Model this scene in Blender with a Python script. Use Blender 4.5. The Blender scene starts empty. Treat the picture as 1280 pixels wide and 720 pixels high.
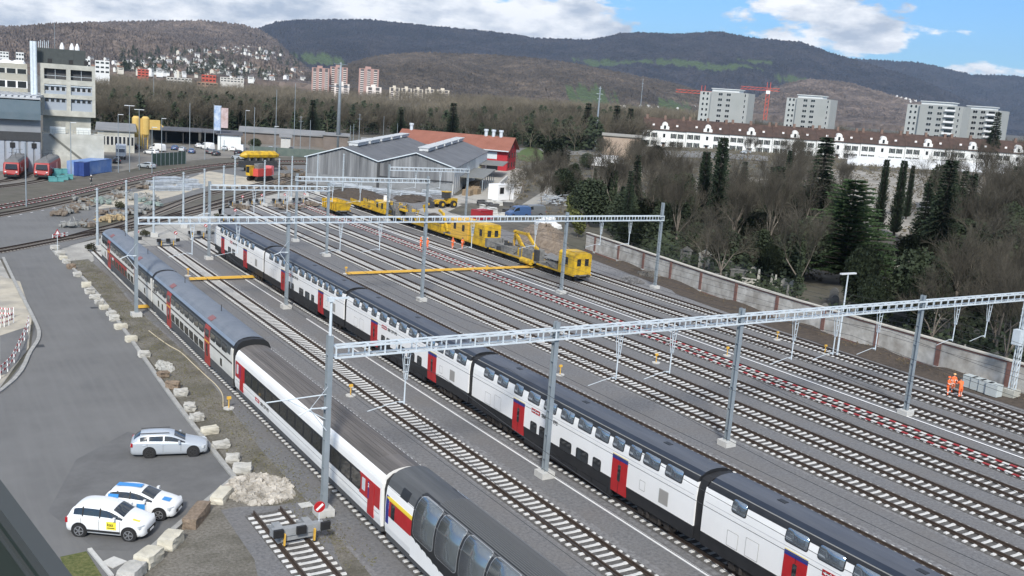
import bpy, bmesh, math, random
import numpy as np
from mathutils import Vector, Matrix
R=random.Random(7)
sc=bpy.context.scene
col=sc.collection
PI=math.pi
# ---------------------------------------------------------------- camera
F_PX,PITCH,ROLL,YAW,CH=1227.84,.192454,.0731089,.5690328,23.565
fw=np.array([math.sin(YAW)*math.cos(PITCH),math.cos(YAW)*math.cos(PITCH),-math.sin(PITCH)])
r0=np.array([math.cos(YAW),-math.sin(YAW),0.]); u0=np.cross(r0,fw)
rr=math.cos(ROLL)*r0+math.sin(ROLL)*u0; uu=-math.sin(ROLL)*r0+math.cos(ROLL)*u0
cd=bpy.data.cameras.new('camera'); cam=bpy.data.objects.new('camera',cd); col.objects.link(cam)
cd.sensor_width=36; cd.lens=F_PX/1280*36; cd.clip_start=.1; cd.clip_end=40000
cam.matrix_world=Matrix(((rr[0],uu[0],-fw[0],0),(rr[1],uu[1],-fw[1],0),(rr[2],uu[2],-fw[2],CH),(0,0,0,1)))
sc.camera=cam
# ---------------------------------------------------------------- light
SUN_EL,SUN_AZ=38,212      # azimuth clockwise from +Y
SUN_STR,SUN_ANG,SKY_STR,EXPO=3.0,9,.12,.64
HAZE_D=.000035
sc.view_settings.view_transform='Standard'; sc.view_settings.look='None'; sc.view_settings.gamma=1
sc.view_settings.exposure=EXPO
az=math.radians(SUN_AZ); el=math.radians(SUN_EL)
sl=bpy.data.lights.new('sun','SUN'); sl.energy=SUN_STR; sl.angle=math.radians(SUN_ANG); sl.color=(1,.95,.87)
so=bpy.data.objects.new('sun',sl); col.objects.link(so)
sdir=Vector((math.sin(az)*math.cos(el),math.cos(az)*math.cos(el),math.sin(el)))
so.rotation_euler=sdir.to_track_quat('Z','Y').to_euler()
w=bpy.data.worlds.new('World'); sc.world=w; w.use_nodes=True
nt=w.node_tree; N=nt.nodes; L=nt.links
bg=N['Background']; bg.inputs['Strength'].default_value=SKY_STR
sky=N.new('ShaderNodeTexSky'); sky.sky_type='NISHITA'; sky.sun_disc=False
sky.sun_elevation=el; sky.sun_rotation=az; sky.air_density=1.0; sky.dust_density=.6; sky.ozone_density=1.5
def mnode(op,a=None,b=None,c=None,clamp=False):
    n=N.new('ShaderNodeMath'); n.operation=op; n.use_clamp=clamp
    for i,v in enumerate((a,b,c)):
        if v is None: continue
        if isinstance(v,(int,float)): n.inputs[i].default_value=v
        else: L.new(v,n.inputs[i])
    return n.outputs[0]
tc=N.new('ShaderNodeTexCoord'); sep=N.new('ShaderNodeSeparateXYZ'); L.new(tc.outputs['Generated'],sep.inputs[0])
X,Y,Z=sep.outputs
azim=mnode('ARCTAN2',X,Y)                      # radians from +Y towards +X
elev=mnode('ARCSINE',Z)
comb=N.new('ShaderNodeCombineXYZ'); L.new(azim,comb.inputs[0]); L.new(mnode('MULTIPLY',elev,2.6),comb.inputs[1])
comb.inputs[2].default_value=3.7
n1=N.new('ShaderNodeTexNoise'); n1.inputs['Scale'].default_value=11; n1.inputs['Detail'].default_value=12; n1.inputs['Roughness'].default_value=.60; n1.inputs['Distortion'].default_value=.1
L.new(comb.outputs[0],n1.inputs['Vector'])
# cumulus bank centres (azimuth, elevation, radius az, radius el, weight)
def blob(a,e,ra,re,wt):
    dx=mnode('DIVIDE',mnode('SUBTRACT',azim,a),ra); dy=mnode('DIVIDE',mnode('SUBTRACT',elev,e),re)
    d=mnode('ADD',mnode('MULTIPLY',dx,dx),mnode('MULTIPLY',dy,dy))
    return mnode('MULTIPLY',mnode('POWER',2.718,mnode('MULTIPLY',d,-1.)),wt)
cov=None
def pxdir(px,py):
    d=(px-640)/F_PX*rr-(py-360)/F_PX*uu+fw; d=d/np.linalg.norm(d); return math.atan2(d[0],d[1]),math.asin(d[2])
for px,py,ra,re,wt in [(60,10,.16,.022,.17),(300,12,.16,.024,.20),(430,14,.07,.022,.14),(640,25,.11,.03,.24),(730,30,.06,.022,.12),(520,12,.1,.02,.1),(1050,18,.075,.026,.25),(960,15,.06,.02,.12),(960,42,.04,.010,.15),(1095,60,.03,.007,.24),(1190,40,.035,.008,.22),(1225,84,.06,.009,.26),(1260,5,.06,.006,.14),(835,18,.035,.03,-.16),(1130,90,.3,.006,.05),(-150,20,.3,.06,.1),(1500,60,.3,.05,.02),(1215,28,.055,.028,-.20),(1150,75,.05,.010,-.10)]:
    a,e=pxdir(px,py); b_=blob(a,e,ra,re,wt); cov=b_ if cov is None else mnode('ADD',cov,b_)
hi=mnode('MULTIPLY',mnode('SUBTRACT',elev,.16,clamp=True),.5,clamp=True)   # more broken cloud higher up
cov=mnode('ADD',cov,mnode('MINIMUM',hi,.13))
dens=mnode('ADD',n1.outputs['Fac'],cov)
cr=N.new('ShaderNodeMapRange'); cr.interpolation_type='SMOOTHSTEP'; cr.inputs['From Min'].default_value=.565; cr.inputs['From Max'].default_value=.65
L.new(dens,cr.inputs['Value'])
n2=N.new('ShaderNodeTexNoise'); n2.inputs['Scale'].default_value=16; n2.inputs['Detail'].default_value=8; n2.inputs['Roughness'].default_value=.6
L.new(comb.outputs[0],n2.inputs['Vector'])
shade=N.new('ShaderNodeMapRange'); shade.inputs['From Min'].default_value=.36; shade.inputs['From Max'].default_value=.60
L.new(n2.outputs['Fac'],shade.inputs['Value'])
cm=N.new('ShaderNodeMix'); cm.data_type='RGBA'; cm.inputs['A'].default_value=(3.1,3.5,4.1,1); cm.inputs['B'].default_value=(6.9,6.9,6.9,1)
L.new(shade.outputs[0],cm.inputs['Factor'])
sm=N.new('ShaderNodeMix'); sm.data_type='RGBA'; L.new(cr.outputs[0],sm.inputs['Factor']); 
tint=N.new('ShaderNodeMix'); tint.data_type='RGBA'; tint.blend_type='MULTIPLY'; tint.inputs['Factor'].default_value=1; tint.inputs['B'].default_value=(.34,.55,.82,1)
L.new(sky.outputs[0],tint.inputs['A']); L.new(tint.outputs['Result'],sm.inputs['A']); L.new(cm.outputs['Result'],sm.inputs['B'])
L.new(sm.outputs['Result'],bg.inputs['Color'])
# ---------------------------------------------------------------- geometry of the place
def ray(px,py): return (px-640)/F_PX*rr-(py-360)/F_PX*uu+fw
def G(px,py,Z=0.):
    d=ray(px,py); t=(Z-CH)/d[2]; return Vector((d[0]*t,d[1]*t,Z))
def sst(t): t=min(1,max(0,t)); return t*t*(3-2*t)
def tz(x,y):
    w=x-.35*(y-100)
    z=7.5*sst((w-112)/115)
    if x>95 and y<190: z+= .6*sst((x-92)/12)*sst((190-y)/40)
    return z
def GT(px,py):
    z=0.
    for _ in range(40):
        p=G(px,py,z); z=.5*z+.5*tz(p.x,p.y)
    p=G(px,py,z); return Vector((p.x,p.y,tz(p.x,p.y)))
def at(px,py,D):      # point on the ray at horizontal distance D
    d=ray(px,py); h=math.hypot(d[0],d[1]); return Vector((d[0]/h*D,d[1]/h*D,CH+d[2]/h*D))
def proj(p):
    d=np.array(p)-np.array([0,0,CH]); z=d@fw; return 640+F_PX*(d@rr)/z,360-F_PX*(d@uu)/z
def htop(base,py):
    lo,hi=0.,80.
    for _ in range(40):
        m=(lo+hi)/2
        if proj((base.x,base.y,base.z+m))[1]>py: lo=m
        else: hi=m
    return lo
def onY(px,py,Yp):  # point on plane y=Yp
    d=ray(px,py); t=Yp/d[1]; return d[0]*t,CH+d[2]*t
# ---------------------------------------------------------------- materials
MC={}
def mat(name,c,rough=.8,c2=None,scale=1.,amt=1.,bump=0.,bscale=None,metal=0.,spec=.5,detail=6,wscale=None,wc=None,wamt=.5,coord='Object'):
    if name in MC: return MC[name]
    m=bpy.data.materials.new(name); m.use_nodes=True; t=m.node_tree; n=t.nodes; l=t.links; b=n['Principled BSDF']
    b.inputs['Roughness'].default_value=rough; b.inputs['Metallic'].default_value=metal; b.inputs['Specular IOR Level'].default_value=spec
    tcn=n.new('ShaderNodeTexCoord'); out=None
    c=tuple(c)+(1,)
    if c2 is not None:
        nz=n.new('ShaderNodeTexNoise'); nz.inputs['Scale'].default_value=scale; nz.inputs['Detail'].default_value=detail; nz.inputs['Roughness'].default_value=.65
        l.new(tcn.outputs[coord],nz.inputs['Vector'])
        mr=n.new('ShaderNodeMapRange'); mr.inputs['From Min'].default_value=.5-.22/amt; mr.inputs['From Max'].default_value=.5+.22/amt; l.new(nz.outputs['Fac'],mr.inputs['Value'])
        mx=n.new('ShaderNodeMix'); mx.data_type='RGBA'; mx.inputs['A'].default_value=c; mx.inputs['B'].default_value=tuple(c2)+(1,); l.new(mr.outputs[0],mx.inputs['Factor']); out=mx.outputs['Result']
        if wc is not None:
            nw=n.new('ShaderNodeTexNoise'); nw.inputs['Scale'].default_value=wscale; nw.inputs['Detail'].default_value=5; l.new(tcn.outputs[coord],nw.inputs['Vector'])
            mw=n.new('ShaderNodeMapRange'); mw.inputs['From Min'].default_value=.42; mw.inputs['From Max'].default_value=.68; mw.inputs['To Max'].default_value=wamt; l.new(nw.outputs['Fac'],mw.inputs['Value'])
            m2=n.new('ShaderNodeMix'); m2.data_type='RGBA'; l.new(out,m2.inputs['A']); m2.inputs['B'].default_value=tuple(wc)+(1,); l.new(mw.outputs[0],m2.inputs['Factor']); out=m2.outputs['Result']
        l.new(out,b.inputs['Base Color'])
    else: b.inputs['Base Color'].default_value=c
    if bump:
        nb=n.new('ShaderNodeTexNoise'); nb.inputs['Scale'].default_value=bscale or scale*2; nb.inputs['Detail'].default_value=4; l.new(tcn.outputs[coord],nb.inputs['Vector'])
        bp=n.new('ShaderNodeBump'); bp.inputs['Strength'].default_value=min(1,bump); bp.inputs['Distance'].default_value=.05*max(1,bump); l.new(nb.outputs['Fac'],bp.inputs['Height']); l.new(bp.outputs[0],b.inputs['Normal'])
    MC[name]=m; return m
def streak(name,c,c2,sc3,amt=1.,rough=.8,metal=0.,bump=0.):   # anisotropic grime / ribs
    if name in MC: return MC[name]
    m=mat(name,c,rough,c2,1,amt,metal=metal); t=m.node_tree; n=t.nodes; l=t.links
    nz=[x for x in n if x.type=='TEX_NOISE'][0]; tcn=[x for x in n if x.type=='TEX_COORD'][0]
    mp=n.new('ShaderNodeMapping'); mp.inputs['Scale'].default_value=sc3; l.new(tcn.outputs['Object'],mp.inputs['Vector']); l.new(mp.outputs[0],nz.inputs['Vector'])
    return m
BALL=mat('ballast',(.06,.061,.064),.95,(.30,.302,.31),3.6,.95,bump=1,bscale=14,wscale=.12,wc=(.15,.142,.138),wamt=.5,detail=12)
BALL2=mat('ballast_walkway',(.085,.086,.09),.95,(.21,.212,.218),5,.95,bump=.6,bscale=20,wscale=.3,wc=(.15,.142,.135),wamt=.5,detail=10)
ASPH=mat('asphalt',(.105,.106,.106),.92,(.165,.166,.165),.13,.9,bump=.25,bscale=30,wscale=.8,wc=(.165,.166,.165),wamt=.4,detail=12)
_t=ASPH.node_tree; _m=_t.nodes.new('ShaderNodeMapping'); _m.inputs['Scale'].default_value=(3.2,.14,1); _m.inputs['Rotation'].default_value=(0,0,-.06); _t.links.new([x for x in _t.nodes if x.type=='TEX_COORD'][0].outputs['Object'],_m.inputs['Vector'])
_t.links.new(_m.outputs[0],[x for x in _t.nodes if x.type=='TEX_NOISE'][1].inputs['Vector'])
CONC=mat('concrete',(.42,.42,.40),.9,(.55,.55,.53),3,.8,bump=.3)
CONCD=mat('weathered_concrete',(.36,.36,.32),.9,(.52,.52,.47),.9,1.,bump=.4,wscale=.25,wc=(.28,.28,.25),wamt=.6)
BEDM=mat('shaded_bed_gravel',(.05,.048,.046),.97,(.14,.135,.13),5,1.1,bump=1,bscale=12)  # bed gravel, with the shadow between sleepers put into its dark colour
SLPD=mat('sleeper_dirty',(.10,.09,.08),.95,(.24,.22,.20),1.5,1.2)
SLP=mat('sleeper_concrete',(.42,.425,.42),.9,(.66,.66,.65),2.5,1.,bump=.3)
RAIL=mat('rail_steel',(.055,.042,.034),.55,(.10,.075,.06),2,1.,metal=.4)
GALV=mat('galvanised_steel',(.50,.56,.60),.5,(.66,.72,.76),1.6,1.,metal=.15)
BARKD=mat('dark_bark',(.03,.025,.02),.95,(.06,.05,.04),3,1.)
MASTM=mat('mast_grey',(.34,.39,.42),.5,(.46,.51,.54),1.2,1.,metal=.2)
KERBM=mat('kerb_concrete',(.25,.25,.24),.9,(.38,.38,.365),2,1.,bump=.3)
GALVD=mat('grey_mast_paint',(.22,.26,.29),.55,(.30,.34,.37),.9,1.,metal=.3)
DARK=mat('dark_grey',(.03,.032,.035),.7,(.05,.052,.055),4)
BLACK=mat('black_rubber',(.012,.012,.013),.6)
SOIL=mat('verge_soil',(.07,.062,.05),.98,(.25,.238,.21),6,.85,bump=1,bscale=16,wscale=.5,wc=(.055,.052,.034),wamt=.65,detail=14)
SOILD=mat('dark_soil',(.045,.036,.028),.98,(.09,.07,.055),2,1.1,bump=1,bscale=5)
SAND=mat('pale_sand_gravel',(.38,.345,.275),.98,(.50,.46,.38),.8,1.,bump=.5,bscale=8,wscale=.3,wc=(.28,.265,.235),wamt=.9)
GRAV=mat('pale_gravel',(.30,.29,.265),.98,(.44,.43,.40),3.5,1.2,bump=.8,bscale=10,wscale=.25,wc=(.22,.215,.20),wamt=.8)
GROUND=mat('ground_mix',(.06,.054,.044),.98,(.14,.13,.11),.3,1.,bump=.6,bscale=1.5,wscale=.035,wc=(.06,.062,.038),wamt=.6,detail=12)
GRASS=mat('grass_green',(.05,.085,.02),.95,(.085,.12,.035),.5,1.,bump=.5,bscale=6)
WHITEP=mat('white_paint',(.74,.75,.75),.6,(.82,.82,.82),1.2,.8)
WHITET=streak('train_white',(.76,.76,.745),(.84,.84,.825),(.6,.6,.25),.9,.35)
REDT=mat('train_red',(.36,.010,.014),.4,(.44,.018,.022),2,1.)
REDD=mat('faded_train_red',(.30,.035,.03),.5,(.36,.05,.04),2,1.)
YEL=mat('machine_yellow',(.56,.34,.012),.5,(.66,.43,.03),1.5,1.,wscale=1.1,wc=(.22,.14,.03),wamt=.7,detail=10)
YELB=mat('beam_yellow',(.62,.36,.045),.6,(.72,.44,.08),1.4,1.)
ORNG=mat('signal_orange',(.85,.12,.03),.7,(.95,.2,.05),9,1.)
GLASS=mat('dark_glass',(.018,.022,.026),.08,spec=.9)
GLASSB=mat('sky_glass',(.30,.35,.40),.05,metal=.8,spec=1.)
TYRE=mat('tyre',(.02,.02,.021),.85)
RIMM=mat('rim_metal',(.45,.46,.48),.35,metal=.8)
BARK=mat('bark',(.12,.10,.08),.95,(.24,.21,.175),3,1.,bump=.5)
TWIG=mat('twigs',(.045,.039,.028),.95,(.17,.15,.11),.05,1.1)
TWIGC=mat('dark_twigs',(.034,.030,.022),.95,(.14,.125,.095),.15,1.1)
TWIGP=mat('pale_twigs',(.09,.078,.058),.95,(.26,.225,.165),.02,1.2)
CONIF=mat('conifer_needles',(.008,.018,.009),.9,(.026,.045,.020),.5,1.2)
CEDAR=mat('cedar_needles',(.012,.033,.010),.9,(.045,.082,.025),.35,1.2)
LEAFD=mat('evergreen_leaves',(.009,.018,.008),.85,(.035,.05,.02),.6,1.2)
# ---------------------------------------------------------------- mesh builder
class MB:
    def __init__(s): s.v=[]; s.f=[]; s.m=[]
    def add(s,vs,fs,m=0):
        o=len(s.v); s.v+= [tuple(p) for p in vs]; s.f+=[tuple(i+o for i in f) for f in fs]; s.m+=[m]*len(fs); return s
    def box(s,cx,cy,cz,sx,sy,sz,rz=0,m=0,rx=0,ry=0):
        M=Matrix.Translation((cx,cy,cz))@Matrix.Rotation(rz,4,'Z')@Matrix.Rotation(ry,4,'Y')@Matrix.Rotation(rx,4,'X')
        vs=[M@Vector((x*sx/2,y*sy/2,z*sz/2)) for x in(-1,1) for y in(-1,1) for z in(-1,1)]
        return s.add(vs,[(0,1,3,2),(4,6,7,5),(0,4,5,1),(2,3,7,6),(0,2,6,4),(1,5,7,3)],m)
    def b2(s,x0,x1,y0,y1,z0,z1,m=0): return s.box((x0+x1)/2,(y0+y1)/2,(z0+z1)/2,x1-x0,y1-y0,z1-z0,0,m)
    def tube(s,pts,r,n=6,m=0,cap=True):
        pts=[Vector(p) for p in pts]; rs=r if isinstance(r,(list,tuple)) else [r]*len(pts)
        vs=[];fs=[]
        for i,p in enumerate(pts):
            d=(pts[min(i+1,len(pts)-1)]-pts[max(i-1,0)]).normalized()
            a=d.orthogonal().normalized() if i==0 else (A-d*A.dot(d)).normalized()
            A=a; b=d.cross(a)
            for k in range(n):
                t=2*PI*k/n; vs.append(p+(a*math.cos(t)+b*math.sin(t))*rs[i])
        for i in range(len(pts)-1):
            for k in range(n): fs.append((i*n+k,i*n+(k+1)%n,(i+1)*n+(k+1)%n,(i+1)*n+k))
        if cap: fs.append(tuple(range(n-1,-1,-1))); fs.append(tuple((len(pts)-1)*n+k for k in range(n)))
        return s.add(vs,fs,m)
    def bar(s,a,b,w,h,m=0):   # rectangular bar between points
        a=Vector(a);b=Vector(b); d=(b-a).normalized(); up=Vector((0,0,1))
        if abs(d.z)>.99: up=Vector((1,0,0))
        x=d.cross(up).normalized()*w/2; z=x.normalized().cross(d).normalized()*h/2
        vs=[a-x-z,a+x-z,a+x+z,a-x+z,b-x-z,b+x-z,b+x+z,b-x+z]
        return s.add(vs,[(0,3,2,1),(4,5,6,7),(0,1,5,4),(1,2,6,5),(2,3,7,6),(3,0,4,7)],m)
    def prism(s,prof,y0,y1,m=0,axis='y',cap=True):   # profile (x,z) extruded along y
        n=len(prof)
        f=(lambda p,t:(p[0],t,p[1])) if axis=='y' else ((lambda p,t:(t,p[0],p[1])) if axis=='x' else (lambda p,t:(p[0],p[1],t)))
        vs=[f(p,y0) for p in prof]+[f(p,y1) for p in prof]
        fs=[(i,(i+1)%n,n+(i+1)%n,n+i) for i in range(n)]
        if cap: fs+= [tuple(range(n-1,-1,-1)),tuple(range(n,2*n))]
        return s.add(vs,fs,m)
    def build(s,name,mats,parent=None,smooth=False,fix=True):
        me=bpy.data.meshes.new(name); me.from_pydata(s.v,[],s.f)
        if not isinstance(mats,(list,tuple)): mats=[mats]
        for m in mats: me.materials.append(m)
        if len(mats)>1: me.polygons.foreach_set('material_index',s.m)
        if fix:
            bm=bmesh.new(); bm.from_mesh(me); bmesh.ops.recalc_face_normals(bm,faces=bm.faces); bm.to_mesh(me); bm.free()
        if smooth: me.polygons.foreach_set('use_smooth',[(smooth is True or i<smooth) for i in range(len(me.polygons))])
        me.update()
        o=bpy.data.objects.new(name,me); col.objects.link(o)
        if parent: o.parent=parent
        return o
def tag(o,label=None,cat=None,group=None,kind=None):
    if label: o['label']=label
    if cat: o['category']=cat
    if group: o['group']=group
    if kind: o['kind']=kind
    return o
def thing(name,label,cat,loc=(0,0,0),rz=0,group=None):
    o=bpy.data.objects.new(name,None); col.objects.link(o); o.empty_display_size=.3; o.location=loc; o.rotation_euler=(0,0,rz)
    return tag(o,label,cat,group)
KIDS={}
def copy_tree(o,loc=None,rz=None,label=None,group=None,scale=None,parent=None,first=True):
    c=o.copy(); col.objects.link(c)
    if parent: c.parent=parent
    for ch in o.children: copy_tree(ch,parent=c,first=False)
    if first:
        if loc is not None: c.location=loc
        if rz is not None: c.rotation_euler=(0,0,rz)
        if label: c['label']=label
        if group: c['group']=group
        if scale is not None: c.scale=scale if isinstance(scale,(tuple,list)) else (scale,)*3
    return c
def sheet(name,pts,z,m,kind='structure',sub=None):
    from mathutils.geometry import tessellate_polygon
    v3=[Vector((p[0],p[1],0)) for p in pts]; tr=tessellate_polygon([v3]); me=bpy.data.meshes.new(name); F=[]
    for a,b,c in tr:
        if (v3[b]-v3[a]).cross(v3[c]-v3[a]).z<0: a,c=c,a
        F.append((a,b,c))
    me.from_pydata([(p.x,p.y,z) for p in v3],[],F); me.update(); me.materials.append(m)
    o=bpy.data.objects.new(name,me); col.objects.link(o); o['kind']=kind; return o
def smoothpath(pts,n=8):   # Catmull-Rom
    pts=[Vector(p) for p in pts]; P=[pts[0]*2-pts[1]]+pts+[pts[-1]*2-pts[-2]]; out=[]
    for i in range(1,len(P)-2):
        for k in range(n):
            t=k/n; a,b,c,d=P[i-1],P[i],P[i+1],P[i+2]
            out.append(.5*((2*b)+(c-a)*t+(2*a-5*b+4*c-d)*t*t+(3*b-a-3*c+d)*t**3))
    out.append(pts[-1]); return out
def text(s,size,m,parent,loc,rot,name='lettering',ext=.004,align='LEFT'):
    cu=bpy.data.curves.new(name,'FONT'); cu.body=s; cu.size=size; cu.extrude=ext; cu.align_x=align; cu.offset=size*.02; cu.resolution_u=3
    t=bpy.data.objects.new('tmp',cu); col.objects.link(t)
    dg=bpy.context.evaluated_depsgraph_get(); me=bpy.data.meshes.new_from_object(t.evaluated_get(dg)); bpy.data.objects.remove(t); bpy.data.curves.remove(cu)
    me.materials.clear(); me.materials.append(m); o=bpy.data.objects.new(name,me); col.objects.link(o); o.parent=parent; o.location=loc; o.rotation_euler=rot; return o
def applymods(o):
    dg=bpy.context.evaluated_depsgraph_get(); me=bpy.data.meshes.new_from_object(o.evaluated_get(dg)); o.modifiers.clear(); o.data=me
# ================================================================ SETTING: ground
def grid_terrain():
    xs=list(np.arange(-400,700,12.))+[750,900,1200,1800,3000,6000,12000]; xs=[-12000,-6000,-3000,-1500,-800]+xs
    ys=[-3000,-800]+list(np.arange(-200,700,12.))+[750,900,1200,1800,3000,6000,12000]
    vs=[(x,y,tz(x,y)-.012) for y in ys for x in xs]; nx=len(xs)
    fs=[(j*nx+i,j*nx+i+1,(j+1)*nx+i+1,(j+1)*nx+i) for j in range(len(ys)-1) for i in range(nx-1)]
    m=MB(); m.add(vs,fs); o=m.build('ground',GROUND,smooth=True,fix=False); o['kind']='structure'
grid_terrain()
def P2(l): return [G(*p)[:2] for p in l]
yard=[(-5,-40),(100,-40),(81.2,44),(81.6,56),(83.4,68),(85,87),(87.9,101),(90,112),(93,125),(100,150),(112,176),(104,186),(98,205),(80,215),(66,200),(50,178),(40,161),(28,148),(20,139),(17,135)]
sheet('gravel_yard',[(17,20)]+[(17.2,60),(17.5,90),(17.8,118),(17,137),(26,146),(38,160),(50,176),(62,192),(74,206),(96,216),(112,200),(124,190),(104,160),(97,140),(94,125),(91,104),(89,91),(87.9,79),(87.2,66),(86.9,50),(86.9,-40),(5,-40),(7,35)],.0,BALL)
sheet('pale_gravel_area',[(17.2,120),(16.6,136.5),(26,147),(38,161),(50,177),(62,193),(72,205),(80,203),(70,188),(62,180),(50,180),(46,164),(38,146),(33,138.5),(29,138),(24.5,136),(21.5,135.2),(20.5,128)],.006,GRAV)
sheet('ballast_walkway',[(x,y) for x,y in [(19.4,30),(19.4,50.4),(19.4,59),(20.9,79),(20.3,101),(21.2,130),(24.5,135),(24.8,100),(24,60),(24,30)]],.008,BALL2)
# strips of smooth walkway between tracks
for a,b_,y0,y1 in [(28.2,29.6,20,135),(33,35.2,10,142),(48,51.4,10,165),(54.5,55.9,10,170),(59,60.7,10,175),(64,65.2,5,178),(68.3,70.4,5,178),(73.6,74.8,5,160),(78.1,79.4,5,160)]:
    sheet('gravel_walkway',[(a,y0),(b_,y0),(b_,y1),(a,y1)],.012,BALL2)
# verge between road and track one
sheet('verge',[(16.4,30),(8.6,44.5),(16.9,55.3),(17,70),(17.6,90),(17.9,118),(17.4,128),(20,129),(20.5,118),(20.0,101),(20.7,80),(19.4,59),(19.3,50),(19.0,38)],.018,SOIL)
# road
road=[(8.2,45.2),(16.5,55.0),(16.6,69.9),(17.2,90.2),(17.5,118.5),(16.6,134.5),(18,141),(25,150),(28.5,154),(14.2,149.5),(22,163),(33,178),(46,200),(60,222),(74,242),(96,262),(112,262),(112,276),(94,277),(78,266),(66,252),(46,214),(30,191),(20.5,176),(13,166),(9,160),(4,155),(-10,150),(-10,141),(6,139),(10.5,133),(10.8,129.8),(10.5,98.3),(10.3,93),(9,87),(5.9,76.6),(-4,62),(-20,50),(-30,20),(4,20),(6,38)]
sheet('road',[(8.2,45.2),(16.5,55.0),(16.6,69.9),(17.2,90.2),(17.5,118.5),(16.6,135),(26,149),(23,155.5),(40,181),(46,190),(66,222),(90,250),(112,262),(112,272),(90,270),(78,264),(66,252),(46,217),(30,192),(20.5,176),(13,166),(4,157),(-25,150),(-25,139),(6,139),(10.8,129.8),(10.5,98.3),(9,87),(5.9,76.6),(-4,62),(-20,50),(-30,20),(4,20),(6,38)],.024,ASPH)
sheet('pale_sand_patch',P2([(262,214),(335,226),(320,236),(262,232),(215,246),(170,256),(118,262),(150,244),(190,236),(230,225)]),.03,SAND)
sheet('storage_ground',P2([(65,275),(118,252),(170,240),(230,225),(262,232),(160,262),(75,282),(50,294)]),.020,GRAV)
sheet('storage_ground',P2([(0,345),(25,352),(40,395),(36,435),(10,470),(0,482)]),.028,SAND)
sheet('left_gravel',[(-40,50),(5.5,76),(8.6,87),(10.2,98.3),(10.4,130),(-40,130)],.016,GRAV)
sheet('asphalt_patch',P2([(0,420),(36,408),(33,440),(8,468),(0,470)]),.034,ASPH)
sheet('depot_yard',[(10,196),(30,222),(44,240),(60,266),(80,286),(110,300),(180,320),(200,352),(90,352),(45,300),(25,260),(0,230),(-60,170),(-20,150),(8,178)],.016,mat('depot_ground',(.115,.11,.10),.97,(.20,.19,.175),.6,1.1,bump=.6,bscale=8,wscale=.07,wc=(.24,.22,.19),wamt=.6))
sheet('haul_road',[(88,158),(101,170),(116,184),(128,200),(170,262),(185,285),(176,290),(160,268),(122,212),(98,186),(84,170)],.02,mat('pale_road',(.30,.285,.255),.97,(.40,.385,.35),.4,1.,bump=.4,bscale=6))
sheet('gravel_path',[(99,158),(103,157),(114,171),(155,217.5),(205,279),(202,283),(152,222),(110,174)],.026,mat('path_gravel',(.27,.26,.235),.97,(.36,.35,.32),.6,1.))
# curbs along the road
def kerb(pts,name='kerb',w=.3,h=.14,m=None):
    path=smoothpath([(x,y,0) for x,y in pts],5); mb=MB()
    for a,b_ in zip(path[:-1],path[1:]): mb.bar((a.x,a.y,h/2+.02),(b_.x,b_.y,h/2+.02),w,h)
    o=mb.build(name,m or KERBM); o['kind']='structure'; return o
kerb([(16.5,55.0),(16.65,69.9),(17.25,90.2),(17.6,105),(17.55,118.5),(16.8,135)])
kerb([(5,41),(8.3,45.4),(16.5,55.0)],h=.10)
kerb([(10.8,131),(10.6,115),(10.5,98.3),(10.2,92),(9.0,87),(5.9,76.6),(-4,62)])
# road markings
mk=MB()
for i in range(26):
    t=i/25; 
rp=smoothpath([(14.0,167,0),(21.5,177,0),(31,192.4,0),(47,216,0),(66,247,0)],8)
for i in range(0,len(rp)-1,2): mk.bar(rp[i]+Vector((.5,-.6,.031)),rp[i].lerp(rp[i+1],.45)+Vector((.5,-.6,.031)),.15,.004)
mk.build('road_marking',WHITEP)['kind']='structure'
sheet('ballast_apron',[tuple(G(*p)[:2]) for p in [(276,638),(300,634),(345,633),(372,628),(400,640),(446,760),(330,760),(318,700),(296,668)]],.03,BALL2)
sheet('asphalt_patch',[tuple(G(*p)[:2]) for p in [(95,575),(160,540),(262,566),(290,598),(232,642),(180,690),(120,688),(60,640)]],.028,mat('dark_asphalt',(.092,.093,.094),.92,(.140,.141,.142),.5,1.1,detail=10))
for _p,_s in [((48,433),.45),((118,385),.35),((210,560),.3)]:
    _c=G(*_p); sheet('drain_cover',[(_c.x-_s,_c.y-_s),(_c.x+_s,_c.y-_s),(_c.x+_s,_c.y+_s),(_c.x-_s,_c.y+_s)],.032,DARK)
# white edge lines (concrete cable trough lids) along the yard
for x,y0,y1 in [(34.85,12,92.5),(34.85,98.5,113),(70.0,2,96.5),(69.6,98.8,176)]:
    m_=MB(); m_.b2(x-.09,x+.09,y0,y1,.014,.05); o=m_.build('white_line',WHITEP); o['kind']='structure'
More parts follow.
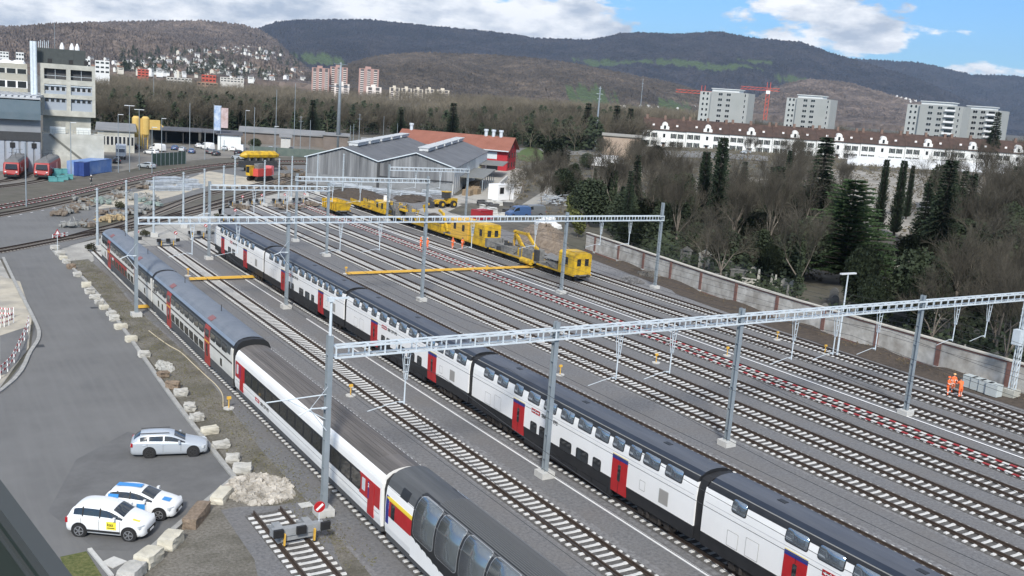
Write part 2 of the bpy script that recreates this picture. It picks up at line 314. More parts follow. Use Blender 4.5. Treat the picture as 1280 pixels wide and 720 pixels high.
# ================================================================ hills
def fbm2(x,y,seed):
    r=np.random.RandomState(seed); o=0
    for k in range(6):
        f=2**k; a=r.uniform(0,2*PI,4); p=r.uniform(0,7,4)
        for j in range(4): o=o+np.sin(f*(x*math.cos(a[j])+y*math.sin(a[j]))*1.0+p[j])/(f**.9)/4
    return o
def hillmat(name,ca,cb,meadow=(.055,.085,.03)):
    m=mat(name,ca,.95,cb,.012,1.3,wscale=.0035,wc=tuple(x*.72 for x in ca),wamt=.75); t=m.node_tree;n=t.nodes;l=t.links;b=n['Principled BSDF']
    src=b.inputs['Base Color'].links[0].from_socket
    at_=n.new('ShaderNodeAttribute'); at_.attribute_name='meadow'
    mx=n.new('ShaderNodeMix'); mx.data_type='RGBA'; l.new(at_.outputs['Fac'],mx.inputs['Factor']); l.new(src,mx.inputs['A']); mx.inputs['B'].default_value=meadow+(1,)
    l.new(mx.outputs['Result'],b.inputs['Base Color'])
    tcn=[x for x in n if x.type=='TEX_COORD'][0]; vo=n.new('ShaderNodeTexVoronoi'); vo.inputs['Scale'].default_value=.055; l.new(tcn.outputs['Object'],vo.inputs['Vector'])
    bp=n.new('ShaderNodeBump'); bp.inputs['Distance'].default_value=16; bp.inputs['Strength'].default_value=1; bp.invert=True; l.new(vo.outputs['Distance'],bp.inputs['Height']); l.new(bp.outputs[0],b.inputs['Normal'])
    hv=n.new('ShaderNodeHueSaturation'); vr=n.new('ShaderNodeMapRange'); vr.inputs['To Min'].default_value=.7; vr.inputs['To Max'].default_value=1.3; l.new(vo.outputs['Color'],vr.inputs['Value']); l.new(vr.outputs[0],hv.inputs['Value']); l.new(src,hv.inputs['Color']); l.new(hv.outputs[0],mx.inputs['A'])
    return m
HILL={}
def hill(name,sky_,D1,D0,basepy,m,seed,meadows=(),rough=9.,x0=None,x1=None,rows=90,step=1.3,shape=1.0,crest=1.):
    xs=np.arange(x0 if x0 is not None else sky_[0][0],x1 if x1 is not None else sky_[-1][0],step); nx=len(xs)
    sy=np.interp(xs,[p[0] for p in sky_],[p[1] for p in sky_])
    rs=np.random.RandomState(seed); V=np.zeros((rows+3,nx,3)); M=np.zeros((rows+3,nx))
    for i,px in enumerate(xs):
        c=at(px,sy[i],D1); by=basepy(px) if callable(basepy) else basepy
        b_=at(px,by,D0)
        for j in range(rows+1):
            t=j/rows
            D=D0+(D1-D0)*t
            py=by+(sy[i]-by)*(t**shape)
            q=at(px,py,D); V[j,i]=q
        V[rows+1,i]=at(px,sy[i],D1*1.1); V[rows+1,i][2]-=D1*.02; V[rows+2,i]=at(px,sy[i],D1*1.15); V[rows+2,i][2]=-50
        V[0,i][2]=-55
    x=V[:rows+1,:,0]; y=V[:rows+1,:,1]
    big=fbm2(x/(D1*.05),y/(D1*.05),seed)*D1*.011
    tt=np.linspace(0,1,rows+1)[:,None]; env=np.sin(PI*np.clip(tt,0,1))
    V[:rows+1,:,2]+=big*env
    fine=rs.rand(rows+1,nx)**1.5*rough*D1/5000
    # meadows
    for k in range(rows+1):
        for (mx,my,ra,rb,an) in meadows:
            yy=np.interp(k/rows,[0,1],[0,1])
            py=(np.array([basepy(p) if callable(basepy) else basepy for p in xs]))*(1-(k/rows)**shape)+sy*((k/rows)**shape)
            dx=(xs-mx); dy=(py-my)-dx*an; d=(dx/ra)**2+(dy/rb)**2+.35*np.sin(xs*.31+k*.2+mx)+.2*np.sin(xs*.9+k*.5)
            M[k]=np.maximum(M[k],np.clip((1-d)*2.5,0,1))
    V[:rows+1,:,2]+=fine*(1-M[:rows+1])*np.minimum(1,tt*6)
    n=rows+3; vs=V.reshape(-1,3)
    ii,jj=np.meshgrid(np.arange(nx-1),np.arange(n-1)); a=(jj*nx+ii).ravel(); f=np.stack([a,a+1,a+nx+1,a+nx],1)
    me=bpy.data.meshes.new(name); me.vertices.add(len(vs)); me.vertices.foreach_set('co',vs.ravel()); me.loops.add(f.size); me.loops.foreach_set('vertex_index',f.ravel().astype(np.int32))
    me.polygons.add(len(f)); me.polygons.foreach_set('loop_start',np.arange(0,f.size,4,dtype=np.int32)); me.polygons.foreach_set('loop_total',np.full(len(f),4,dtype=np.int32)); me.update(calc_edges=True)
    at_=me.attributes.new('meadow','FLOAT','POINT'); at_.data.foreach_set('value',M.reshape(-1).astype(np.float32))
    me.materials.append(m); o=bpy.data.objects.new(name,me); col.objects.link(o); o['kind']='structure'; HILL[name]=(xs,V,rows)
    return o
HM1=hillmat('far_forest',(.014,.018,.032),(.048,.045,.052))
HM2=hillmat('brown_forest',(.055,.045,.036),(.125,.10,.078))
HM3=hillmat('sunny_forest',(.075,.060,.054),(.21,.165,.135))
hz=lambda px: 71.3+.0748*px
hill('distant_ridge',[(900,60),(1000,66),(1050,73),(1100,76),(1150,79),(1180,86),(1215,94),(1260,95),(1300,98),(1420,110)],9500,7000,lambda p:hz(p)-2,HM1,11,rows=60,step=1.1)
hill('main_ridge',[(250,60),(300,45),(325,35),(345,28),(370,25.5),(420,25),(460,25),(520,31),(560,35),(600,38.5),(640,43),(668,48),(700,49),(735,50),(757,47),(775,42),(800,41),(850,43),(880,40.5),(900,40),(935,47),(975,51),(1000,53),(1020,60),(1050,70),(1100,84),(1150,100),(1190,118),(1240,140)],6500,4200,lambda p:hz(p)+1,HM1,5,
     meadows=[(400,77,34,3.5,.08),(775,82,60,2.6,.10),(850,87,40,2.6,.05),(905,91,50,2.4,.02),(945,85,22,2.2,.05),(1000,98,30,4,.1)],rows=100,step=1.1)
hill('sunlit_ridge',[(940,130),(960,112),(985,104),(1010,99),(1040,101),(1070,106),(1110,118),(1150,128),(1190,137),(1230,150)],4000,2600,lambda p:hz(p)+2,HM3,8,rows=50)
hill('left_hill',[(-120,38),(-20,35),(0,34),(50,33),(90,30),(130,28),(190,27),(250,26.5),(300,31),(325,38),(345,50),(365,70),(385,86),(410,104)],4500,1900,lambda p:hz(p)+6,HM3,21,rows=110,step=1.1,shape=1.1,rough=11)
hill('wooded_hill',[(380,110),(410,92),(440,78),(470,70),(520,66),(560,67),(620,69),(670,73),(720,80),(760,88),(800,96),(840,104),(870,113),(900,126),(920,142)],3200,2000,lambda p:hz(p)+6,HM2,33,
     meadows=[(740,118,32,9,.15),(805,132,24,6,.0),(842,129,22,8,.05)],rows=80,step=1.1)
# ================================================================ tracks
TR=RAIL
def sleeper_mesh():
    m=MB(); 
    for s in (-1,1):   # twin hump with lower waist
        m.prism([(-.12,0),(.12,0),(.085,.115),(-.085,.115)],s*.42,s*1.2)
    m.prism([(-.11,0),(.11,0),(.085,.085),(-.085,.085)],-.42,.42)
    me_o=m.build('tmp_sleeper',SLP); me=me_o.data; bpy.data.objects.remove(me_o)
    # profile was (x,z) extruded along y; rotate so length runs along x
    me.transform(Matrix.Rotation(PI/2,4,'Z')); return me
SLME0=sleeper_mesh(); SLME1=SLME0.copy(); SLME1.materials.clear(); SLME1.materials.append(SLPD)
def offset(path,d):
    out=[]
    for i,p in enumerate(path):
        a=path[max(i-1,0)]; b_=path[min(i+1,len(path)-1)]; t=(b_-a).normalized(); out.append(p+Vector((t.y,-t.x,0))*d)
    return out
def railmb(path):
    m=MB(); prof=[(-.15,0),(.15,0),(.14,.022),(.07,.026),(.02,.03),(.035,.11),(.036,.165),(-.036,.165),(-.035,.11),(-.02,.03),(-.07,.026),(-.14,.022)]
    n=len(prof); vs=[];fs=[]
    for i,p in enumerate(path):
        a=path[max(i-1,0)]; b_=path[min(i+1,len(path)-1)]; t=(b_-a).normalized(); nx=Vector((t.y,-t.x,0))
        for q in prof: vs.append(p+nx*q[0]+Vector((0,0,.11+q[1])))
    for i in range(len(path)-1):
        for k in range(n): fs.append((i*n+k,i*n+(k+1)%n,(i+1)*n+(k+1)%n,(i+1)*n+k))
    fs+= [tuple(range(n)),tuple(range((len(path)-1)*n,len(path)*n))]
    return m.add(vs,fs)
def track(pts,label,group='railway tracks of the yard',spacing=.6,vis=None,planks=False,slp=None):
    SLME=SLME0 if 'yard' in group else SLME1; SLPm=SLP if 'yard' in group else SLPD
    path=[Vector((p[0],p[1],0)) for p in pts]
    if len(path)>2: path=smoothpath(path,6)
    o=thing('railway_track',label,'railway track',path[0],0,group); base=path[0].copy(); loc=[p-base for p in path]
    for s in (-1,1): railmb(offset(loc,s*.755)).build('rail',TR,o)
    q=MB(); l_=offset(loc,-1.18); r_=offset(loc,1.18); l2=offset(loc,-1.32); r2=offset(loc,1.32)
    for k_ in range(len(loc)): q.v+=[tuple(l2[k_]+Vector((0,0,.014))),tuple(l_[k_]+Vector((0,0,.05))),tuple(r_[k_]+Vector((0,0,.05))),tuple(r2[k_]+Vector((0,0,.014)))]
    q.f=[(4*k_+j,4*k_+j+1,4*k_+j+5,4*k_+j+4) for k_ in range(len(loc)-1) for j in range(3)]; q.m=[0]*len(q.f); q.build('shaded_track_bed',BEDM,o)  # bed sheet under the rails, sleeper shadow painted in as dark gravel
    # sleepers
    d=[0]; 
    for a,b_ in zip(loc[:-1],loc[1:]): d.append(d[-1]+(b_-a).length)
    n=int(d[-1]/spacing); pos=[]
    for k in range(n):
        s=(k+.5)*spacing; i=max(0,min(len(d)-2,int(np.searchsorted(d,s))-1)); t=(s-d[i])/(d[i+1]-d[i]); p=loc[i].lerp(loc[i+1],t); dr=(loc[i+1]-loc[i]).normalized(); pos.append((p,math.atan2(dr.y,dr.x)-PI/2))
    def score(q):
        p=base+q[0]; x,y=proj(p); dist=p.length
        return (0 if (-30<x<1310 and 0<y<760) else 1e5)+dist
    order=sorted(range(n),key=lambda k:score(pos[k])); front=set(order[:100])
    for k in order[:100]:
        c=bpy.data.objects.new('sleeper',SLME); col.objects.link(c); c.parent=o; c.location=pos[k][0]; c.rotation_euler=(0,0,pos[k][1])
    rest=MB(); V0=[v.co.copy() for v in SLME.vertices]; F0=[tuple(f.vertices) for f in SLME.polygons]
    for k in order[100:]:
        M=Matrix.Translation(pos[k][0])@Matrix.Rotation(pos[k][1],4,'Z'); rest.add([M@v for v in V0],F0)
    if rest.v: rest.build('sleeper',SLPm,o,fix=False)['kind']='stuff'
    if planks:
        RW=[mat('board_red',(.26,.022,.028),.8,(.36,.04,.045),3,1.),mat('board_white',(.55,.54,.52),.8,(.70,.69,.67),3,1.)]
        for s in planks:
            pm=MB(); pp=offset(loc,s); L_=0; seg=.55; tot=d[-1]; k=0
            while L_+seg<tot:
                def pt(q):
                    i=max(0,min(len(d)-2,int(np.searchsorted(d,q))-1)); t=(q-d[i])/(d[i+1]-d[i]); return pp[i].lerp(pp[i+1],t)
                z=.18+.02*math.sin(k*1.7); a=pt(L_+.02);b_=pt(L_+seg); pm.bar(a+Vector((0,0,z)),b_+Vector((0,0,z)),.25,.05,m=k%2); L_+=seg+.02; k+=1
            pm.build('barrier_board',RW,o,fix=False)
    return o
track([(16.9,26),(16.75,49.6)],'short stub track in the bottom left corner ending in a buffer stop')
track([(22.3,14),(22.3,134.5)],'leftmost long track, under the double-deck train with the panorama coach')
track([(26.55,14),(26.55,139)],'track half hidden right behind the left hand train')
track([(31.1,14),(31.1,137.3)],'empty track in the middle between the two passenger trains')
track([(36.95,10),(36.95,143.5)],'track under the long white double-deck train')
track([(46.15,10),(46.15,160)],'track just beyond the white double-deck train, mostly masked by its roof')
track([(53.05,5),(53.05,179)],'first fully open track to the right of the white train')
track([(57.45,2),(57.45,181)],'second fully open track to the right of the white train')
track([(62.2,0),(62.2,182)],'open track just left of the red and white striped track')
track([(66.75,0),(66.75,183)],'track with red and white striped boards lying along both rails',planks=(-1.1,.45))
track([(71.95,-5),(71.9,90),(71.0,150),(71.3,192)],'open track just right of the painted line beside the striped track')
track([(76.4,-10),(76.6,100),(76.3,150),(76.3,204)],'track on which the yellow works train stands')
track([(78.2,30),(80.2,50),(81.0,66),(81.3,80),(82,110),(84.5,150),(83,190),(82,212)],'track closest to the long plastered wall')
# curved tracks at the back left
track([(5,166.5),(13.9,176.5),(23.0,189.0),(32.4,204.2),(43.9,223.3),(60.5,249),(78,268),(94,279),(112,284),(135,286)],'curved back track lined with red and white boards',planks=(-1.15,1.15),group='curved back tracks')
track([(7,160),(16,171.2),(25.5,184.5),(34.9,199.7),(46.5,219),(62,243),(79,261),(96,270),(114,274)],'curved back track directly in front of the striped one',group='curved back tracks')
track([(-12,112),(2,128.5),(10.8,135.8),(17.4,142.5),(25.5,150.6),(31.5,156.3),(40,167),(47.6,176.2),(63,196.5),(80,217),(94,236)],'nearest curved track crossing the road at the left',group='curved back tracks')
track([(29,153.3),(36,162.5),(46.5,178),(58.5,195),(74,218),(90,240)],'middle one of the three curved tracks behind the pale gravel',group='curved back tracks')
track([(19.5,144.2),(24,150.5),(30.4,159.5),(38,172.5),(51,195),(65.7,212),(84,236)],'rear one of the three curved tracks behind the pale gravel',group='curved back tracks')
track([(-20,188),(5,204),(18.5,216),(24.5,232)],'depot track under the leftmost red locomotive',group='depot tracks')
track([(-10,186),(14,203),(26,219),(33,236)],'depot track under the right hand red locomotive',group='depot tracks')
# ================================================================ gantries, masts
def hmast(mb,x,y,z0,h,w=.30,d=.34,m=0):
    mb.b2(x-w/2,x+w/2,y-d/2,y-d/2+.03,z0,z0+h,m); mb.b2(x-w/2,x+w/2,y+d/2-.03,y+d/2,z0,z0+h,m); mb.b2(x-.02,x+.02,y-d/2+.03,y+d/2-.03,z0,z0+h,m)
    for k in range(int(h/1.6)): mb.b2(x-w/2+.01,x+w/2-.01,y-d/2+.03,y+d/2-.03,z0+.8+1.6*k,z0+.83+1.6*k,m)
def footing(x,y,s=.95,h=.42): m=MB(); m.b2(x-s/2,x+s/2,y-s/2,y+s/2,-.05,h); return m
def beam(mb,x0,x1,y,z0,z1,w=.5,pitch=.95):
    t=.10
    for yy in (y-w/2,y+w/2):
        mb.b2(x0,x1,yy-.045,yy+.045,z0,z0+t); mb.b2(x0,x1,yy-.045,yy+.045,z1-t,z1)
        n=int((x1-x0)/pitch)
        for k in range(n+1):
            xx=x0+.06+k*(x1-x0-.12)/n; mb.b2(xx-.04,xx+.04,yy-.025,yy+.025,z0+t,z1-t)
    n=int((x1-x0)/(pitch*2))
    for k in range(n+1):
        xx=x0+.06+k*(x1-x0-.12)/n; mb.b2(xx-.05,xx+.05,y-w/2+.045,y+w/2-.045,z0+.01,z0+.07); mb.b2(xx-.05,xx+.05,y-w/2+.045,y+w/2-.045,z1-.07,z1-.01)
    for k in range(n):
        xa=x0+.06+k*(x1-x0-.12)/n; xb=x0+.06+(k+1)*(x1-x0-.12)/n; mb.bar((xa,y-w/2+.05,z1-.04),(xb,y+w/2-.05,z1-.04),.04,.03)
def gantry(name,label,y,posts,x0,x1,hangs=(),arms=(),z0=9.05,z1=9.72,tall={}):
    o=thing(name,label,'gantry',(0,0,0),0,'catenary gantries over the tracks')
    o.location=(posts[0],y,0); ox=posts[0]
    for x in posts:
        m=MB(); hmast(m,x-ox,0,.4,tall.get(x,10.15)-.4); p=m.build('post',GALVD,o)
        footing(x-ox,0).build('footing',CONC,o)
    m=MB(); beam(m,x0-ox,x1-ox,-.02,z0,z1,w=.56); m.build('beam',GALV,o)
    for x in hangs:
        m=MB(); 
        for s in (-.16,.16):
            m.bar((x-ox+s*1.3,-.1,z0),(x-ox+s*.3,-.1,7.4),.035,.035); 
            m.bar((x-ox+s*1.3,.15,z0),(x-ox+s*.3,.05,7.4),.03,.03)
        for k in range(4): m.bar((x-ox-.2+.03*k,-.1,z0-.35-.4*k),(x-ox+.2-.03*k,-.1,z0-.35-.4*k),.035,.035)
        m.tube([(x-ox,0,7.7),(x-ox,0,5.95)],.045,8); h=m.build('hanging_post',GALV,o)
        a=MB(); a.tube([(x-ox,0,6.05),(x-ox-.5,-.05,6.15),(x-ox-2.3,-.1,5.8)],.022,5); 
        for q in (.12,.2,.28): a.tube([(x-ox-q-.03,-.01,6.07+q*.1),(x-ox-q+.01,-.01,6.07+q*.1)],.06,8)
        a.build('cantilever_arm',GALV,o)
    for (x,z,dx) in arms:
        a=MB(); a.tube([(x-ox,-.2,z),(x-ox+dx*.55,-.2,z+.05),(x-ox+dx,-.2,z-.25)],.04,6); a.tube([(x-ox,-.2,z-1.3),(x-ox+dx*.6,-.2,z+.0)],.03,6); a.tube([(x-ox,-.2,z+1.2),(x-ox+dx*.6,-.2,z+.05)],.015,4)
        for q in (.12,.2,.28): a.tube([(x-ox+(q-.03)*np.sign(dx),-.2,z),(x-ox+(q+.02)*np.sign(dx),-.2,z)],.08,8)
        a.build('cantilever_arm',GALV,o)
    return o
g=gantry('catenary_gantry','nearest gantry, its long lattice beam crossing the picture up to the right edge',48.2,[19.5,34.3,50.1,70.4,88.2],19.7,104,[24.12,39.36,43.94,55.75,60.3,65.28,75.3,79.9],[(19.4,6.3,-1.6)] ,tall={19.5:10.3})
# lamp on the tall left post
m=MB(); m.tube([(0,0,10.3),(0,0,12.3)],[.09,.07],8); m.box(.45,0,12.32,1.1,.16,.09,0); m.box(-.05,0,12.28,.3,.3,.22); m.build('lamp',GALV,g)
a=MB(); a.tube([(-.1,0,7.0),(-3.4,.1,6.85)],.035,6); a.tube([(-.1,0,5.6),(-2.2,.1,6.85)],.03,6); a.build('cantilever_arm',GALV,g)
g=gantry('catenary_gantry','second gantry from the front, spanning from the left train to the long wall',97.5,[19.4,34.4,50.3,69.6,84.7],19.5,84.9,[24.66,29.18,40.19,44.78,56.37,65.14,74.99,79.57],[(19.4,6.0,-1.5),(34.4,6,-1.5)],tall={19.4:12.0,84.7:11.4})
g=gantry('catenary_gantry','short gantry over the far end of the white double-deck train',126.8,[34.2,50.3],34.2,50.4,[40,44.5],[(34.2,6,-1.5)])
g=gantry('catenary_gantry','distant gantry in front of the left half of the grey shed',139.6,[50.4,72.0],50.2,72.2,[56,60.5,65.5],[])
g=gantry('catenary_gantry','farthest gantry, standing before the right half of the grey shed',160,[74.7,90.8],74.7,90.9,[80,85],[])
def mast(x,y,h,label,r=.16,coll=True,group='lone masts at the track ends',m=GALV,foot=True,arm=0):
    o=thing('catenary_mast',label,'mast',(x,y,tz(x,y)),0,group)
    q=MB(); q.tube([(0,0,.3),(0,0,h*.35),(0,0,h)],[r*1.15,r,r*.8],10)
    for t in (.25,.45,.62,.8,.97): q.tube([(0,0,h*t),(0,0,h*t+.12)],r*1.35,10)
    q.build('post',MASTM,o)
    if foot: 
        f=MB(); f.b2(-.5,.5,-.5,.5,-.05,.6); f.build('footing',CONC,o)
    if arm: a=MB(); a.tube([(0,0,6.2),(arm,0,6.0)],.04,5); a.tube([(0,0,5.2),(arm*.7,0,6.05)],.03,5); a.build('cantilever_arm',GALV,o)
    return o
ML=[((122,312),235,'leftmost, beside the far end of the left train'),((158,300),225,'second from the left, right behind the left train'),((192,296),221,'third from the left, foot beside a dark bush'),((229,285),215,'fourth from left, in the pale gravel'),((255,275),211,'fifth from left, behind the short gantry beam'),((279,273),207,'sixth from left, above the white train end'),((293,256),197,'seventh from left, left of the red crane'),((330,258),200,'eighth from left, before the red crane'),((348,253),198,'ninth from left, right of the red crane'),((364,250),195,'tenth from the left, before the scrap heap'),((382,245),195,'third from right, near the grey shed corner'),((396,243),193,'second from right, at the grey shed corner'),((428,245),192,'rightmost, in front of the striped shed wall')]
for p_,t_,lb in ML:
    b_=G(*p_); mast(b_.x,b_.y,htop(b_,t_),'grey mast on a white foot, '+lb)
b_=G(160,382); 
# signalling lamps / street lamps
def lampmast(px,py,top,label,double=False,m=GALVD,r=.09,group='tall lamp posts',D=None,head=1.1,base=None):
    b_=base or GT(px,py); h=htop(b_,top); o=thing('lamp_post',label,'lamp post',b_,0,group)
    q=MB(); q.tube([(0,0,0),(0,0,h)],[r*1.2,r*.7],8); q.build('pole',m,o)
    q=MB(); 
    for s in ((-1,1) if double else (1,)):
        q.box(s*head*.5,0,h,head,.28,.14)
    q.build('lamp_head',mat('lamp_white',(.6,.62,.64),.5),o); return o
lampmast(1046,445,342,'slim lamp post with a flat head in front of the long plastered wall',True,GALV)
for px,py,tp,lb,db in [(148,216,143,'lamp post beside the blue container, in front of the parked cars',0),(89,222,153,'lamp post between the right red locomotive and the concrete tower',0),(38,210,142,'lamp post in front of the dark grey depot hall',0),(162,215,132,'double headed lamp post left of the yellow silos',1),(174,212,137,'double headed lamp post in front of the yellow silos',1),(202,203,148,'lamp post right of the yellow silos',0),(306,203,138,'brown lamp post right of the two tall banners',0),(342,212,158,'lamp post behind the yellow crane boom',0),(190,218,159,'thin post in front of the green fence',0)]:
    lampmast(px,py,tp,lb,bool(db))
def pole(px,py,top,label,r=.11,m=GALVD,cat='pole',group='plain poles of the depot yard',cross=False,base=None):
    b_=base or GT(px,py); h=htop(b_,top); o=tag(bpy.data.objects.new('x',None)) if False else None
    q=MB(); q.tube([(0,0,0),(0,0,h)],[r*1.2,r*.8],8)
    if cross: q.box(0,0,h*.86,1.6,.1,.1); q.box(0,0,h*.97,1.0,.1,.1)
    ob=q.build('pole',m); ob.location=b_; return tag(ob,label,cat,group)
for px,py,tp,lb in [(33,258,178,'dark pole left of the right hand red locomotive'),(237,187,129,'pole left of the two banners'),(317,198,134,'light pole right of the banners'),(375,192,145,'pole with crossbars in the middle distance'),(387,190,150,'white pole left of the giant mast'),(437,190,157,'thin white pole right of the giant mast'),(441,190,155,'second thin white pole right of the giant mast'),(448,190,142,'grey pole left of the red brown roof'),(479,170,145,'pole before the bare wood'),(344,120+75,112,'tall thin pole above the bare wood'),(367,190,104,'tall thin pole just left of the giant mast'),(192,150,80,'distant brown mast above the wood'),(496,180,154,'short pole beside the ridge of the red brown roof'),(256,200,166,'short post in front of the white hall'),(280,190,175,'short white post by the parked cars')]:
    pole(px,py,tp,lb,r=.10,cross=(px in (375,448)))
# the giant mast
b_=G(422,188); h=htop(b_,78); o=thing('lattice_mast','very tall slender grey mast standing behind the grey shed','mast',b_,0)
q=MB(); q.tube([(0,0,0),(0,0,h*.7),(0,0,h)],[.75,.5,.32],12); q.build('shaft',GALVD,o,smooth=True)
q=MB(); q.box(0,0,h*.73,13,.3,.3,.6); q.box(0,0,h*.98,8,.25,.25,.6); q.build('crossarm',GALVD,o)
# power-line pylons (thin tapered) further away
for px,py,tp,D,lb,hh in [(745,172,108,430,'grey tapered power pole with short crossarms left of the white terrace',0),(797,172,98,1200,'distant white post on the wooded hill above the terrace',0)]:
    b_=at(px,py,D); z0=tz(b_.x,b_.y); h=htop(Vector((b_.x,b_.y,z0)),tp); o=thing('power_pole',lb,'power pole',(b_.x,b_.y,z0),0)
    q=MB(); q.tube([(0,0,0),(0,0,h)],[.6,.25],8); q.build('shaft',GALVD,o)
    q=MB(); 
    for t,w_ in ((.97,2.6),(.88,6),(.80,3.5)): q.box(0,0,h*t,w_,.2,.2,.5)
    q.build('crossarm',GALV,o)
# terminal building of small signals: white disc + yellow stem
sig=None
for i,(x,y,lb) in enumerate([(29.2,67.6,'left of the empty middle track'),(19.8,67.6,'beside the left train, lowest left one'),(48.6,67.2,'behind the white train near the mast'),(59.9,67.7,'between two open tracks in the middle'),(68.9,67.6,'left of the painted line'),(79.5,71,'beside the track nearest the wall'),(80.2,65.1,'with a red lamp, by the wall side track'),(29.0,116.4,'at the end of the short yellow beam'),(48,114.2,'at the left end of the long yellow beam'),(67.4,112,'by the long yellow beam near the striped track')]):
    if sig is None:
        sig=thing('ground_marker','x','marker post',(0,0,0),0,'white discs with yellow posts')
        q=MB(); q.tube([(0,0,.02),(0,0,.12)],.55,20); q.build('disc',CONC,sig)
        q=MB(); q.tube([(0,0,.12),(0,0,1.15)],.06,8); q.box(0,0,1.05,.42,.2,.24); q.build('post',YELB,sig); o=sig
    else: o=copy_tree(sig)
    o.location=(x,y,0); o.scale=(.7,.7,.8); o['label']='yellow marker post on a white disc, '+lb
# yellow cable bridges
for x0,x1,lb in [(28.4,36.6,'short ochre cable bridge over the empty middle track'),(47.8,77.6,'long ochre cable bridge across the open tracks')]:
    q=MB(); q.b2(0,x1-x0,-.28,.28,.20,.42)
    for k in range(int((x1-x0)/1.5)): q.b2(.2+k*1.5,.24+k*1.5,-.285,.285,.421,.43)
    o=q.build('cable_bridge',YELB); o.location=(x0,113.3,0); tag(o,lb,'cable bridge')
q=MB(); q.b2(-.7,.7,-.25,.25,.1,.32); o=q.build('cable_box',YELB); o.location=(20.6,100.8,0); tag(o,'small ochre box lying beside the left train','box')
# overhead lines
for i,(x,ya,yb) in enumerate([(22.3,-30,130),(26.5,-30,135),(31.1,-30,135),(36.95,-30,140),(46.15,-30,155),(53.05,-30,170),(57.45,-30,170),(62.2,-30,170),(66.75,-30,175),(71.95,-30,160),(76.4,-30,170),(81.2,-30,160)]):
    o=thing('overhead_line','thin contact wire and messenger wire over '+['the left train','the track behind the left train','the empty middle track','the white train','the track hidden by the white train','the first open track','the second open track','the track left of the striped one','the striped track','the track right of the painted line','the works train track','the track by the wall'][i],'overhead wires',(x,0,0),0,'wires over the tracks')
    q=MB(); q.tube([(0,ya,5.7),(0,yb,5.7)],.016,3,cap=False); q.build('contact_wire',DARK,o,fix=False)
    q=MB(); sup=[-1.1,48.2,97.5,126.8,160]
    sup=[s for s in sup if s<yb+5]; pts=[]
    for a,b_ in zip([-50]+sup,sup+[sup[-1]+40]):
        for k in range(7):
            t=k/6; y=a+(b_-a)*t
            if ya<=y<=yb: pts.append((0,y,7.35-4*t*(1-t)*1.1))
    if len(pts)>2: q.tube(pts,.016,3,cap=False)
    q.build('messenger_wire',DARK,o,fix=False)
# ================================================================ buffer stops
def buffer_stop(x,y,label,s=1.,flip=1):
    o=thing('buffer_stop',label,'buffer stop',(x,y,0),0,'buffer stops at the track ends'); GB=mat('buffer_grey',(.20,.215,.225),.7,(.30,.31,.32),3,1.)
    q=MB(); q.b2(-1.35,1.35,-.25,.15,.75,1.15); q.b2(-1.0,-.6,.1,1.2,.25,.95); q.b2(.6,1.0,.1,1.2,.25,.95); q.b2(-1.1,1.1,.9,1.1,.3,.6)
    for sx in (-.8,.8): q.bar((sx,-.1,.8),(sx,2.2,.25),.16,.2)
    q.b2(-.9,.9,-.15,.1,.45,.7); q.build('frame',GB,o)
    for sx in (-1.05,0.15,1.45):
        b=MB(); b.box(sx-.1,flip*-.42,1.05,.5,.16,.42); b.build('buffer_pad',BLACK,o)
    b=MB(); b.tube([(1.15,0,1.1),(1.15,0,1.75)],.03,6); b.build('sign_post',GALV,o)
    b=MB(); b.tube([(1.15,-.03,1.95),(1.15,.03,1.95)],.30 if y<60 else .22,20); d=b.build('sign_disc',REDT,o); 
    b=MB(); w3=.46 if y<60 else .34; b.box(1.15,-.045,1.95,w3,.012,.12,0,0,0,-.7); b.build('sign_bar',WHITEP,d)
    for sx in (-.8,.8): b=MB(); b.bar((sx,-.3,.3),(sx,-.36,.95),.14,.08); b.build('support',YELB,o)
    return o
buffer_stop(16.9,45.2,'grey buffer stop with red no-entry disc in the bottom left corner')
for x,y,lb in [(31.2,136.7,'at the end of the empty middle track'),(26.6,138.5,'half hidden behind the left train'),(37,143.3,'behind the far end of the white train'),(46.2,160,'at the far end of the track beyond the white train'),(53,178.5,'at the end of the first open track'),(57.4,181,'at the end of the second open track'),(62.2,182,'at the end of the track left of the striped one'),(66.7,183.5,'at the end of the striped track')]:
    buffer_stop(x,y,'distant grey buffer stop '+lb)
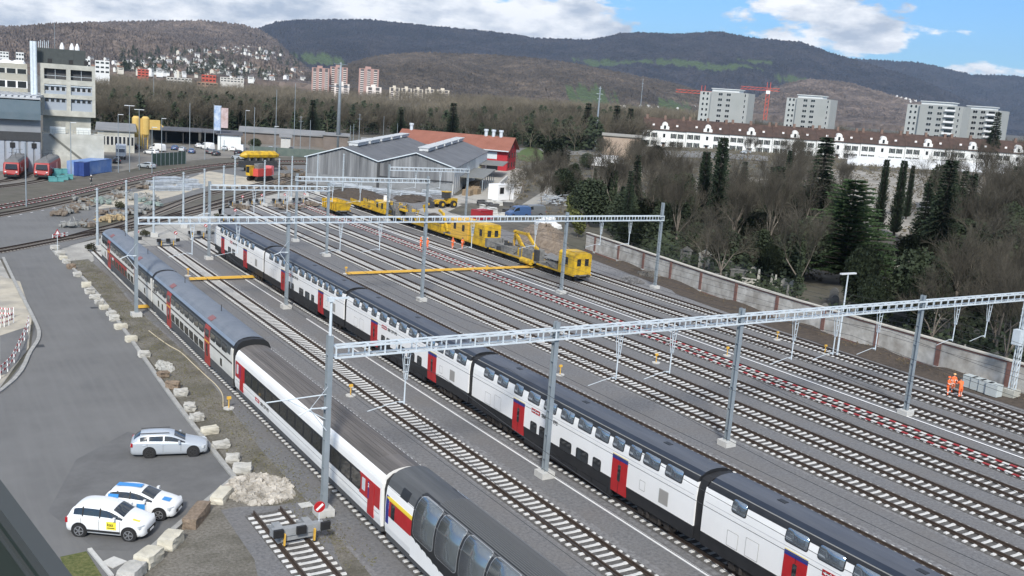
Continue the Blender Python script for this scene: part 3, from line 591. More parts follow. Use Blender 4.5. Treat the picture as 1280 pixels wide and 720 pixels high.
# ================================================================ trains
T_BLK=mat('train_black',(.010,.011,.013),.5,(.022,.023,.026),1.5,1.); T_NAVY=mat('train_navy',(.010,.017,.032),.4,(.018,.027,.045),.7,1.); T_ROOF=streak('train_roof',(.055,.063,.082),(.095,.105,.125),(1.5,.15,1),1.,.55)
T_GREY=streak('roof_grey',(.05,.053,.056),(.10,.104,.108),(2.5,.12,1),1.,.6); BOG=mat('bogie',(.018,.016,.015),.8,(.04,.034,.03),3,1.)
BLUE=mat('header_blue',(.02,.03,.20),.5); YSTR=mat('stripe_yellow',(.80,.60,.05),.5); DOORW=mat('lower_white',(.62,.62,.60),.5,(.74,.74,.72),1,1.)
DIRTW=streak('dusty_white',(.56,.55,.50),(.70,.69,.65),(.7,.7,.3),1.,.5)
def mirror(h): return [(x,z) for x,z in h]+[(-x,z) for x,z in reversed(h)]
def bogie(o,y,w=.92):
    b=MB(); 
    for s in (-1,1):
        b.b2(s*1.08-.07,s*1.08+.07,y-1.5,y+1.5,.62,.86); b.b2(s*1.08-.05,s*1.08+.05,y-.5,y+.5,.4,.62)
        for q in (-1.15,1.15): b.box(s*1.1,y+q,.66,.2,.42,.36); b.tube([(s*1.16,y+q*.45,.5),(s*1.16,y+q*.45,.95)],.12,8)
    b.b2(-1.0,1.0,y-.4,y+.4,.55,.8); bb=b.build('bogie',BOG,o)
    for q in (-1.15,1.15):
        wz=MB(); 
        for s in (-1,1): wz.tube([(s*.69,y+q,.72),(s*.82,y+q,.72)],.45,20)
        wz.tube([(-.7,y+q,.72),(.7,y+q,.72)],.07,8); wz.build('wheelset',mat('wheel_steel',(.06,.05,.045),.5,(.10,.085,.07),3,metal=.5),bb)
def panel(prof,y0,y1,off=.02,r=.09,z0=None,z1=None,side=-1,nz=8):   # curved panel following a profile; side -1 = left
    zs=[p[1] for p in prof]; X_=lambda z: float(np.interp(z,zs,[p[0] for p in prof]))
    n=nz; dz=np.linspace(z0,z1,81); dxs=np.array([X_(z) for z in dz]); arc=np.concatenate([[0],np.cumsum(np.hypot(np.diff(dz),np.diff(dxs)))]); AL=arc[-1]
    if n<=8 and r>0 and r<AL*.45: tp=[0,r*.3,r,AL*.35,AL*.5,AL*.65,AL-r,AL-r*.3,AL]
    else: tp=list(np.linspace(0,AL,n+1))
    n=len(tp)-1; Zs=[float(np.interp(t,arc,dz)) for t in tp]; mb=MB(); vs=[]
    for z,t in zip(Zs,tp):
        e=min(t,AL-t); ins=r*(1-math.sqrt(max(0,1-(1-min(1,e/r))**2))) if r>0 else 0
        dx=(X_(z+.02)-X_(z-.02))/.04; nrm=math.sqrt(1+dx*dx); x=X_(z)+off/nrm; zz=z-dx*off/nrm
        vs+=[(side*x,y0+ins,zz),(side*x,y1-ins,zz)]
    fs=[(2*k,2*k+1,2*k+3,2*k+2) for k in range(n)]
    mb.add(vs,fs)
    # rim back to the body
    vb=[(v[0]-side*(off+.02),v[1],v[2]) for v in vs]; o=len(mb.v); mb.v+=vb
    loop=[2*k for k in range(n+1)]+[2*k+1 for k in range(n,-1,-1)]
    for a,b in zip(loop,loop[1:]+loop[:1]): mb.f.append((a,b,b+o,a+o)); mb.m.append(0)
    return mb
DDP=[(1.36,1.0),(1.41,1.5),(1.42,2.6),(1.415,3.3),(1.385,3.8),(1.32,4.14),(1.25,4.30),(1.15,4.44)]
def dd_car(X,yn,L,label,nose=False,up=None,low=None,doors=(5.7,16.9),group='coaches of the white double-deck train',flip=False):
    o=thing('double_deck_coach',label,'train coach',(X,yn,0),0,group)
    # white shell
    half=[(1.412,1.70),(1.42,2.6),(1.415,3.3),(1.385,3.8),(1.32,4.14)]
    b=MB(); 
    n0=0.0
    if nose:   # sloping cab end (far end)
        prof=mirror(half); 
        b.prism(prof,-2.2,-L); vs=[];pr=prof
        sc_=[(-2.2,1.,1.,0),(-1.2,.97,.98,0),(-.4,.9,.86,0),(0,.82,.66,0)]
        vs=[(x*s,y,1.70+(z-1.70)*k) for y,s,k,_ in sc_ for x,z in pr]; n=len(pr)
        fs=[(i*n+j,i*n+(j+1)%n,(i+1)*n+(j+1)%n,(i+1)*n+j) for i in range(3) for j in range(n)]+[tuple(range(3*n,4*n))]
        b.add(vs,fs)
    else: b.prism(mirror(half),0,-L)
    for s in (-1,1):
        for zz in (3.42,): b.box(s*1.4205,-L/2,zz,.004,L-.3,.014,0,1)
    b.build('body',[WHITET,mat('panel_gap_light',(.30,.30,.30),.8)],o)
    b=MB(); y1=-.1 if not nose else -1.9
    rp=[(1.32,4.145),(1.25,4.30),(1.15,4.44),(1.10,4.47),(1.06,4.45),(.80,4.62),(.45,4.72),(0,4.745)]
    rp=rp[:-1]+[(0,4.745)]+[(-x,z) for x,z in reversed(rp[:-1])]
    n=len(rp); vs=[(x,y,z) for y in (y1,-L+.1) for x,z in rp]; mm=[0,0,3,1,1,2,2,2,2,1,1,3,0,0]
    for i in range(n-1): b.v; 
    o0=len(b.v); b.v+=vs
    for i in range(n-1): b.f.append((o0+i,o0+i+1,o0+n+i+1,o0+n+i)); b.m.append(mm[i])
    b.f+= [tuple(range(o0,o0+n)),tuple(range(o0+2*n-1,o0+n-1,-1))]; b.m+=[0,0]
    for k in range(3): b.box(0,-4-8*k,4.75,.3,.5,.03,0,0)
    b.build('roof',[T_BLK,T_NAVY,T_ROOF,mat('cant_rail',(.20,.20,.19),.5)],o,fix=False)
    b=MB(); ya=0 if not nose else -1.0
    b.prism(mirror([(1.34,.95),(1.36,1.2),(1.405,1.6),(1.408,1.698)]),-L,ya); b.b2(-1.3,1.3,-L+7.2,-7.2,.55,.95); b.b2(-1.1,1.1,-L+.3,-1.2,.75,.95)
    for k in range(6): b.b2(-1.33,-1.29,-L+7.6+k*1.6,-L+8.8+k*1.6,.60,.92)
    b.build('underframe',T_BLK,o)
    bogie(o,-3.4); bogie(o,-L+3.4)
    # gangway (dark bellows) at the near end
    b=MB(); gp=[(1.30,1.0),(1.34,3.3),(1.28,3.95),(1.12,4.35),(.8,4.52),(0,4.6)]; b.prism(gp+[(-x,z) for x,z in reversed(gp[:-1])],-L,-L-.55); b.build('gangway',BLACK,o)
    up=up or [(1.5,2.85),(3.4,4.75),(5.65,6.7),(7.4,8.8),(9.35,10.75),(11.3,12.7),(13.2,14.6),(15.0,16.35),(16.75,17.8),(18.3,19.35),(19.6,21.0),(21.5,22.9)]
    low=low or [(8.0,8.7),(9.1,9.8),(11.5,12.7),(13.3,14.5),(15.05,15.8)]
    for s in (-1,1):
        for a,c in up:
            f=panel(DDP,-c-.02,-a+.02,.012,.13,3.60,4.34,s).build('upper_window',BLACK,o,smooth=False)
            panel(DDP,-c+.03,-a-.03,.026,.11,3.65,4.29,s).build('pane',GLASSB,f,smooth=8)
        for a,c in low:
            f=panel(DDP,-c-.05,-a+.05,.010,.14,1.60,2.38,s).build('lower_window',BLACK,o)
            panel(DDP,-c,-a,.02,.1,1.65,2.33,s).build('pane',GLASS,f)
        for a in doors:
            d=panel(DDP,-a-1.45,-a,.016,.02,.98,3.24,s).build('door',REDT,o)
            panel(DDP,-a-1.45,-a,.022,.0,3.02,3.24,s).build('door_header',BLUE,d)
            panel(DDP,-a-.85,-a-.58,.024,.06,1.75,2.75,s).build('door_window',GLASS,d)
            m_=MB(); m_.box(s*1.437,-a-.72,2.1,.01,.02,2.2); m_.build('door_gap',BLACK,d)
            m_=MB(); m_.box(s*1.425,-a-.72,3.28,.012,1.45,.03); m_.build('door_stripe',YSTR,d)
        for (a,c,z0_,z1_,mt) in [(3.2,4.1,1.75,2.75,'h'),(1.9,2.7,1.75,2.6,'h'),(L-2.9,L-2.1,1.9,2.75,'g'),(L-4.6,L-4.1,2.0,2.6,'h')]:
            f=panel(DDP,-c,-a,.006,.04,z0_,z1_,s).build('hatch',mat('panel_grey',(.42,.42,.40),.6),o)
            panel(DDP,-c+.04,-a-.04,.010,.03,z0_+.04,z1_-.04,s).build('hatch_cover',mat('grille',(.30,.29,.27),.6) if mt=='g' else WHITET,f)
    # lettering
    lx=8.0
    for s in (-1,):
        lo=MB(); lo.box(-1.428,-lx-.5,3.13,.012,1.0,.30); lg=lo.build('logo',REDT,o)
        m_=MB(); m_.box(-1.436,-lx-.5,3.13,.006,.62,.06); m_.box(-1.436,-lx-.5,3.13,.006,.07,.2)
        m_.add([(-1.437,-lx-.95,3.13),(-1.437,-lx-.78,3.22),(-1.437,-lx-.78,3.04)],[(0,1,2)]); m_.add([(-1.437,-lx-.05,3.13),(-1.437,-lx-.22,3.22),(-1.437,-lx-.22,3.04)],[(0,1,2)]); m_.build('logo_arrows',WHITEP,lg,fix=False)
        text('SBB CFF FFS',.36,mat('letter_black',(.03,.03,.03),.6),o,(-1.427,-lx-1.2,3.0),(PI/2,0,-PI/2))
    return o
dd_car(36.95,130.0,21.1,'farthest coach of the white double-deck train, with a sloping cab end',nose=True,doors=(4.1,13.6),up=[(3.5,4.8),(5.3,6.6),(7.1,8.4),(8.9,10.2),(10.7,12),(12.5,13.6),(14.2,15.5),(16.2,17.6)],low=[(7.2,8.4),(9.0,10.2)])
dd_car(36.95,108.3,23.6,'second coach from the far end of the white double-deck train')
dd_car(36.95,84.1,23.5,'middle coach of the white double-deck train, left of the nearest gantry beam')
dd_car(36.95,60.0,24.1,'fourth coach of the white double-deck train, right of the post of the nearest gantry')
dd_car(36.95,35.3,24.3,'nearest coach of the white double-deck train, cut by the bottom edge',up=[(1.9+.1,3.0),(5.6,7.0),(7.6,9.1),(9.6,11),(11.5,12.9),(13.4,14.8),(15.3,16.6),(17.1,18.2),(18.8,20),(20.6,22)],doors=(5.7,16.9))
# ---- left train: two older double-deckers, a single-deck coach, a panorama coach
def old_dd(X,yn,L,label,redband=None,doors=(6.0,19.0),group='coaches of the left hand train',letter=None):
    o=thing('double_deck_coach',label,'train coach',(X,yn,0),0,group)
    half=[(1.37,1.30),(1.42,1.7),(1.43,2.9),(1.41,3.45),(1.36,3.60)]
    b=MB(); b.prism(mirror(half),0,-L); 
    b.build('body',[DIRTW],o)
    for s in (-1,1):
        m_=MB(); m_.box(s*1.4235,-L/2,2.47,.02,L-.05,.14); m_.build('stripe',mat('brown_stripe',(.05,.04,.035),.6),o)
        m_=panel([(1.42,2.9),(1.43,3.0),(1.41,3.45),(1.38,3.60),(1.30,3.85)],-L+.5,-.5,.008,0,3.0,3.62,s); m_.build('window_band',mat('dark_band',(.06,.065,.065),.5),o)
    rp=[(1.36,3.605),(1.30,3.80),(1.18,4.02),(.95,4.24),(.6,4.38),(.25,4.44),(0,4.45)]; rp=rp+[(-x,z) for x,z in reversed(rp[:-1])]; n=len(rp)
    b=MB(); b.v+=[(x,y,z) for y in (-.08,-L+.08) for x,z in rp]; RM=[2,1,0,0,0,0,0,0,0,0,1,2]
    for i in range(n-1): b.f.append((i,i+1,n+i+1,n+i)); b.m.append(RM[i])
    b.f+=[tuple(range(n)),tuple(range(2*n-1,n-1,-1))]; b.m+=[2,2]
    b.build('roof',[mat('roof_slate',(.12,.14,.17),.6,(.18,.20,.23),.8,1.),mat('roof_sheen',(.16,.20,.26),.4,(.22,.26,.32),1,1.),T_BLK],o,fix=False)
    for k in range(2): m_=MB(); m_.tube([(.2,-6-12*k,4.44),(.2,-6-12*k,5.0)],.03,6); m_.build('roof_aerial',T_BLK,o)
    for d_ in doors:
        m_=MB(); m_.box(-.95,-d_-.3,4.26,.5,1.1,.03,0,0,0,-.52); m_.build('roof_marking',mat('faded_red',(.26,.07,.07),.7,(.17,.13,.14),3,1.),o)
    b=MB(); b.b2(-1.37,1.37,-L,0,.62,1.298); b.b2(-1.2,1.2,-L+6.5,-6.5,.4,.62); b.build('underframe',mat('skirt_grey',(.055,.058,.062),.7,(.09,.09,.09),2,1.),o)
    bogie(o,-3.4); bogie(o,-L+3.4)
    b=MB(); gp=[(1.30,.8),(1.36,3.2),(1.30,3.75),(1.12,4.1),(.8,4.32),(0,4.42)]; b.prism(gp+[(-x,z) for x,z in reversed(gp[:-1])],-L,-L-.55); b.build('gangway',BLACK,o)
    PR=[(1.37,.9),(1.37,1.30),(1.42,1.7),(1.43,2.9),(1.41,3.45),(1.36,3.6)]
    if redband:
        for s in (-1,1): panel(PR,-redband[1],-redband[0],.006,0,1.31,2.39,s).build('red_panel',REDD,o)
    ups=[]; y=1.0
    while y<L-1.6:
        if all(not (y+1.35>d-.05 and y<d+1.65) for d in doors): ups.append((y,y+1.3)); y+=1.62
        else: y+=.2
    for s in (-1,1):
        for a,c in ups:
            panel([(1.42,2.0),(1.43,2.9),(1.41,3.45),(1.39,3.6)],-c,-a,.022,.1,2.88,3.52,s).build('upper_window',GLASS,o)
        for a,c in ups:
            if a>doors[0]+1.5 and c<doors[1]: panel(PR,-c,-a,.016,.1,1.36,2.08,s).build('lower_window',GLASS,o)
        for q in (2.4,4.0,L-3.2): panel(PR,-q-.5,-q,.016,.05,1.5,2.1,s).build('small_window',GLASS,o)
        for d_ in doors:
            d=panel([(1.38,.5),(1.38,1.3),(1.42,1.7),(1.43,2.9),(1.41,3.45),(1.36,3.6),(1.30,3.85)],-d_-1.5,-d_,.03,0,.55,3.74,s).build('door',REDD,o)
            panel(PR,-d_-.95,-d_-.5,.042,.06,1.15,2.25,s).build('door_window',GLASS,d)
            panel([(1.42,2.0),(1.43,2.9),(1.41,3.45),(1.36,3.6)],-d_-1.3,-d_-.2,.04,.08,2.85,3.45,s).build('door_window',GLASS,d)
            m_=MB(); m_.box(s*1.464,-d_-.75,2.47,.012,1.5,.12); m_.build('door_stripe',YELB,d)
    if letter: text(letter[0],.42,letter[3],o,(-1.44,-letter[1],letter[2]),(PI/2,0,-PI/2))
    return o
old_dd(22.3,125.1,27.2,'farthest coach of the left train, with a red panel on its lower deck',redband=(5.4,15.3),doors=(4.2,19.2),letter=('SBB',7.2,1.9,WHITEP))
old_dd(22.3,97.4,26.8,'second coach of the left train, cream double-decker with two red doors',doors=(6.0,19.1),letter=('SBB CFF',.5,2.62,mat('letter_black',(.03,.03,.03),.6)))
# inter-car end wall (grey door) facing the single deck coach
def single_deck():
    L=26.1; yn=69.9; X=22.3; o=thing('passenger_coach','single-deck white coach with dark window band and red door ends, between double-decker and panorama coach','train coach',(X,yn,0),0,'coaches of the left hand train')
    half=[(1.36,.92),(1.42,1.3),(1.42,2.9),(1.38,3.3)]
    b=MB(); b.prism(mirror(half),0,-L); b.build('body',WHITET,o)
    rp=[(1.38,3.303),(1.33,3.48),(1.22,3.66),(1.14,3.72),(1.0,3.82),(.75,3.93),(.4,4.01),(0,4.04)]; rp=rp+[(-x,z) for x,z in reversed(rp[:-1])]; n=len(rp)
    b=MB(); b.v+=[(x,y,z) for y in (-.08,-L+.08) for x,z in rp]; RM=[0,0,0,1,1,1,1,1,1,1,1,0,0,0]
    for i in range(n-1): b.f.append((i,i+1,n+i+1,n+i)); b.m.append(RM[i])
    b.f+=[tuple(range(n)),tuple(range(2*n-1,n-1,-1))]; b.m+=[0,0]
    for k in range(-6,7): 
        if k: x=k*.15; b.box(x,-L/2,4.045-.115*(x*x)*1.9,.04,L-4,.03,0,1)
    b.build('roof',[WHITET,streak('brown_grey_roof',(.06,.055,.052),(.17,.155,.145),(5,.1,1),1.1,.7)],o,fix=False)
    
    for s in (-1,1):
        f=panel([(1.42,1.3),(1.42,2.9),(1.38,3.3)],-23.3,-2.4,.010,0,1.88,2.98,s).build('window_band',T_BLK,o)
        y=2.7
        while y<22.3: panel([(1.42,1.3),(1.42,2.9),(1.38,3.3)],-y-1.25,-y,.022,.1,1.98,2.88,s).build('window',GLASS,f); y+=1.5
        for a,c in ((0.15,2.4),(23.3,25.95)):
            r_=panel([(1.42,1.3),(1.42,2.9),(1.38,3.3)],-c,-a,.012,0,1.80,2.98,s).build('end_panel',REDT,o)
            panel([(1.42,1.3),(1.42,2.9),(1.38,3.3)],-(a+.75),-(a+.35),.024,.04,2.1,2.8,s).build('toilet_window',mat('frosted',(.55,.6,.62),.4),r_)
            d=panel([(1.42,.5),(1.42,2.9),(1.38,3.3)],-(a+1.95),-(a+1.15),.03,0,1.05,2.92,s).build('door',REDT,r_) 
            panel([(1.42,.5),(1.42,2.9),(1.38,3.3)],-(a+1.3),-(a+1.17),.036,0,1.9,2.85,s).build('door_edge',BLUE,r_)
        m_=MB(); m_.box(s*1.424,-L/2,1.55,.006,L-.4,.02); m_.build('panel_line',mat('panel_gap',(.12,.12,.12),.8),o)
    text('2',.3,WHITEP,o,(-1.462,-23.85-.62,2.55),(PI/2,0,-PI/2)); 
    lo=MB(); lo.box(-1.43,-5.4,1.5,.012,.9,.26); lg=lo.build('logo',REDT,o)
    m_=MB(); m_.box(-1.438,-5.4,1.5,.006,.56,.055); m_.box(-1.438,-5.4,1.5,.006,.06,.18); m_.build('logo_arrows',WHITEP,lg)
    text('SBB CFF FFS',.34,mat('letter_black',(.03,.03,.03),.6),o,(-1.43,-6.1,1.38),(PI/2,0,-PI/2))
    b=MB(); b.b2(-1.33,1.33,-L+.05,-.05,.60,.918); b.b2(-1.2,1.2,-L+7,-7,.4,.6); b.build('underframe',mat('skirt_grey',(.055,.058,.062),.7),o)
    bogie(o,-3.4); bogie(o,-L+3.4)
    b=MB(); gp=[(1.20,.8),(1.25,3.0),(1.15,3.5),(.8,3.8),(0,3.95)]; b.prism(gp+[(-x,z) for x,z in reversed(gp[:-1])],-L,-L-.5); b.build('gangway',BLACK,o)
    b=MB(); b.prism([(.75,1.2),(.75,3.7),(.6,3.88),(-.6,3.88),(-.75,3.7),(-.75,1.2)],.02,.28); b.build('end_door',mat('grey_door',(.35,.36,.36),.6),o)
single_deck()
def panorama():
    L=26.4; yn=43.25; X=22.3; o=thing('panorama_coach','panorama coach with tall windows curving into the roof, nearest coach of the left train','train coach',(X,yn,0),0,'coaches of the left hand train')
    P_=[(1.36,.92),(1.42,1.3),(1.43,2.3),(1.41,2.9),(1.34,3.4),(1.18,3.80),(1.0,4.02),(.75,4.17),(.4,4.27),(0,4.3)]
    b=MB(); rp=P_+[(-x,z) for x,z in reversed(P_[:-1])]; n=len(rp); b.v+=[(x,y,z) for y in (0,-L) for x,z in rp]
    RM=[0,0,0,0,1,1,1,1,1,1,1,1,1,1,0,0,0,0]
    for i in range(n-1): b.f.append((i,i+1,n+i+1,n+i)); b.m.append(RM[i])
    b.f+=[tuple(range(n)),tuple(range(2*n-1,n-1,-1))]; b.m+=[1,1]
    b.build('body',[WHITET,T_GREY],o,fix=False)
    b=MB(); 
    for k in range(-9,10): x=k*.105; b.box(x,-L/2-1.5,np.interp(abs(x),[0,.4,.75,1.0],[4.3,4.27,4.17,4.02])+.018,.035,L-6.2,.04)
    b.build('roof_ribs',mat('rib_grey',(.12,.125,.13),.6),o)
    NP=P_[2:9]; SP=[p for p in P_]
    for s in (-1,1):
        panel(SP,-3.0,-.02,.006,0,2.32,3.45,s).build('end_white',WHITET,o)
        r_=panel(SP,-3.05,-.45,.014,0,1.95,2.92,s).build('end_panel',REDT,o)
        panel(SP,-3.05,-.2,.018,0,2.80,3.0,s).build('yellow_stripe',YSTR,r_)
        panel(SP,-.42,-.1,.02,0,1.5,3.0,s).build('door_edge',BLUE,r_)
        panel(SP,-1.15,-.72,.024,.05,1.95,2.75,s).build('door_window',GLASS,r_)
        panel(SP,-2.35,-1.5,.03,.02,3.42,3.86,s).build('roof_hatch',T_BLK,o)
        f=panel(SP,-L+2.5,-3.05,.010,.1,1.32,4.18,s,16).build('window_band',T_BLK,o)
        y=3.25; 
        while y<L-4:
            panel(SP,-y-2.09,-y+.04,.018,.26,2.08,4.12,s,24).build('window_frame',mat('frame_silver',(.35,.36,.37),.4,metal=.5),f); panel(SP,-y-2.05,-y,.028,.24,2.12,4.08,s,24).build('panorama_window',mat('pano_glass',(.22,.25,.27),.10,metal=.7,spec=1),f,smooth=24); y+=2.32
        # stepped white graphic along the lower side
        m_=MB(); y=3.05; z=2.02
        for k in range(12): m_.add([(s*1.452,-y,.95),(s*1.452,-y-.62,.95),(s*1.452,-y-.62,z-.16),(s*1.452,-y-.36,z-.02),(s*1.452,-y,z)],[(0,1,2,3,4)]); y+=.62; z-=.085
        m_.build('white_graphic',WHITET,o,fix=False)
    # seats seen through? underframe
    b=MB(); b.b2(-1.33,1.33,-L+.05,-.05,.60,.918); b.b2(-1.2,1.2,-L+7,-7,.4,.6); b.build('underframe',mat('skirt_grey',(.055,.058,.062),.7),o)
    bogie(o,-3.4); bogie(o,-L+3.4)
panorama()
# ================================================================ buildings
def facedir(px):  # direction of the view at a pixel column, horizontally
    d=ray(px,300); h=math.hypot(d[0],d[1]); return Vector((d[0]/h,d[1]/h,0))
def block(name,label,cat,p0,ang,w,d,h,wallm,z0=None,group=None):
    """box building: p0 = front-left ground corner, ang = direction of the front wall (radians from +X), local x along front, y into depth"""
    o=thing(name,label,cat,(p0.x,p0.y,p0.z if z0 is None else z0),ang,group)
    b=MB(); b.b2(0,w,0,d,-2,h); b.build('wall',wallm,o); return o
def win(o,x,z,w,h,y=-.03,frame=None,glass=GLASS,name='window',t=.05,mull=0):
    b=MB(); b.b2(x-.06,x+w+.06,y,y+t,z-.06,z+h+.06); f=b.build(name,frame or WHITEP,o)
    b=MB()
    n=mull+1
    for k in range(n): b.b2(x+w*k/n+(.03 if k else 0),x+w*(k+1)/n-(.03 if k<n-1 else 0),y-.012,y,z,z+h)
    b.build('pane',glass,f); return f
# --- concrete depot tower (left)
DT=250
def frameof(pxl,D): 
    a=at(pxl,150,D); v=facedir(pxl); return a,v
a=at(51,150,DT); b2_=at(119.5,150,DT); wid=(Vector((b2_.x-a.x,b2_.y-a.y,0))).length; ang=math.atan2(b2_.y-a.y,b2_.x-a.x)
zt=lambda py,px,D: at(px,py,D).z
Z_=lambda py: zt(py,85,DT)
o=thing('office_tower','raw concrete office tower with a dark ribbed roof room, beside the red locomotives','building',(a.x,a.y,0),ang)
top_=Z_(81); bot=Z_(145.5)
b=MB(); dd=11; wt=.9
# frame: floor bands and piers, with recessed bays
rows=[(Z_(87),Z_(100)),(Z_(106.5),Z_(118.5)),(Z_(123.5),Z_(138.5))]   # (top,bottom) of openings
cols=[(wid*.075,wid*.47),(wid*.55,wid*.94)]
edges=sorted([bot]+[r for q in rows for r in q]+[top_])
for i in range(0,len(edges)-1,2): b.b2(0,wid,0,dd,edges[i],edges[i+1])
for t_,bt in rows:
    b.b2(0,cols[0][0],.0,dd,bt,t_); b.b2(cols[0][1],cols[1][0],0,dd,bt,t_); b.b2(cols[1][1],wid,0,dd,bt,t_)
b.build('wall',CONCD,o)
for ri,(t_,bt) in enumerate(rows):
    for c0,c1 in cols:
        q=MB(); q.b2(c0,c1,1.2 if ri==0 else .45,1.4 if ri==0 else .6,bt,t_); rc=q.build('bay_panel',mat('dark_recess',(.06,.062,.066),.8) if ri==0 else mat('blue_grey_panel',(.30,.34,.39),.6),o)
        if ri==0:
            q=MB(); q.b2(c0,c1,.3,.34,bt+.75,bt+.82); q.b2((c0+c1)/2-.03,(c0+c1)/2+.03,.3,.36,bt,t_); q.build('railing',GALV,rc)
        else:
            n=4
            for k in range(n):
                ww=(c1-c0)/n
                if ri==1: win(rc,c0+ww*k+ww*.12,bt+(t_-bt)*.36,ww*.66,(t_-bt)*.40,.40,frame=WHITEP)
                else: win(rc,c0+ww*k+ww*.12,bt+(t_-bt)*.68,ww*.62,(t_-bt)*.26,.40,frame=mat('blue_grey_panel',(.3,.34,.39),.6))
        if ri==1:
            q=MB(); q.b2(c0,c1,.1,.5,t_-.35,t_-.15); q.build('blind_box',GALV,rc)
b=MB(); b.b2(.4,wid-1.0,1.5,dd-1,-1,bot-.002); b.build('lower_wall',CONCD,o)
b=MB(); b.b2(wid*.36,wid*.44,1.40,1.48,bot-4.2,bot-1.3); b.build('door',mat('door_grey',(.30,.30,.28),.7),o)
b=MB(); x0_=-wid*.06; b.b2(x0_,wid*.83,1.5,dd-1.5,top_+.003,Z_(62)); 
for k in range(30): xx=x0_+wid*.89*k/30; b.b2(xx,xx+.12,1.42,1.5,top_+.05,Z_(62)-.05)
rc=b.build('roof_room',mat('roof_room_green',(.045,.055,.055),.7,(.07,.08,.08),1.5),o)
for k in (.14,.52,.80): q=MB(); q.b2(wid*k,wid*k+.9,1.36,1.43,top_+.15,top_+1.1); q.build('vent',BLACK,rc)
for k in (.22,.48,.66,.76):
    if k>.3: q=MB(); q.tube([(wid*(k-.08),4,Z_(62)),(wid*(k-.08),4,Z_(62)+.5),(wid*(k-.08),4,Z_(62)+1.5)],[.5,.5,.15],10); q.build('roof_fan',WHITEP,o)
for k in range(6): q=MB(); q.tube([(wid*(-.02+.035*k),3,Z_(62)),(wid*(-.02+.035*k),3,Z_(54)+.3*(k%2))],.07,6); q.build('vent_pipe',GALV,o)
q=MB(); q.tube([(wid*.27,3,Z_(62)),(wid*.27,3,Z_(30))],.05,6); q.build('antenna',GALVD,o)
for s in (-.9,-1.5): q=MB(); q.tube([(s,-1.2,bot+4),(s,-1.2,Z_(55))],.42,12); q.build('flue',GALV,o)
# concrete retaining wall with stair slope in front
a=at(53,185,243); b2_=at(130,185,243)
ang=math.atan2(b2_.y-a.y,b2_.x-a.x); W=(Vector((b2_.x-a.x,b2_.y-a.y))).length; zt_=at(90,168,243).z
o=thing('retaining_wall','block concrete retaining wall with a slanting stair edge below the office tower','wall',(a.x,a.y,0),ang)
BLK=mat('white_blockwork',(.40,.40,.36),.9,(.56,.56,.51),1.6,1.,wscale=.4,wc=(.30,.30,.26),wamt=.6)
b=MB(); b.b2(0,W,0,6,-1,zt_)
for k in range(1,8): b.b2(.0,W,-.02,.0,k*zt_/8,k*zt_/8+.03)
b.build('wall',BLK,o); b=MB(); b.bar((1.5,-.12,zt_-.1),(W*.82,-.12,.6),.25,.4); b.build('stair_edge',mat('stair_dark',(.16,.16,.14),.9),o)
b=MB(); 
for k in range(12): b.b2(k*W/12,k*W/12+.05,.1,.15,zt_,zt_+1)
b.b2(0,W,.1,.15,zt_+.95,zt_+1.0); b.build('railing',GALVD,o)
for k,(xx,ww) in enumerate([(W*.12,3.2),(W*.55,3.0)]):
    q=MB(); q.b2(xx,xx+ww,1.2,3.2,zt_+.01,zt_+1.4); q.b2(xx+.1,xx+ww-.1,1.1,1.2,zt_+.5,zt_+1.2); ob=q.build('roof_unit',mat('unit_white',(.55,.58,.56),.6,(.68,.70,.68),2)); ob.location=(a.x,a.y,0); ob.rotation_euler=(0,0,ang); tag(ob,('left' if k==0 else 'right')+' white ventilation unit standing on top of the retaining wall','ventilation unit')
# --- depot hall far left (blue-grey fascia)
a=at(-60,150,236); b2_=at(51,150,236); ang=math.atan2(b2_.y-a.y,b2_.x-a.x); W=(b2_-a).xy.length
zq=lambda py: at(20,py,236).z
o=thing('depot_hall','blue-grey depot hall with grey folding doors at the left edge','building',(a.x,a.y,0),ang)
b=MB(); b.b2(0,W,1.5,40,-1,zq(123)); b.build('wall',mat('hall_grey',(.20,.215,.235),.7,(.26,.275,.295),.4),o)
b=MB(); b.b2(0,W,-.2,1.498,zq(149.),zq(124.5)); 
for k in range(60): b.b2(k*W/60,k*W/60+.06,-.26,-.2,zq(148.5),zq(140.2))
b.build('fascia',mat('fascia_blue',(.10,.145,.175),.5,(.13,.17,.20),.5),o)
b=MB(); b.b2(0,W,-.5,40,zq(123)+.01,zq(121)); 
for k in range(14): b.bar((k*W/14,0,zq(121)+.1),(k*W/14+4,30,zq(121)+.1),.8,.5)
b.build('roof',mat('roof_sheet',(.36,.38,.40),.5,(.5,.52,.54),.6),o)
b=MB(); b.b2(0,W,1.2,1.49,zq(176),zq(165)); b.build('clerestory',DARK,o)
b=MB(); 
for k in range(12): b.b2(k*W/12+.2,(k+1)*W/12-.2,1.3,1.48,0,zq(177)); 
b.build('door',mat('fold_door',(.27,.31,.36),.6,(.34,.37,.42),.8),o)
for k in (7,10): q=MB(); q.b2(k*W/12+.9,k*W/12+1.9,1.22,1.30,zq(184)-.2,zq(184)+.9); q.build('door_number',BLACK,o)
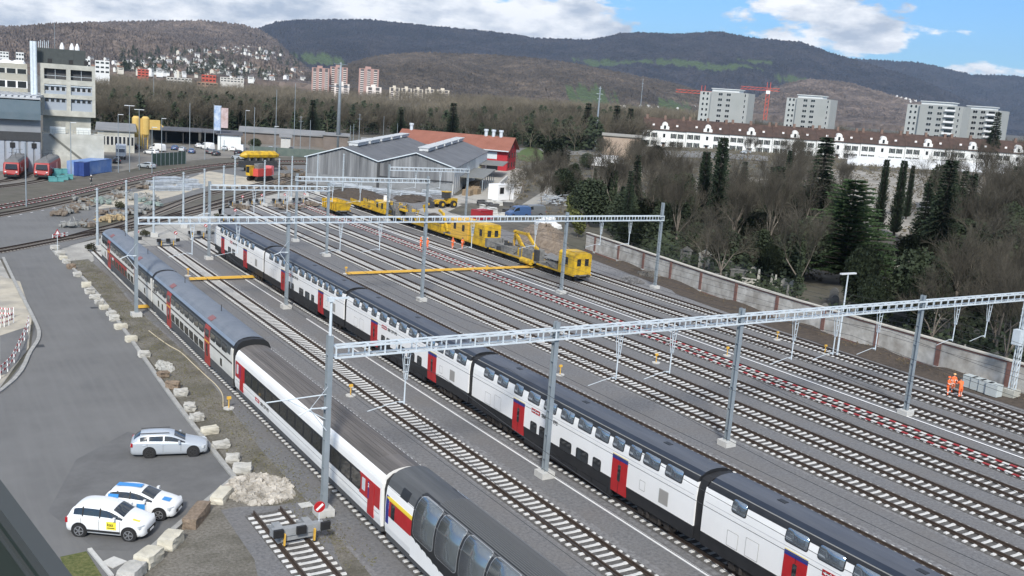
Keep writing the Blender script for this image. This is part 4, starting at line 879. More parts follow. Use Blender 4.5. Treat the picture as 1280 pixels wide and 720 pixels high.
# office wing behind
a=at(-60,110,262); b2_=at(34.5,110,262); ang=math.atan2(b2_.y-a.y,b2_.x-a.x); W=(b2_-a).xy.length; zq=lambda py: at(15,py,262).z
o=thing('office_wing','beige office wing with two window bands behind the depot hall','building',(a.x,a.y,0),ang)
b=MB(); b.b2(0,W,0,14,0,zq(79)); b.build('wall',mat('beige_render',(.33,.32,.27),.85,(.40,.39,.34),.8),o)
n=int(W/2.2)
for zt0,zb0 in ((85.5,91.5),(101,109)):
    b=MB(); b.b2(0,W,-.06,0,zq(zb0)-.1,zq(zt0)+.1); fr=b.build('window_band',WHITEP if zt0>95 else mat('band_grey',(.5,.5,.46),.7),o)
    for k in range(n): q=MB(); q.b2(k*W/n+.15,(k+1)*W/n-.25,-.09,-.062,zq(zb0),zq(zt0)); q.build('pane',GLASS,fr)
for k in range(3): q=MB(); q.tube([(W*(.55+.17*k),5,zq(79)),(W*(.55+.17*k),5,zq(79)+.5),(W*(.55+.17*k),5,zq(79)+.8)],[1.6,1.4,.6],12); q.build('skylight',WHITEP,o)
# --- grey corrugated double shed
C=G(565,244); W=34.5; ang=math.atan2(-.59,.81); A=C-W*Vector((math.cos(ang),math.sin(ang),0)); 
o=thing('grey_shed','large grey corrugated double-gabled shed with streaked walls and ridge skylights','shed',(A.x,A.y,0),ang)
SH=mat('shed_sheet',(.085,.09,.097),.75,(.27,.28,.29),1,1.5,spec=.3); t=SH.node_tree
mp=t.nodes.new('ShaderNodeMapping'); mp.inputs['Scale'].default_value=(.55,.55,.03); t.links.new([x for x in t.nodes if x.type=='TEX_COORD'][0].outputs['Object'],mp.inputs['Vector']); t.links.new(mp.outputs[0],[x for x in t.nodes if x.type=='TEX_NOISE'][0].inputs['Vector'])
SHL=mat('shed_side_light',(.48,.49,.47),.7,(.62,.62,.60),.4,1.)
dpt=78; e=6.4; rz_=9.0; xv=W*.49
b=MB(); prof=[(0,-1),(0,e),(xv/2,rz_),(xv,e),((xv+W)/2,rz_),(W,e),(W,-1)]
b.prism(prof,0,dpt)
# corrugation ribs on the front
k=0; x=.3
while x<W:
    zz=np.interp(x,[p[0] for p in prof[1:6]],[p[1] for p in prof[1:6]]); b.b2(x,x+.35,-.10,0,2.6,zz-.15); x+=.85
b.build('wall',SH,o)
b=MB(); b.b2(0,W,-.05,0,-.5,2.5); 
x=.2
while x<W: b.b2(x,x+.3,-.12,-.05,0,2.45); x+=.8
b.build('lower_wall',mat('lower_sheet',(.17,.18,.185),.8,(.25,.26,.27),.5),o)
b=MB(); b.b2(xv-.2,xv+.35,-.5,0,0,e-.1); b.b2(xv+.4,W,-.3,-.13,3.0,3.2); b.build('downpipe',DARK,o)
b=MB(); RS=mat('shed_roof',(.085,.09,.098),.75,(.15,.155,.165),.25,1.)
pr=[(-.5,e-.1),(xv/2,rz_+.15),(xv,e+.12),((xv+W)/2,rz_+.15),(W+.5,e-.1)]
for (x0,z0),(x1,z1) in zip(pr[:-1],pr[1:]):
    b.add([(x0,-.5,z0),(x1,-.5,z1),(x1,dpt+.3,z1),(x0,dpt+.3,z0),(x0,-.5,z0-.12),(x1,-.5,z1-.12),(x1,dpt+.3,z1-.12),(x0,dpt+.3,z0-.12)],[(0,1,2,3),(4,7,6,5),(0,4,5,1),(1,5,6,2),(2,6,7,3),(3,7,4,0)])
b.build('roof',RS,o)
b=MB(); 
for (x0,z0),(x1,z1) in zip(pr[:-1],pr[1:]): b.bar((x0,-.58,z0),(x1,-.58,z1),.1,.22)
b.build('verge_trim',GALV,o)
for xx in (xv/2,(xv+W)/2):
    for k in range(5):
        q=MB(); y0_=10+k*14.5; q.b2(xx-1.1,xx+1.1,y0_,y0_+12,rz_+.02,rz_+.75); q.b2(xx-1.4,xx+1.4,y0_-.2,y0_+12.2,rz_+.75,rz_+.9); s_=q.build('ridge_light',mat('ridge_white',(.42,.44,.45),.6,(.55,.57,.58),1),o)
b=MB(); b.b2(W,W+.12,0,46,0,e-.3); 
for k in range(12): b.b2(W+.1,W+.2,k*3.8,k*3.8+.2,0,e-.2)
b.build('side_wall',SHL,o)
b=MB(); b.b2(W,W+.14,46.1,dpt,1,e-.3); b.build('side_wall',mat('side_white',(.66,.67,.66),.7,(.74,.74,.72),.4),o)
b=MB(); b.b2(W+.2,W+6,12,44,3.3,3.5); b.b2(W+.2,W+7,56,76,3.6,3.8); b.build('canopy',mat('canopy',(.14,.15,.14),.7,(.2,.2,.19),1),o)
b=MB(); 
for k in range(6): b.b2(W+5.6,W+5.8,12.5+k*6,12.7+k*6,0,3.3)
b.build('canopy_post',GALVD,o)
b=MB(); b.b2(W+.2,W+.5,48,60,.3,3.0); b.build('cream_panel',mat('cream',(.62,.58,.36),.8),o)
# loading ramp wall and crates/timber stacks
q=MB(); q.b2(0,.4,0,52,-.2,1.1); ob=q.build('loading_ramp',CONC); ob.location=(C.x,C.y,0); ob.rotation_euler=(0,0,ang); 
M_=Matrix.Translation((A.x,A.y,0))@Matrix.Rotation(ang,4,'Z')
ob.location=M_@Vector((W+8.2,4,0)); tag(ob,'low pale concrete wall running along the right side of the grey shed','wall')
WOOD=mat('timber',(.20,.14,.085),.9,(.34,.26,.17),2.2,1.)
for k in range(6):
    q=MB(); 
    for j in range(5): 
        for i in range(3): q.b2(-.9+i*.65,-.3+i*.65,-1.5+.1*j,1.5-.05*j,.02+j*.28,.26+j*.28)
    ob=q.build('timber_stack',WOOD); ob.location=M_@Vector((W+2+R.random()*4,2.5+k*4.6,0)); ob.rotation_euler=(0,0,ang+R.uniform(-.3,.3)); tag(ob,'stacked timber bundle under the canopies beside the grey shed','timber stack','timber stacks beside the shed')
# --- red building with red-brown roof
Q=G(633,214); top_e=6.9
o2=thing('red_building','long crimson building with a red-brown tiled roof behind the grey shed','building',(Q.x,Q.y,0),0)
Lf=Q+37*Vector((math.cos(math.radians(135)),math.sin(math.radians(135)),0)); v=(Vector((Q.x-Lf.x,Q.y-Lf.y))); Wd=v.length; ang=math.atan2(v.y,v.x); o2.rotation_euler=(0,0,ang)
RW=mat('crimson_wall',(.34,.015,.025),.6,(.40,.02,.03),.3,1.); RR=mat('red_brown_roof',(.20,.075,.05),.85,(.28,.115,.08),.35,1.,wscale=.06,wc=(.25,.10,.07),wamt=.6)
b=MB(); dp=12; b.prism([(0,-1),(0,top_e),(dp/2,top_e+3.4),(dp,top_e),(dp,-1)],-Wd,0,axis='x'); b.build('wall',RW,o2)
b=MB()
for s0,s1 in (((-1.2,top_e-.35),(dp/2,top_e+3.6)),((dp/2,top_e+3.6),(dp+1,top_e-.3))):
    b.add([(-Wd-.8,s0[0],s0[1]),(.9,s0[0],s0[1]),(.9,s1[0],s1[1]),(-Wd-.8,s1[0],s1[1]),(-Wd-.8,s0[0],s0[1]-.25),(.9,s0[0],s0[1]-.25),(.9,s1[0],s1[1]-.25),(-Wd-.8,s1[0],s1[1]-.25)],[(0,1,2,3),(7,6,5,4),(0,4,5,1),(1,5,6,2),(2,6,7,3),(3,7,4,0)])
b.build('roof',RR,o2)
win(o2,-7.5,3.6,4,2.2,-.06,glass=mat('white_gate',(.55,.62,.66),.5)); win(o2,-7,0,4,2.8,-.06,frame=DARK)
b=MB(); b.b2(-11,-10,-.4,0,0,top_e-.4); b.build('corner_stripe',mat('pink_grey',(.35,.12,.13),.6),o2)
for k,(yy,zz) in enumerate([(2,1),(2,4),(6,1),(6,4),(6,7),(9.5,1),(9.5,4)]):
    q=MB(); q.b2(0,.06,yy,yy+1.3,zz,zz+1.6); q.build('gable_window',GLASS,o2)
for xx in (-Wd+2.5,-9,-6.5,-4): q=MB(); q.tube([(xx,dp/2,top_e+3.2),(xx,dp/2,top_e+5)],.55,10); q.tube([(xx,dp/2,top_e+5),(xx,dp/2,top_e+5.6)],.75,10); q.build('roof_vent',GALV,o2)
for k in range(26): 
    q=MB(); 
b=MB(); b.b2(-Wd-.5,.6,-1.5,-1.15,top_e-.75,top_e-.45); b.build('gutter',GALV,o2)
# --- low sheds left-middle (beyond the car park)
def lowshed(pxl,pxr,pyb,pyt,D,dep,label,wallm,roofm,name='shed',pitch=.6,open_=False,windows=0):
    a=at(pxl,pyb,D); b_=at(pxr,pyb,D); W=(b_-a).xy.length; ang=math.atan2(b_.y-a.y,b_.x-a.x); z0=tz(a.x,a.y); h=at((pxl+pxr)/2,pyt,D).z-z0
    o=thing(name,label,'shed' if name=='shed' else 'building',(a.x,a.y,z0),ang)
    b=MB(); 
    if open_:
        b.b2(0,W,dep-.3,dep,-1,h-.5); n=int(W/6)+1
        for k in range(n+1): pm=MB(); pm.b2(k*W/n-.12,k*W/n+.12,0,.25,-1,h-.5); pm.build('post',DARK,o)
    else: b.b2(0,W,0,dep,-1,h)
    b.build('wall',wallm,o)
    b=MB(); hh=h+.01 if not open_ else h-.49
    b.prism([(-.6,hh),(-.6,hh+.3),(dep/2,hh+.3+pitch),(dep+.5,hh+.3),(dep+.5,hh)],-.6,W+.6,axis='x'); b.build('roof',roofm,o)
    for k in range(windows):
        win(o,(k+.2)*W/windows,h*.35,W/windows*.6,h*.4,-.05)
    return o
GR=mat('grey_flat_roof',(.17,.175,.18),.8,(.24,.245,.25),.2); DR=mat('dark_shed_roof',(.06,.063,.07),.8,(.10,.10,.11),.2)
lowshed(122,168,178,164,300,34,'low grey roofed shed behind the white van, left of the yellow silos',CONCD,GR,pitch=1.2,windows=9)
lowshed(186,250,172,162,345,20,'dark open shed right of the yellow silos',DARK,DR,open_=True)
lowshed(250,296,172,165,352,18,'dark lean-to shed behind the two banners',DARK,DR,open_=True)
lowshed(272,301,183,169,330,10,'white walled hall behind the parked cars',mat('hall_white',(.62,.66,.66),.7,(.72,.74,.74),.4),DR)
lowshed(300,405,176,168,372,16,'long low building with a grey roof in front of the bare wood',mat('brown_wall',(.12,.10,.085),.8,(.2,.17,.15),.3),GR,pitch=1.5)
lowshed(404,435,176,170,360,12,'short shed with a grey roof right of the giant mast',mat('brown_wall',(.12,.10,.085),.8),GR)
lowshed(351,363,180,172,340,6,'small pale cabin in front of the long low building',CONC,GR,name='cabin')
lowshed(453,466,181,176,320,4,'small white site cabin left of the ridge lights',WHITEP,GR,name='cabin')
lowshed(753,800,184,171,372,14,'flat garage with white gate beside the terrace',mat('garage_wall',(.32,.24,.18),.8,(.42,.34,.27),.5),mat('garage_roof',(.27,.26,.23),.8),windows=0)
# bridge deck in the middle distance
# --- terrace
TW=mat('terrace_white',(.66,.67,.65),.8,(.76,.76,.74),.35,1.); TRF=mat('terrace_roof',(.040,.026,.022),.9,(.095,.058,.046),.5,1.2,wscale=.12,wc=(.05,.038,.033),wamt=.8)
SHUT=mat('shutter_green',(.03,.045,.04),.7)
p0=GT(802,183); p1=at(1300,200,474); p1z=tz(p1.x,p1.y)
tv=(p1-p0).xy; TL=tv.length; tang=math.atan2(tv.y,tv.x); nun=9; uw=TL/nun
EH=7.6
def terrace_unit():
    o=thing('terraced_house','x','house',(0,0,0),tang,'white terraced houses in one row')
    b=MB(); b.b2(0,uw-.02,0,11,-3,EH); b.build('wall',TW,o)
    b=MB(); b.prism([(-.5,EH),(-.5,EH+.25),(1.6,EH+2.6),(5.5,EH+5.2),(9.4,EH+2.6),(11.5,EH+.25),(11.5,EH)],0,uw-.02,axis='x'); rf=b.build('roof',TRF,o)
    # central curved gable
    cx=uw/2; pr=[(cx-1.9,EH-.2),(cx-1.9,EH+1.7),(cx-1.3,EH+2.0),(cx-1.2,EH+2.8),(cx-.7,EH+3.5),(cx,EH+3.75),(cx+.7,EH+3.5),(cx+1.2,EH+2.8),(cx+1.3,EH+2.0),(cx+1.9,EH+1.7),(cx+1.9,EH-.2)]
    b=MB(); b.prism(pr,-.25,3.2); g=b.build('gable',TW,o)
    q=MB(); q.b2(cx-.45,cx+.45,-.3,-.25,EH+.7,EH+2.2); q.build('gable_window',GLASS,g)
    xs=[uw*f for f in (.075,.235,.69,.85)]
    for z in (1.1,4.5):
        for x in xs:
            f=win(o,x,z,1.15,1.9,-.05,mull=1)
            q=MB(); q.b2(x-.68,x-.08,-.10,-.05,z-.05,z+1.95); q.b2(x+1.23,x+1.83,-.10,-.05,z-.05,z+1.95); q.build('shutter',SHUT,f)
    win(o,cx-.5,4.6,1.0,1.6,-.05); q=MB(); q.b2(cx-.6,cx+.6,-.06,0,0,2.3); q.build('door',mat('door_brown',(.08,.05,.035),.6),o); q=MB(); q.b2(cx-1.1,cx+1.1,-1.2,0,2.6,2.8); q.build('door_canopy',TW,o)
    for k,x in enumerate((uw*.2,uw*.75)):
        q=MB(); q.b2(x,x+1.3,1.0,3.0,EH+1.3,EH+2.9); d=q.build('dormer',mat('dormer_brown',(.16,.10,.08),.8),rf); 
        q=MB(); q.b2(x+.2,x+1.1,.95,1.0,EH+1.7,EH+2.6); q.build('dormer_window',WHITEP,o)
    for x in (uw*.08,uw*.5,uw*.93): q=MB(); q.b2(x-.5,x+.5,4.6,5.6,EH+3.5,EH+6.4); q.build('chimney',mat('chimney',(.14,.09,.07),.9,(.22,.15,.12),1),rf)
    q=MB(); q.b2(0,.1,-.12,0,0,EH); q.build('downpipe',DARK,o)
    return o
tu=terrace_unit(); ordn=['leftmost, beside the flat garage','second from the left','third from the left','fourth from the left','fifth from the left, behind bare trees','fifth from the right','fourth from the right','third from the right','second from the right']
ordn=['first from the left, beside the flat garage','second from the left','third from the left','fourth from the left','fifth of nine, mostly hidden by bare branches','fourth from the right','third from the right','second from the right','last at the right edge of the picture']
for k in range(nun):
    t=k/nun; x=p0.x+tv.x*t; y=p0.y+tv.y*t; z=p0.z+(max(p1z,p0.z+1)-p0.z)*t
    u=tu if k==0 else copy_tree(tu); u.location=(x,y,z); u['label']='white terraced house with curved gable, '+ordn[k]
# second terrace roof row behind (brown roofs only visible)
# long white hoarding in front of terrace right part
a=at(1060,197,385); b_=at(1262,213,440); W=(b_-a).xy.length; ang=math.atan2(b_.y-a.y,b_.x-a.x); z0=tz(a.x,a.y)
b=MB(); b.b2(0,W,0,.15,-.5,3.6); ob=b.build('hoarding',mat('hoarding_white',(.66,.68,.70),.7,(.76,.77,.78),.15)); ob.location=(a.x,a.y,z0); ob.rotation_euler=(0,0,ang); tag(ob,'long white hoarding below the right half of the terrace','fence')
def slopepatch(name,pp,m,dz=.15,n=14):
    c=[GT(*p) for p in pp]; q=MB()
    for j in range(n+1):
        for i in range(n+1):
            u=i/n; v=j/n; p=(c[0]*(1-u)+c[1]*u)*(1-v)+(c[3]*(1-u)+c[2]*u)*v; q.v.append((p.x,p.y,tz(p.x,p.y)+dz))
    q.f=[(j*(n+1)+i,j*(n+1)+i+1,(j+1)*(n+1)+i+1,(j+1)*(n+1)+i) for j in range(n) for i in range(n)]; q.m=[0]*len(q.f)
    o=q.build(name,m,smooth=True); o['kind']='structure'
SITE=mat('site_ground',(.16,.15,.13),.97,(.34,.32,.285),.12,1.2)
slopepatch('building_site',[(1030,212),(1290,226),(1290,285),(1070,300)],SITE)
slopepatch('pale_clearing',[(860,224),(965,222),(960,262),(865,262)],SITE,.16)
slopepatch('terrace_road',[(640,185),(960,196),(960,202),(640,191)],mat('road_grey',(.17,.17,.165),.95),.2)
# --- apartment high-rises
HW=mat('highrise_grey',(.30,.32,.31),.85,(.36,.37,.36),.12,1.)
HW2=mat('highrise_lit_face',(.38,.40,.39),.85,(.43,.45,.44),.12,1.)  # paler copy of the grey: light on the narrow left face painted in
def highrise(pl,pr_,pt,D,label,side=.22,hh=None,balc=False):
    a=at(pl,pt,D); b_=at(pr_,pt,D); W=(b_-a).xy.length; ang=math.atan2(b_.y-a.y,b_.x-a.x)-.28; z0=tz(a.x,a.y)-6; h=a.z-z0
    sw=W*side; W=W*(1-side)
    a0=at(pl+(pr_-pl)*side,pt,D)
    o=thing('apartment_tower',label,'high-rise',(a0.x,a0.y,z0),ang,'grey apartment towers behind the terrace')
    b=MB(); b.b2(0,W,0,14,0,h); b.build('wall',HW,o)
    b=MB(); b.b2(-sw*1.15,-.01,1.5,13,0,h-.3); w2=b.build('stair_wing',HW2,o)
    b=MB(); b.b2(-.2,W*.72,2,11,h+.01,h+1.4); b.b2(-.6,W*.75,1.4,11.6,h+1.4,h+1.8); b.build('roof_storey',mat('roof_pale',(.58,.60,.60),.6),o)
    nf=int(h/2.9)
    for f in range(2,nf):
        z=f*2.9+.9-(nf*2.9-h)
        for x in (W*.20,W*.42): win(o,x,z,2.3,1.4,-.05,mull=1)
        win(o,W*.90,z,.7,1.5,-.05)
        for x in (-sw*.9,-sw*.5): 
            win(w2,x,z,1.1,1.4,1.45)
        if balc:
            q=MB(); q.b2(W*.60,W*.84,-1.2,0,z-.9,z-.75); q.b2(W*.60,W*.84,-1.25,-1.15,z-.75,z+.1); q.build('balcony',WHITEP,o); win(o,W*.63,z-.6,W*.18,2.0,-.04)
    return o
highrise(876,938,113,560,'detached grey apartment tower nearest the red crane')
highrise(984,1041,121,580,'smaller detached grey apartment tower, middle of the picture\'s right half')
highrise(1135,1207,129,560,'wide grey apartment tower left of the dark fir',balc=True)
highrise(1195,1255,135,590,'grey apartment tower directly right of its wide neighbour',balc=True)
# pink towers
PK=mat('pink_wall',(.34,.21,.185),.85,(.42,.28,.25),.1); PW=mat('pale_balcony',(.66,.60,.56),.8)
def pinktower(pl,pr_,pt,D,label,wm=PK,nb=3,group='distant pink and white housing towers',h0=8):
    a=at(pl,pt,D); b_=at(pr_,pt,D); W=(b_-a).xy.length; ang=math.atan2(b_.y-a.y,b_.x-a.x); z0=-5; h=a.z-z0
    o=thing('housing_tower',label,'high-rise',(a.x,a.y,z0),ang,group)
    b=MB(); b.b2(0,W,0,16,0,h); b.b2(W*.3,W*.6,4,10,h,h+3); b.build('wall',wm,o)
    nf=int(h/2.9)
    for k in range(nb):
        x0=W*(k+.25)/nb; x1=W*(k+.75)/nb; b=MB(); g=MB(); g.b2(x0,x1,-.1,-.02,1,h-.8); g.build('window_strip',mat('strip_glass',(.09,.08,.08),.4),o); b.b2(x0-.1,x0,-1.2,-.02,1,h-.8)
        for f in range(nf-1): b.b2(x0,x1,-1.2,-.11,f*2.9+1,f*2.9+2.1)
        b.build('balcony_stack',PW,o)
    return o
pinktower(390,412,84,1500,'left one of the two joined pink towers left of the giant mast')
pinktower(413,435,83,1520,'right one of the two joined pink towers, behind the giant mast')
pinktower(449,474,85,1480,'single pink tower right of the giant mast')
pinktower(458,477,108,1400,'low pale block below the single pink tower',PW,2)
pinktower(418,437,104,1400,'low pale block below the joined pink towers',PW,2)
for i,(a_,b__,t_) in enumerate([(487,500,109),(502,515,110),(517,529,111),(532,543,111),(546,562,112)]):
    pinktower(a_,b__,t_,1600,'pale slab block among treetops, number %s of five from the left'%['one','two','three','four','five'][i],mat('cream_wall',(.55,.50,.42),.8),2)
def smallblock(pl,pr_,pt,pb,D,label,c,group=None,nf=None):
    a=at(pl,pb,D); b_=at(pr_,pb,D); W=(b_-a).xy.length; ang=math.atan2(b_.y-a.y,b_.x-a.x); h=at(pl,pt,D).z-a.z
    o=thing('apartment_block',label,'building',(a.x,a.y,a.z),ang,group)
    b=MB(); b.b2(0,W,0,10,-15,h); b.build('wall',mat(c[0],c[1],.8),o); nf=nf or max(2,int(h/3)); n=max(3,int(W/4))
    for f in range(nf):
        g=MB(); g.b2(W*.04,W*.96,-.04,0,h*(f+.3)/nf,h*(f+.7)/nf); fr=g.build('window_band',GLASS,o)
        for k in range(1,n): g=MB(); g.b2(W*k/n-W*.08/n*2,W*k/n+W*.08/n*2,-.08,-.04,h*(f+.3)/nf,h*(f+.7)/nf); g.build('mullion',mat(c[0],c[1],.8),fr)
    return o
WB=('block_white',(.66,.67,.66)); RB=('block_red',(.42,.08,.05)); BB=('block_brown',(.30,.20,.14))
smallblock(119,137,75,92,900,'white five storey block right of the office tower',WB)
smallblock(102,113,73,84,950,'white block just above the roof of the office tower',WB)
smallblock(0,11,64,76,1100,'flat white block at the left edge below the hill',WB)
smallblock(20,30,65,76,1100,'small white block left of the flues',WB)
smallblock(172,186,86,96,1300,'small red and white block in the middle of the trees',RB)
smallblock(252,270,93,102,1250,'red block above the long brown hall',RB)
smallblock(246,272,102,111,1100,'long brown hall with pale roof under the red block',BB)
smallblock(208,240,96,103,1250,'row of pale houses left of the red block',('pale_row',(.5,.48,.44)))
smallblock(275,305,96,102,1400,'pale low row right of the red block',('pale_row',(.5,.48,.44)))
# houses on the hillsides
def house_proto(wc,rc,name,s=1.):
    o=thing('hillside_house','x','house',(0,0,0),0,'small houses scattered over the hillside')
    b=MB(); b.b2(-5,5,-4.5,4.5,-8,6); b.prism([(-4.5,6),(0,9),(4.5,6)],-5,5,axis='x'); b.build('wall',mat(name,wc,.8),o)
    b=MB(); b.add([(-5.5,-5,5.75),(5.5,-5,5.75),(5.5,0,9.2),(-5.5,0,9.2),(-5.5,5,5.75),(5.5,5,5.75)],[(0,1,2,3),(3,2,5,4)]); b.build('roof',mat(name+'_roof',rc,.8),o)
    for z in (1,3.8): g=MB(); g.b2(-3.5,3.2,-4.6,-4.5,z,z+1.2); g.build('window_band',GLASS,o)
    return o
protos=[house_proto((.70,.70,.67),(.10,.09,.09),'hw_a'),house_proto((.58,.55,.48),(.22,.12,.08),'hw_b'),house_proto((.74,.74,.73),(.30,.30,.30),'hw_c')]
def on_hill(name,px,py):
    xs,V,rows_=HILL[name]; i=int(np.argmin(abs(xs-px))); best=None
    for j in range(rows_):
        q=proj(V[j,i]); dd_=abs(q[1]-py)
        if best is None or dd_<best[0]: best=(dd_,V[j,i])
    return Vector(best[1])
used=[0,0,0]; nh=0
for k in range(290):
    if k<222:
        px=R.gauss(285,55); lo=np.interp(px,[170,240,300,345,380],[76,62,58,66,84]); hi_=np.interp(px,[170,240,300,345,380],[92,96,99,101,103]); py=R.uniform(lo,hi_); nm='left_hill'
        if px<150 or px>395: px=R.uniform(200,370)
    elif k<262: px=R.uniform(100,215); py=R.uniform(74,92); nm='left_hill'
    elif k<275: px=R.uniform(1120,1148); py=110+ (px-1120)*.6+R.uniform(0,9); nm='sunlit_ridge'
    else: px=R.uniform(740,870); py=R.uniform(133,140); nm='wooded_hill'
    try: p=on_hill(nm,px,py)
    except Exception: continue
    i=R.choice([0,0,1,2]); rz=R.uniform(-.7,.7)-facedir(px).to_2d().angle_signed(Vector((0,1)))*1
    lab={'left_hill':'small pale house among many on the left hillside slope','sunlit_ridge':'small white house in the cluster on the right ridge','wooded_hill':'tiny pale house at the foot of the wooded hill'}[nm]
    if used[i]==0: c=protos[i]; used[i]=1; c.location=p; c.rotation_euler=(0,0,rz)
    else: c=copy_tree(protos[i],p,rz)
    c['label']=lab; c['group']={'left_hill':'houses on the left hillside','sunlit_ridge':'houses on the right ridge','wooded_hill':'houses below the wooded hill'}[nm]
    s=R.uniform(.45,.95)*(1.0 if nm=='left_hill' else .8); c.scale=(s*1.15,s,s)
# tower cranes
def crane(px,pyb,pyt,D,pl,pr_,label):
    a=at(px,pyb,D); b_=at(px,pyt,D); h=b_.z-a.z; o=thing('tower_crane',label,'crane',(a.x,a.y,a.z),-math.atan2(facedir(px).x,facedir(px).y),'red tower cranes behind the terrace')
    CR=mat('crane_red',(.50,.08,.05),.6); s=1.0; L_=lambda p:(at(p,pyt,D)-b_).xy.length*(1 if p>px else -1)
    q=MB()
    for sx in (-s,s):
        for sy in (-s,s): q.bar((sx,sy,0),(sx,sy,h+5),.3,.3)
    for k in range(int(h/2.5)): q.bar((-s,-s,k*2.5),(s,-s,k*2.5+2.5),.18,.18); q.bar((s,s,k*2.5),(-s,s,k*2.5+2.5),.18,.18)
    q.build('mast',CR,o)
    q=MB(); x0,x1=L_(pl),L_(pr_)
    for yy,zz in ((-.8,h),(.8,h),(0,h+1.6)): q.bar((x0,yy,zz),(x1,yy,zz),.25,.25)
    n=int(abs(x1-x0)/2.5)
    for k in range(n): xa=x0+(x1-x0)*k/n; xb=x0+(x1-x0)*(k+1)/n; q.bar((xa,-.8,h),(xb,0,h+1.6),.15,.15); q.bar((xa,.8,h),(xb,0,h+1.6),.15,.15)
    q.build('jib',CR,o); q=MB(); q.b2(-1.2,1.2,-1.2,1.2,h-2,h); q.build('cab',WHITEP,o)
crane(875,150,117,620,841,893,'red tower crane just left of the first grey apartment tower')
crane(956,150,113,640,921,970,'red tower crane right of the first grey apartment tower')
# ---- long plastered wall on the right
wpts=[(85.0,116),(87.9,101) ,(86.2,90)]
wl=[G(722,304,3.2),G(860,360,3.2),G(985,400,3.2)]
wpath=[Vector((94.2,126,0)),Vector((93.0,117,0)),Vector((91.0,104,0)),Vector((89.0,91,0)),Vector((87.9,79,0)),Vector((87.3,69,0)),Vector((87.0,60,0)),Vector((86.9,52,0)),Vector((86.9,40,0)),Vector((87,20,0))]
wp=smoothpath(wpath,4)
o=thing('boundary_wall','long weathered plaster wall with red-brown piers and coping between tracks and cemetery','wall',(wpath[0].x,wpath[0].y,0),0); base=o.location.copy()
WP=mat('wall_plaster',(.34,.33,.30),.9,(.60,.585,.55),1.2,1.0,bump=.3,bscale=5,wscale=.5,wc=(.20,.18,.155),wamt=.7,detail=12); BR=mat('brick_pier',(.15,.075,.06),.9,(.22,.12,.10),2.5,1.)
b=MB(); c_=MB(); p_=MB()
for a,e in zip(wp[:-1],wp[1:]):
    a=a-base;e=e-base; b.bar((a.x,a.y,1.45),(e.x,e.y,1.45),.32,2.7); c_.bar((a.x,a.y,2.95),(e.x,e.y,2.95),.62,.12); p_.bar((a.x,a.y,2.79),(e.x,e.y,2.79),.44,.16); p_.bar((a.x,a.y,.08),(e.x,e.y,.08),.42,.42)
b.build('wall_face',WP,o); c_.build('coping',mat('coping_stone',(.42,.40,.35),.9,(.55,.53,.48),1.5,1.),o); p_.build('brick_band',BR,o)
d=0; acc=3.
for a,e in zip(wp[:-1],wp[1:]):
    L_=(e-a).length; 
    while acc<d+L_:
        q=a.lerp(e,(acc-d)/L_)-base; t=(e-a).normalized(); m_=MB(); m_.box(q.x,q.y,1.45,.48,.5,2.66,math.atan2(t.y,t.x)-PI/2); m_.build('pier',BR,o)
        m_=MB(); m_.box(q.x,q.y,.25,.56,.58,.35,math.atan2(t.y,t.x)-PI/2); m_.build('pier_foot',CONC,o); acc+=7.4
    d+=L_
# earth bank at the wall foot (right part)
bk=MB(); vs=[];n_=60
for i in range(n_):
    t=i/(n_-1); k=t*(len(wp)-1); a=wp[min(int(k),len(wp)-2)].lerp(wp[min(int(k)+1,len(wp)-1)],k-int(k)); 
    for j in range(5):
        s=j/4; hh=.5*(1-s)**1.2*(.6+.4*math.sin(i*.9)+.25*R.random())*(1 if t>.12 else .3); vs.append((a.x-.15-s*4.0*(1 if t>.3 else .8),a.y-s*.2,max(.02,hh)))
bk.add(vs,[(i*5+j,i*5+j+1,(i+1)*5+j+1,(i+1)*5+j) for i in range(n_-1) for j in range(4)])
ob=bk.build('earth_bank',SOILD,smooth=True); ob['kind']='structure'
# ================================================================ vegetation
def quadmesh(name,V,F,mats,mi=None,parent=None):
    V=np.asarray(V,dtype=np.float32); F=np.asarray(F,dtype=np.int32)
    me=bpy.data.meshes.new(name); me.vertices.add(len(V)); me.vertices.foreach_set('co',V.ravel()); k=F.shape[1]
    me.loops.add(F.size); me.loops.foreach_set('vertex_index',F.ravel()); me.polygons.add(len(F)); me.polygons.foreach_set('loop_start',np.arange(0,F.size,k,dtype=np.int32)); me.polygons.foreach_set('loop_total',np.full(len(F),k,dtype=np.int32))
    for m in mats: me.materials.append(m)
    if mi is not None: me.polygons.foreach_set('material_index',np.asarray(mi,dtype=np.int32))
    me.update(calc_edges=True); o=bpy.data.objects.new(name,me); col.objects.link(o)
    if parent: o.parent=parent
    return o
def segs_to_mesh(S):   # S: list (a,b,ra,rb) -> 3-sided prisms
    S=np.array(S,dtype=np.float64); a=S[:,0:3]; b=S[:,3:6]; ra=S[:,6:7]; rb=S[:,7:8]; d=b-a; d/= (np.linalg.norm(d,axis=1,keepdims=True)+1e-9)
    ref=np.where(abs(d[:,2:3])>.9,np.array([[1.,0,0]]),np.array([[0,0,1.]])); u=np.cross(d,ref); u/=np.linalg.norm(u,axis=1,keepdims=True); v=np.cross(d,u)
    P=[]
    for e,r in ((a,ra),(b,rb)):
        for k in range(3): t=2*PI*k/3; P.append(e+(u*math.cos(t)+v*math.sin(t))*r)
    P=np.stack(P,1); n=len(S); V=P.reshape(-1,3); base=(np.arange(n)*6)[:,None]; F=np.concatenate([base+np.array([[k,(k+1)%3,3+(k+1)%3,3+k]]) for k in range(3)],0)
    return V,F
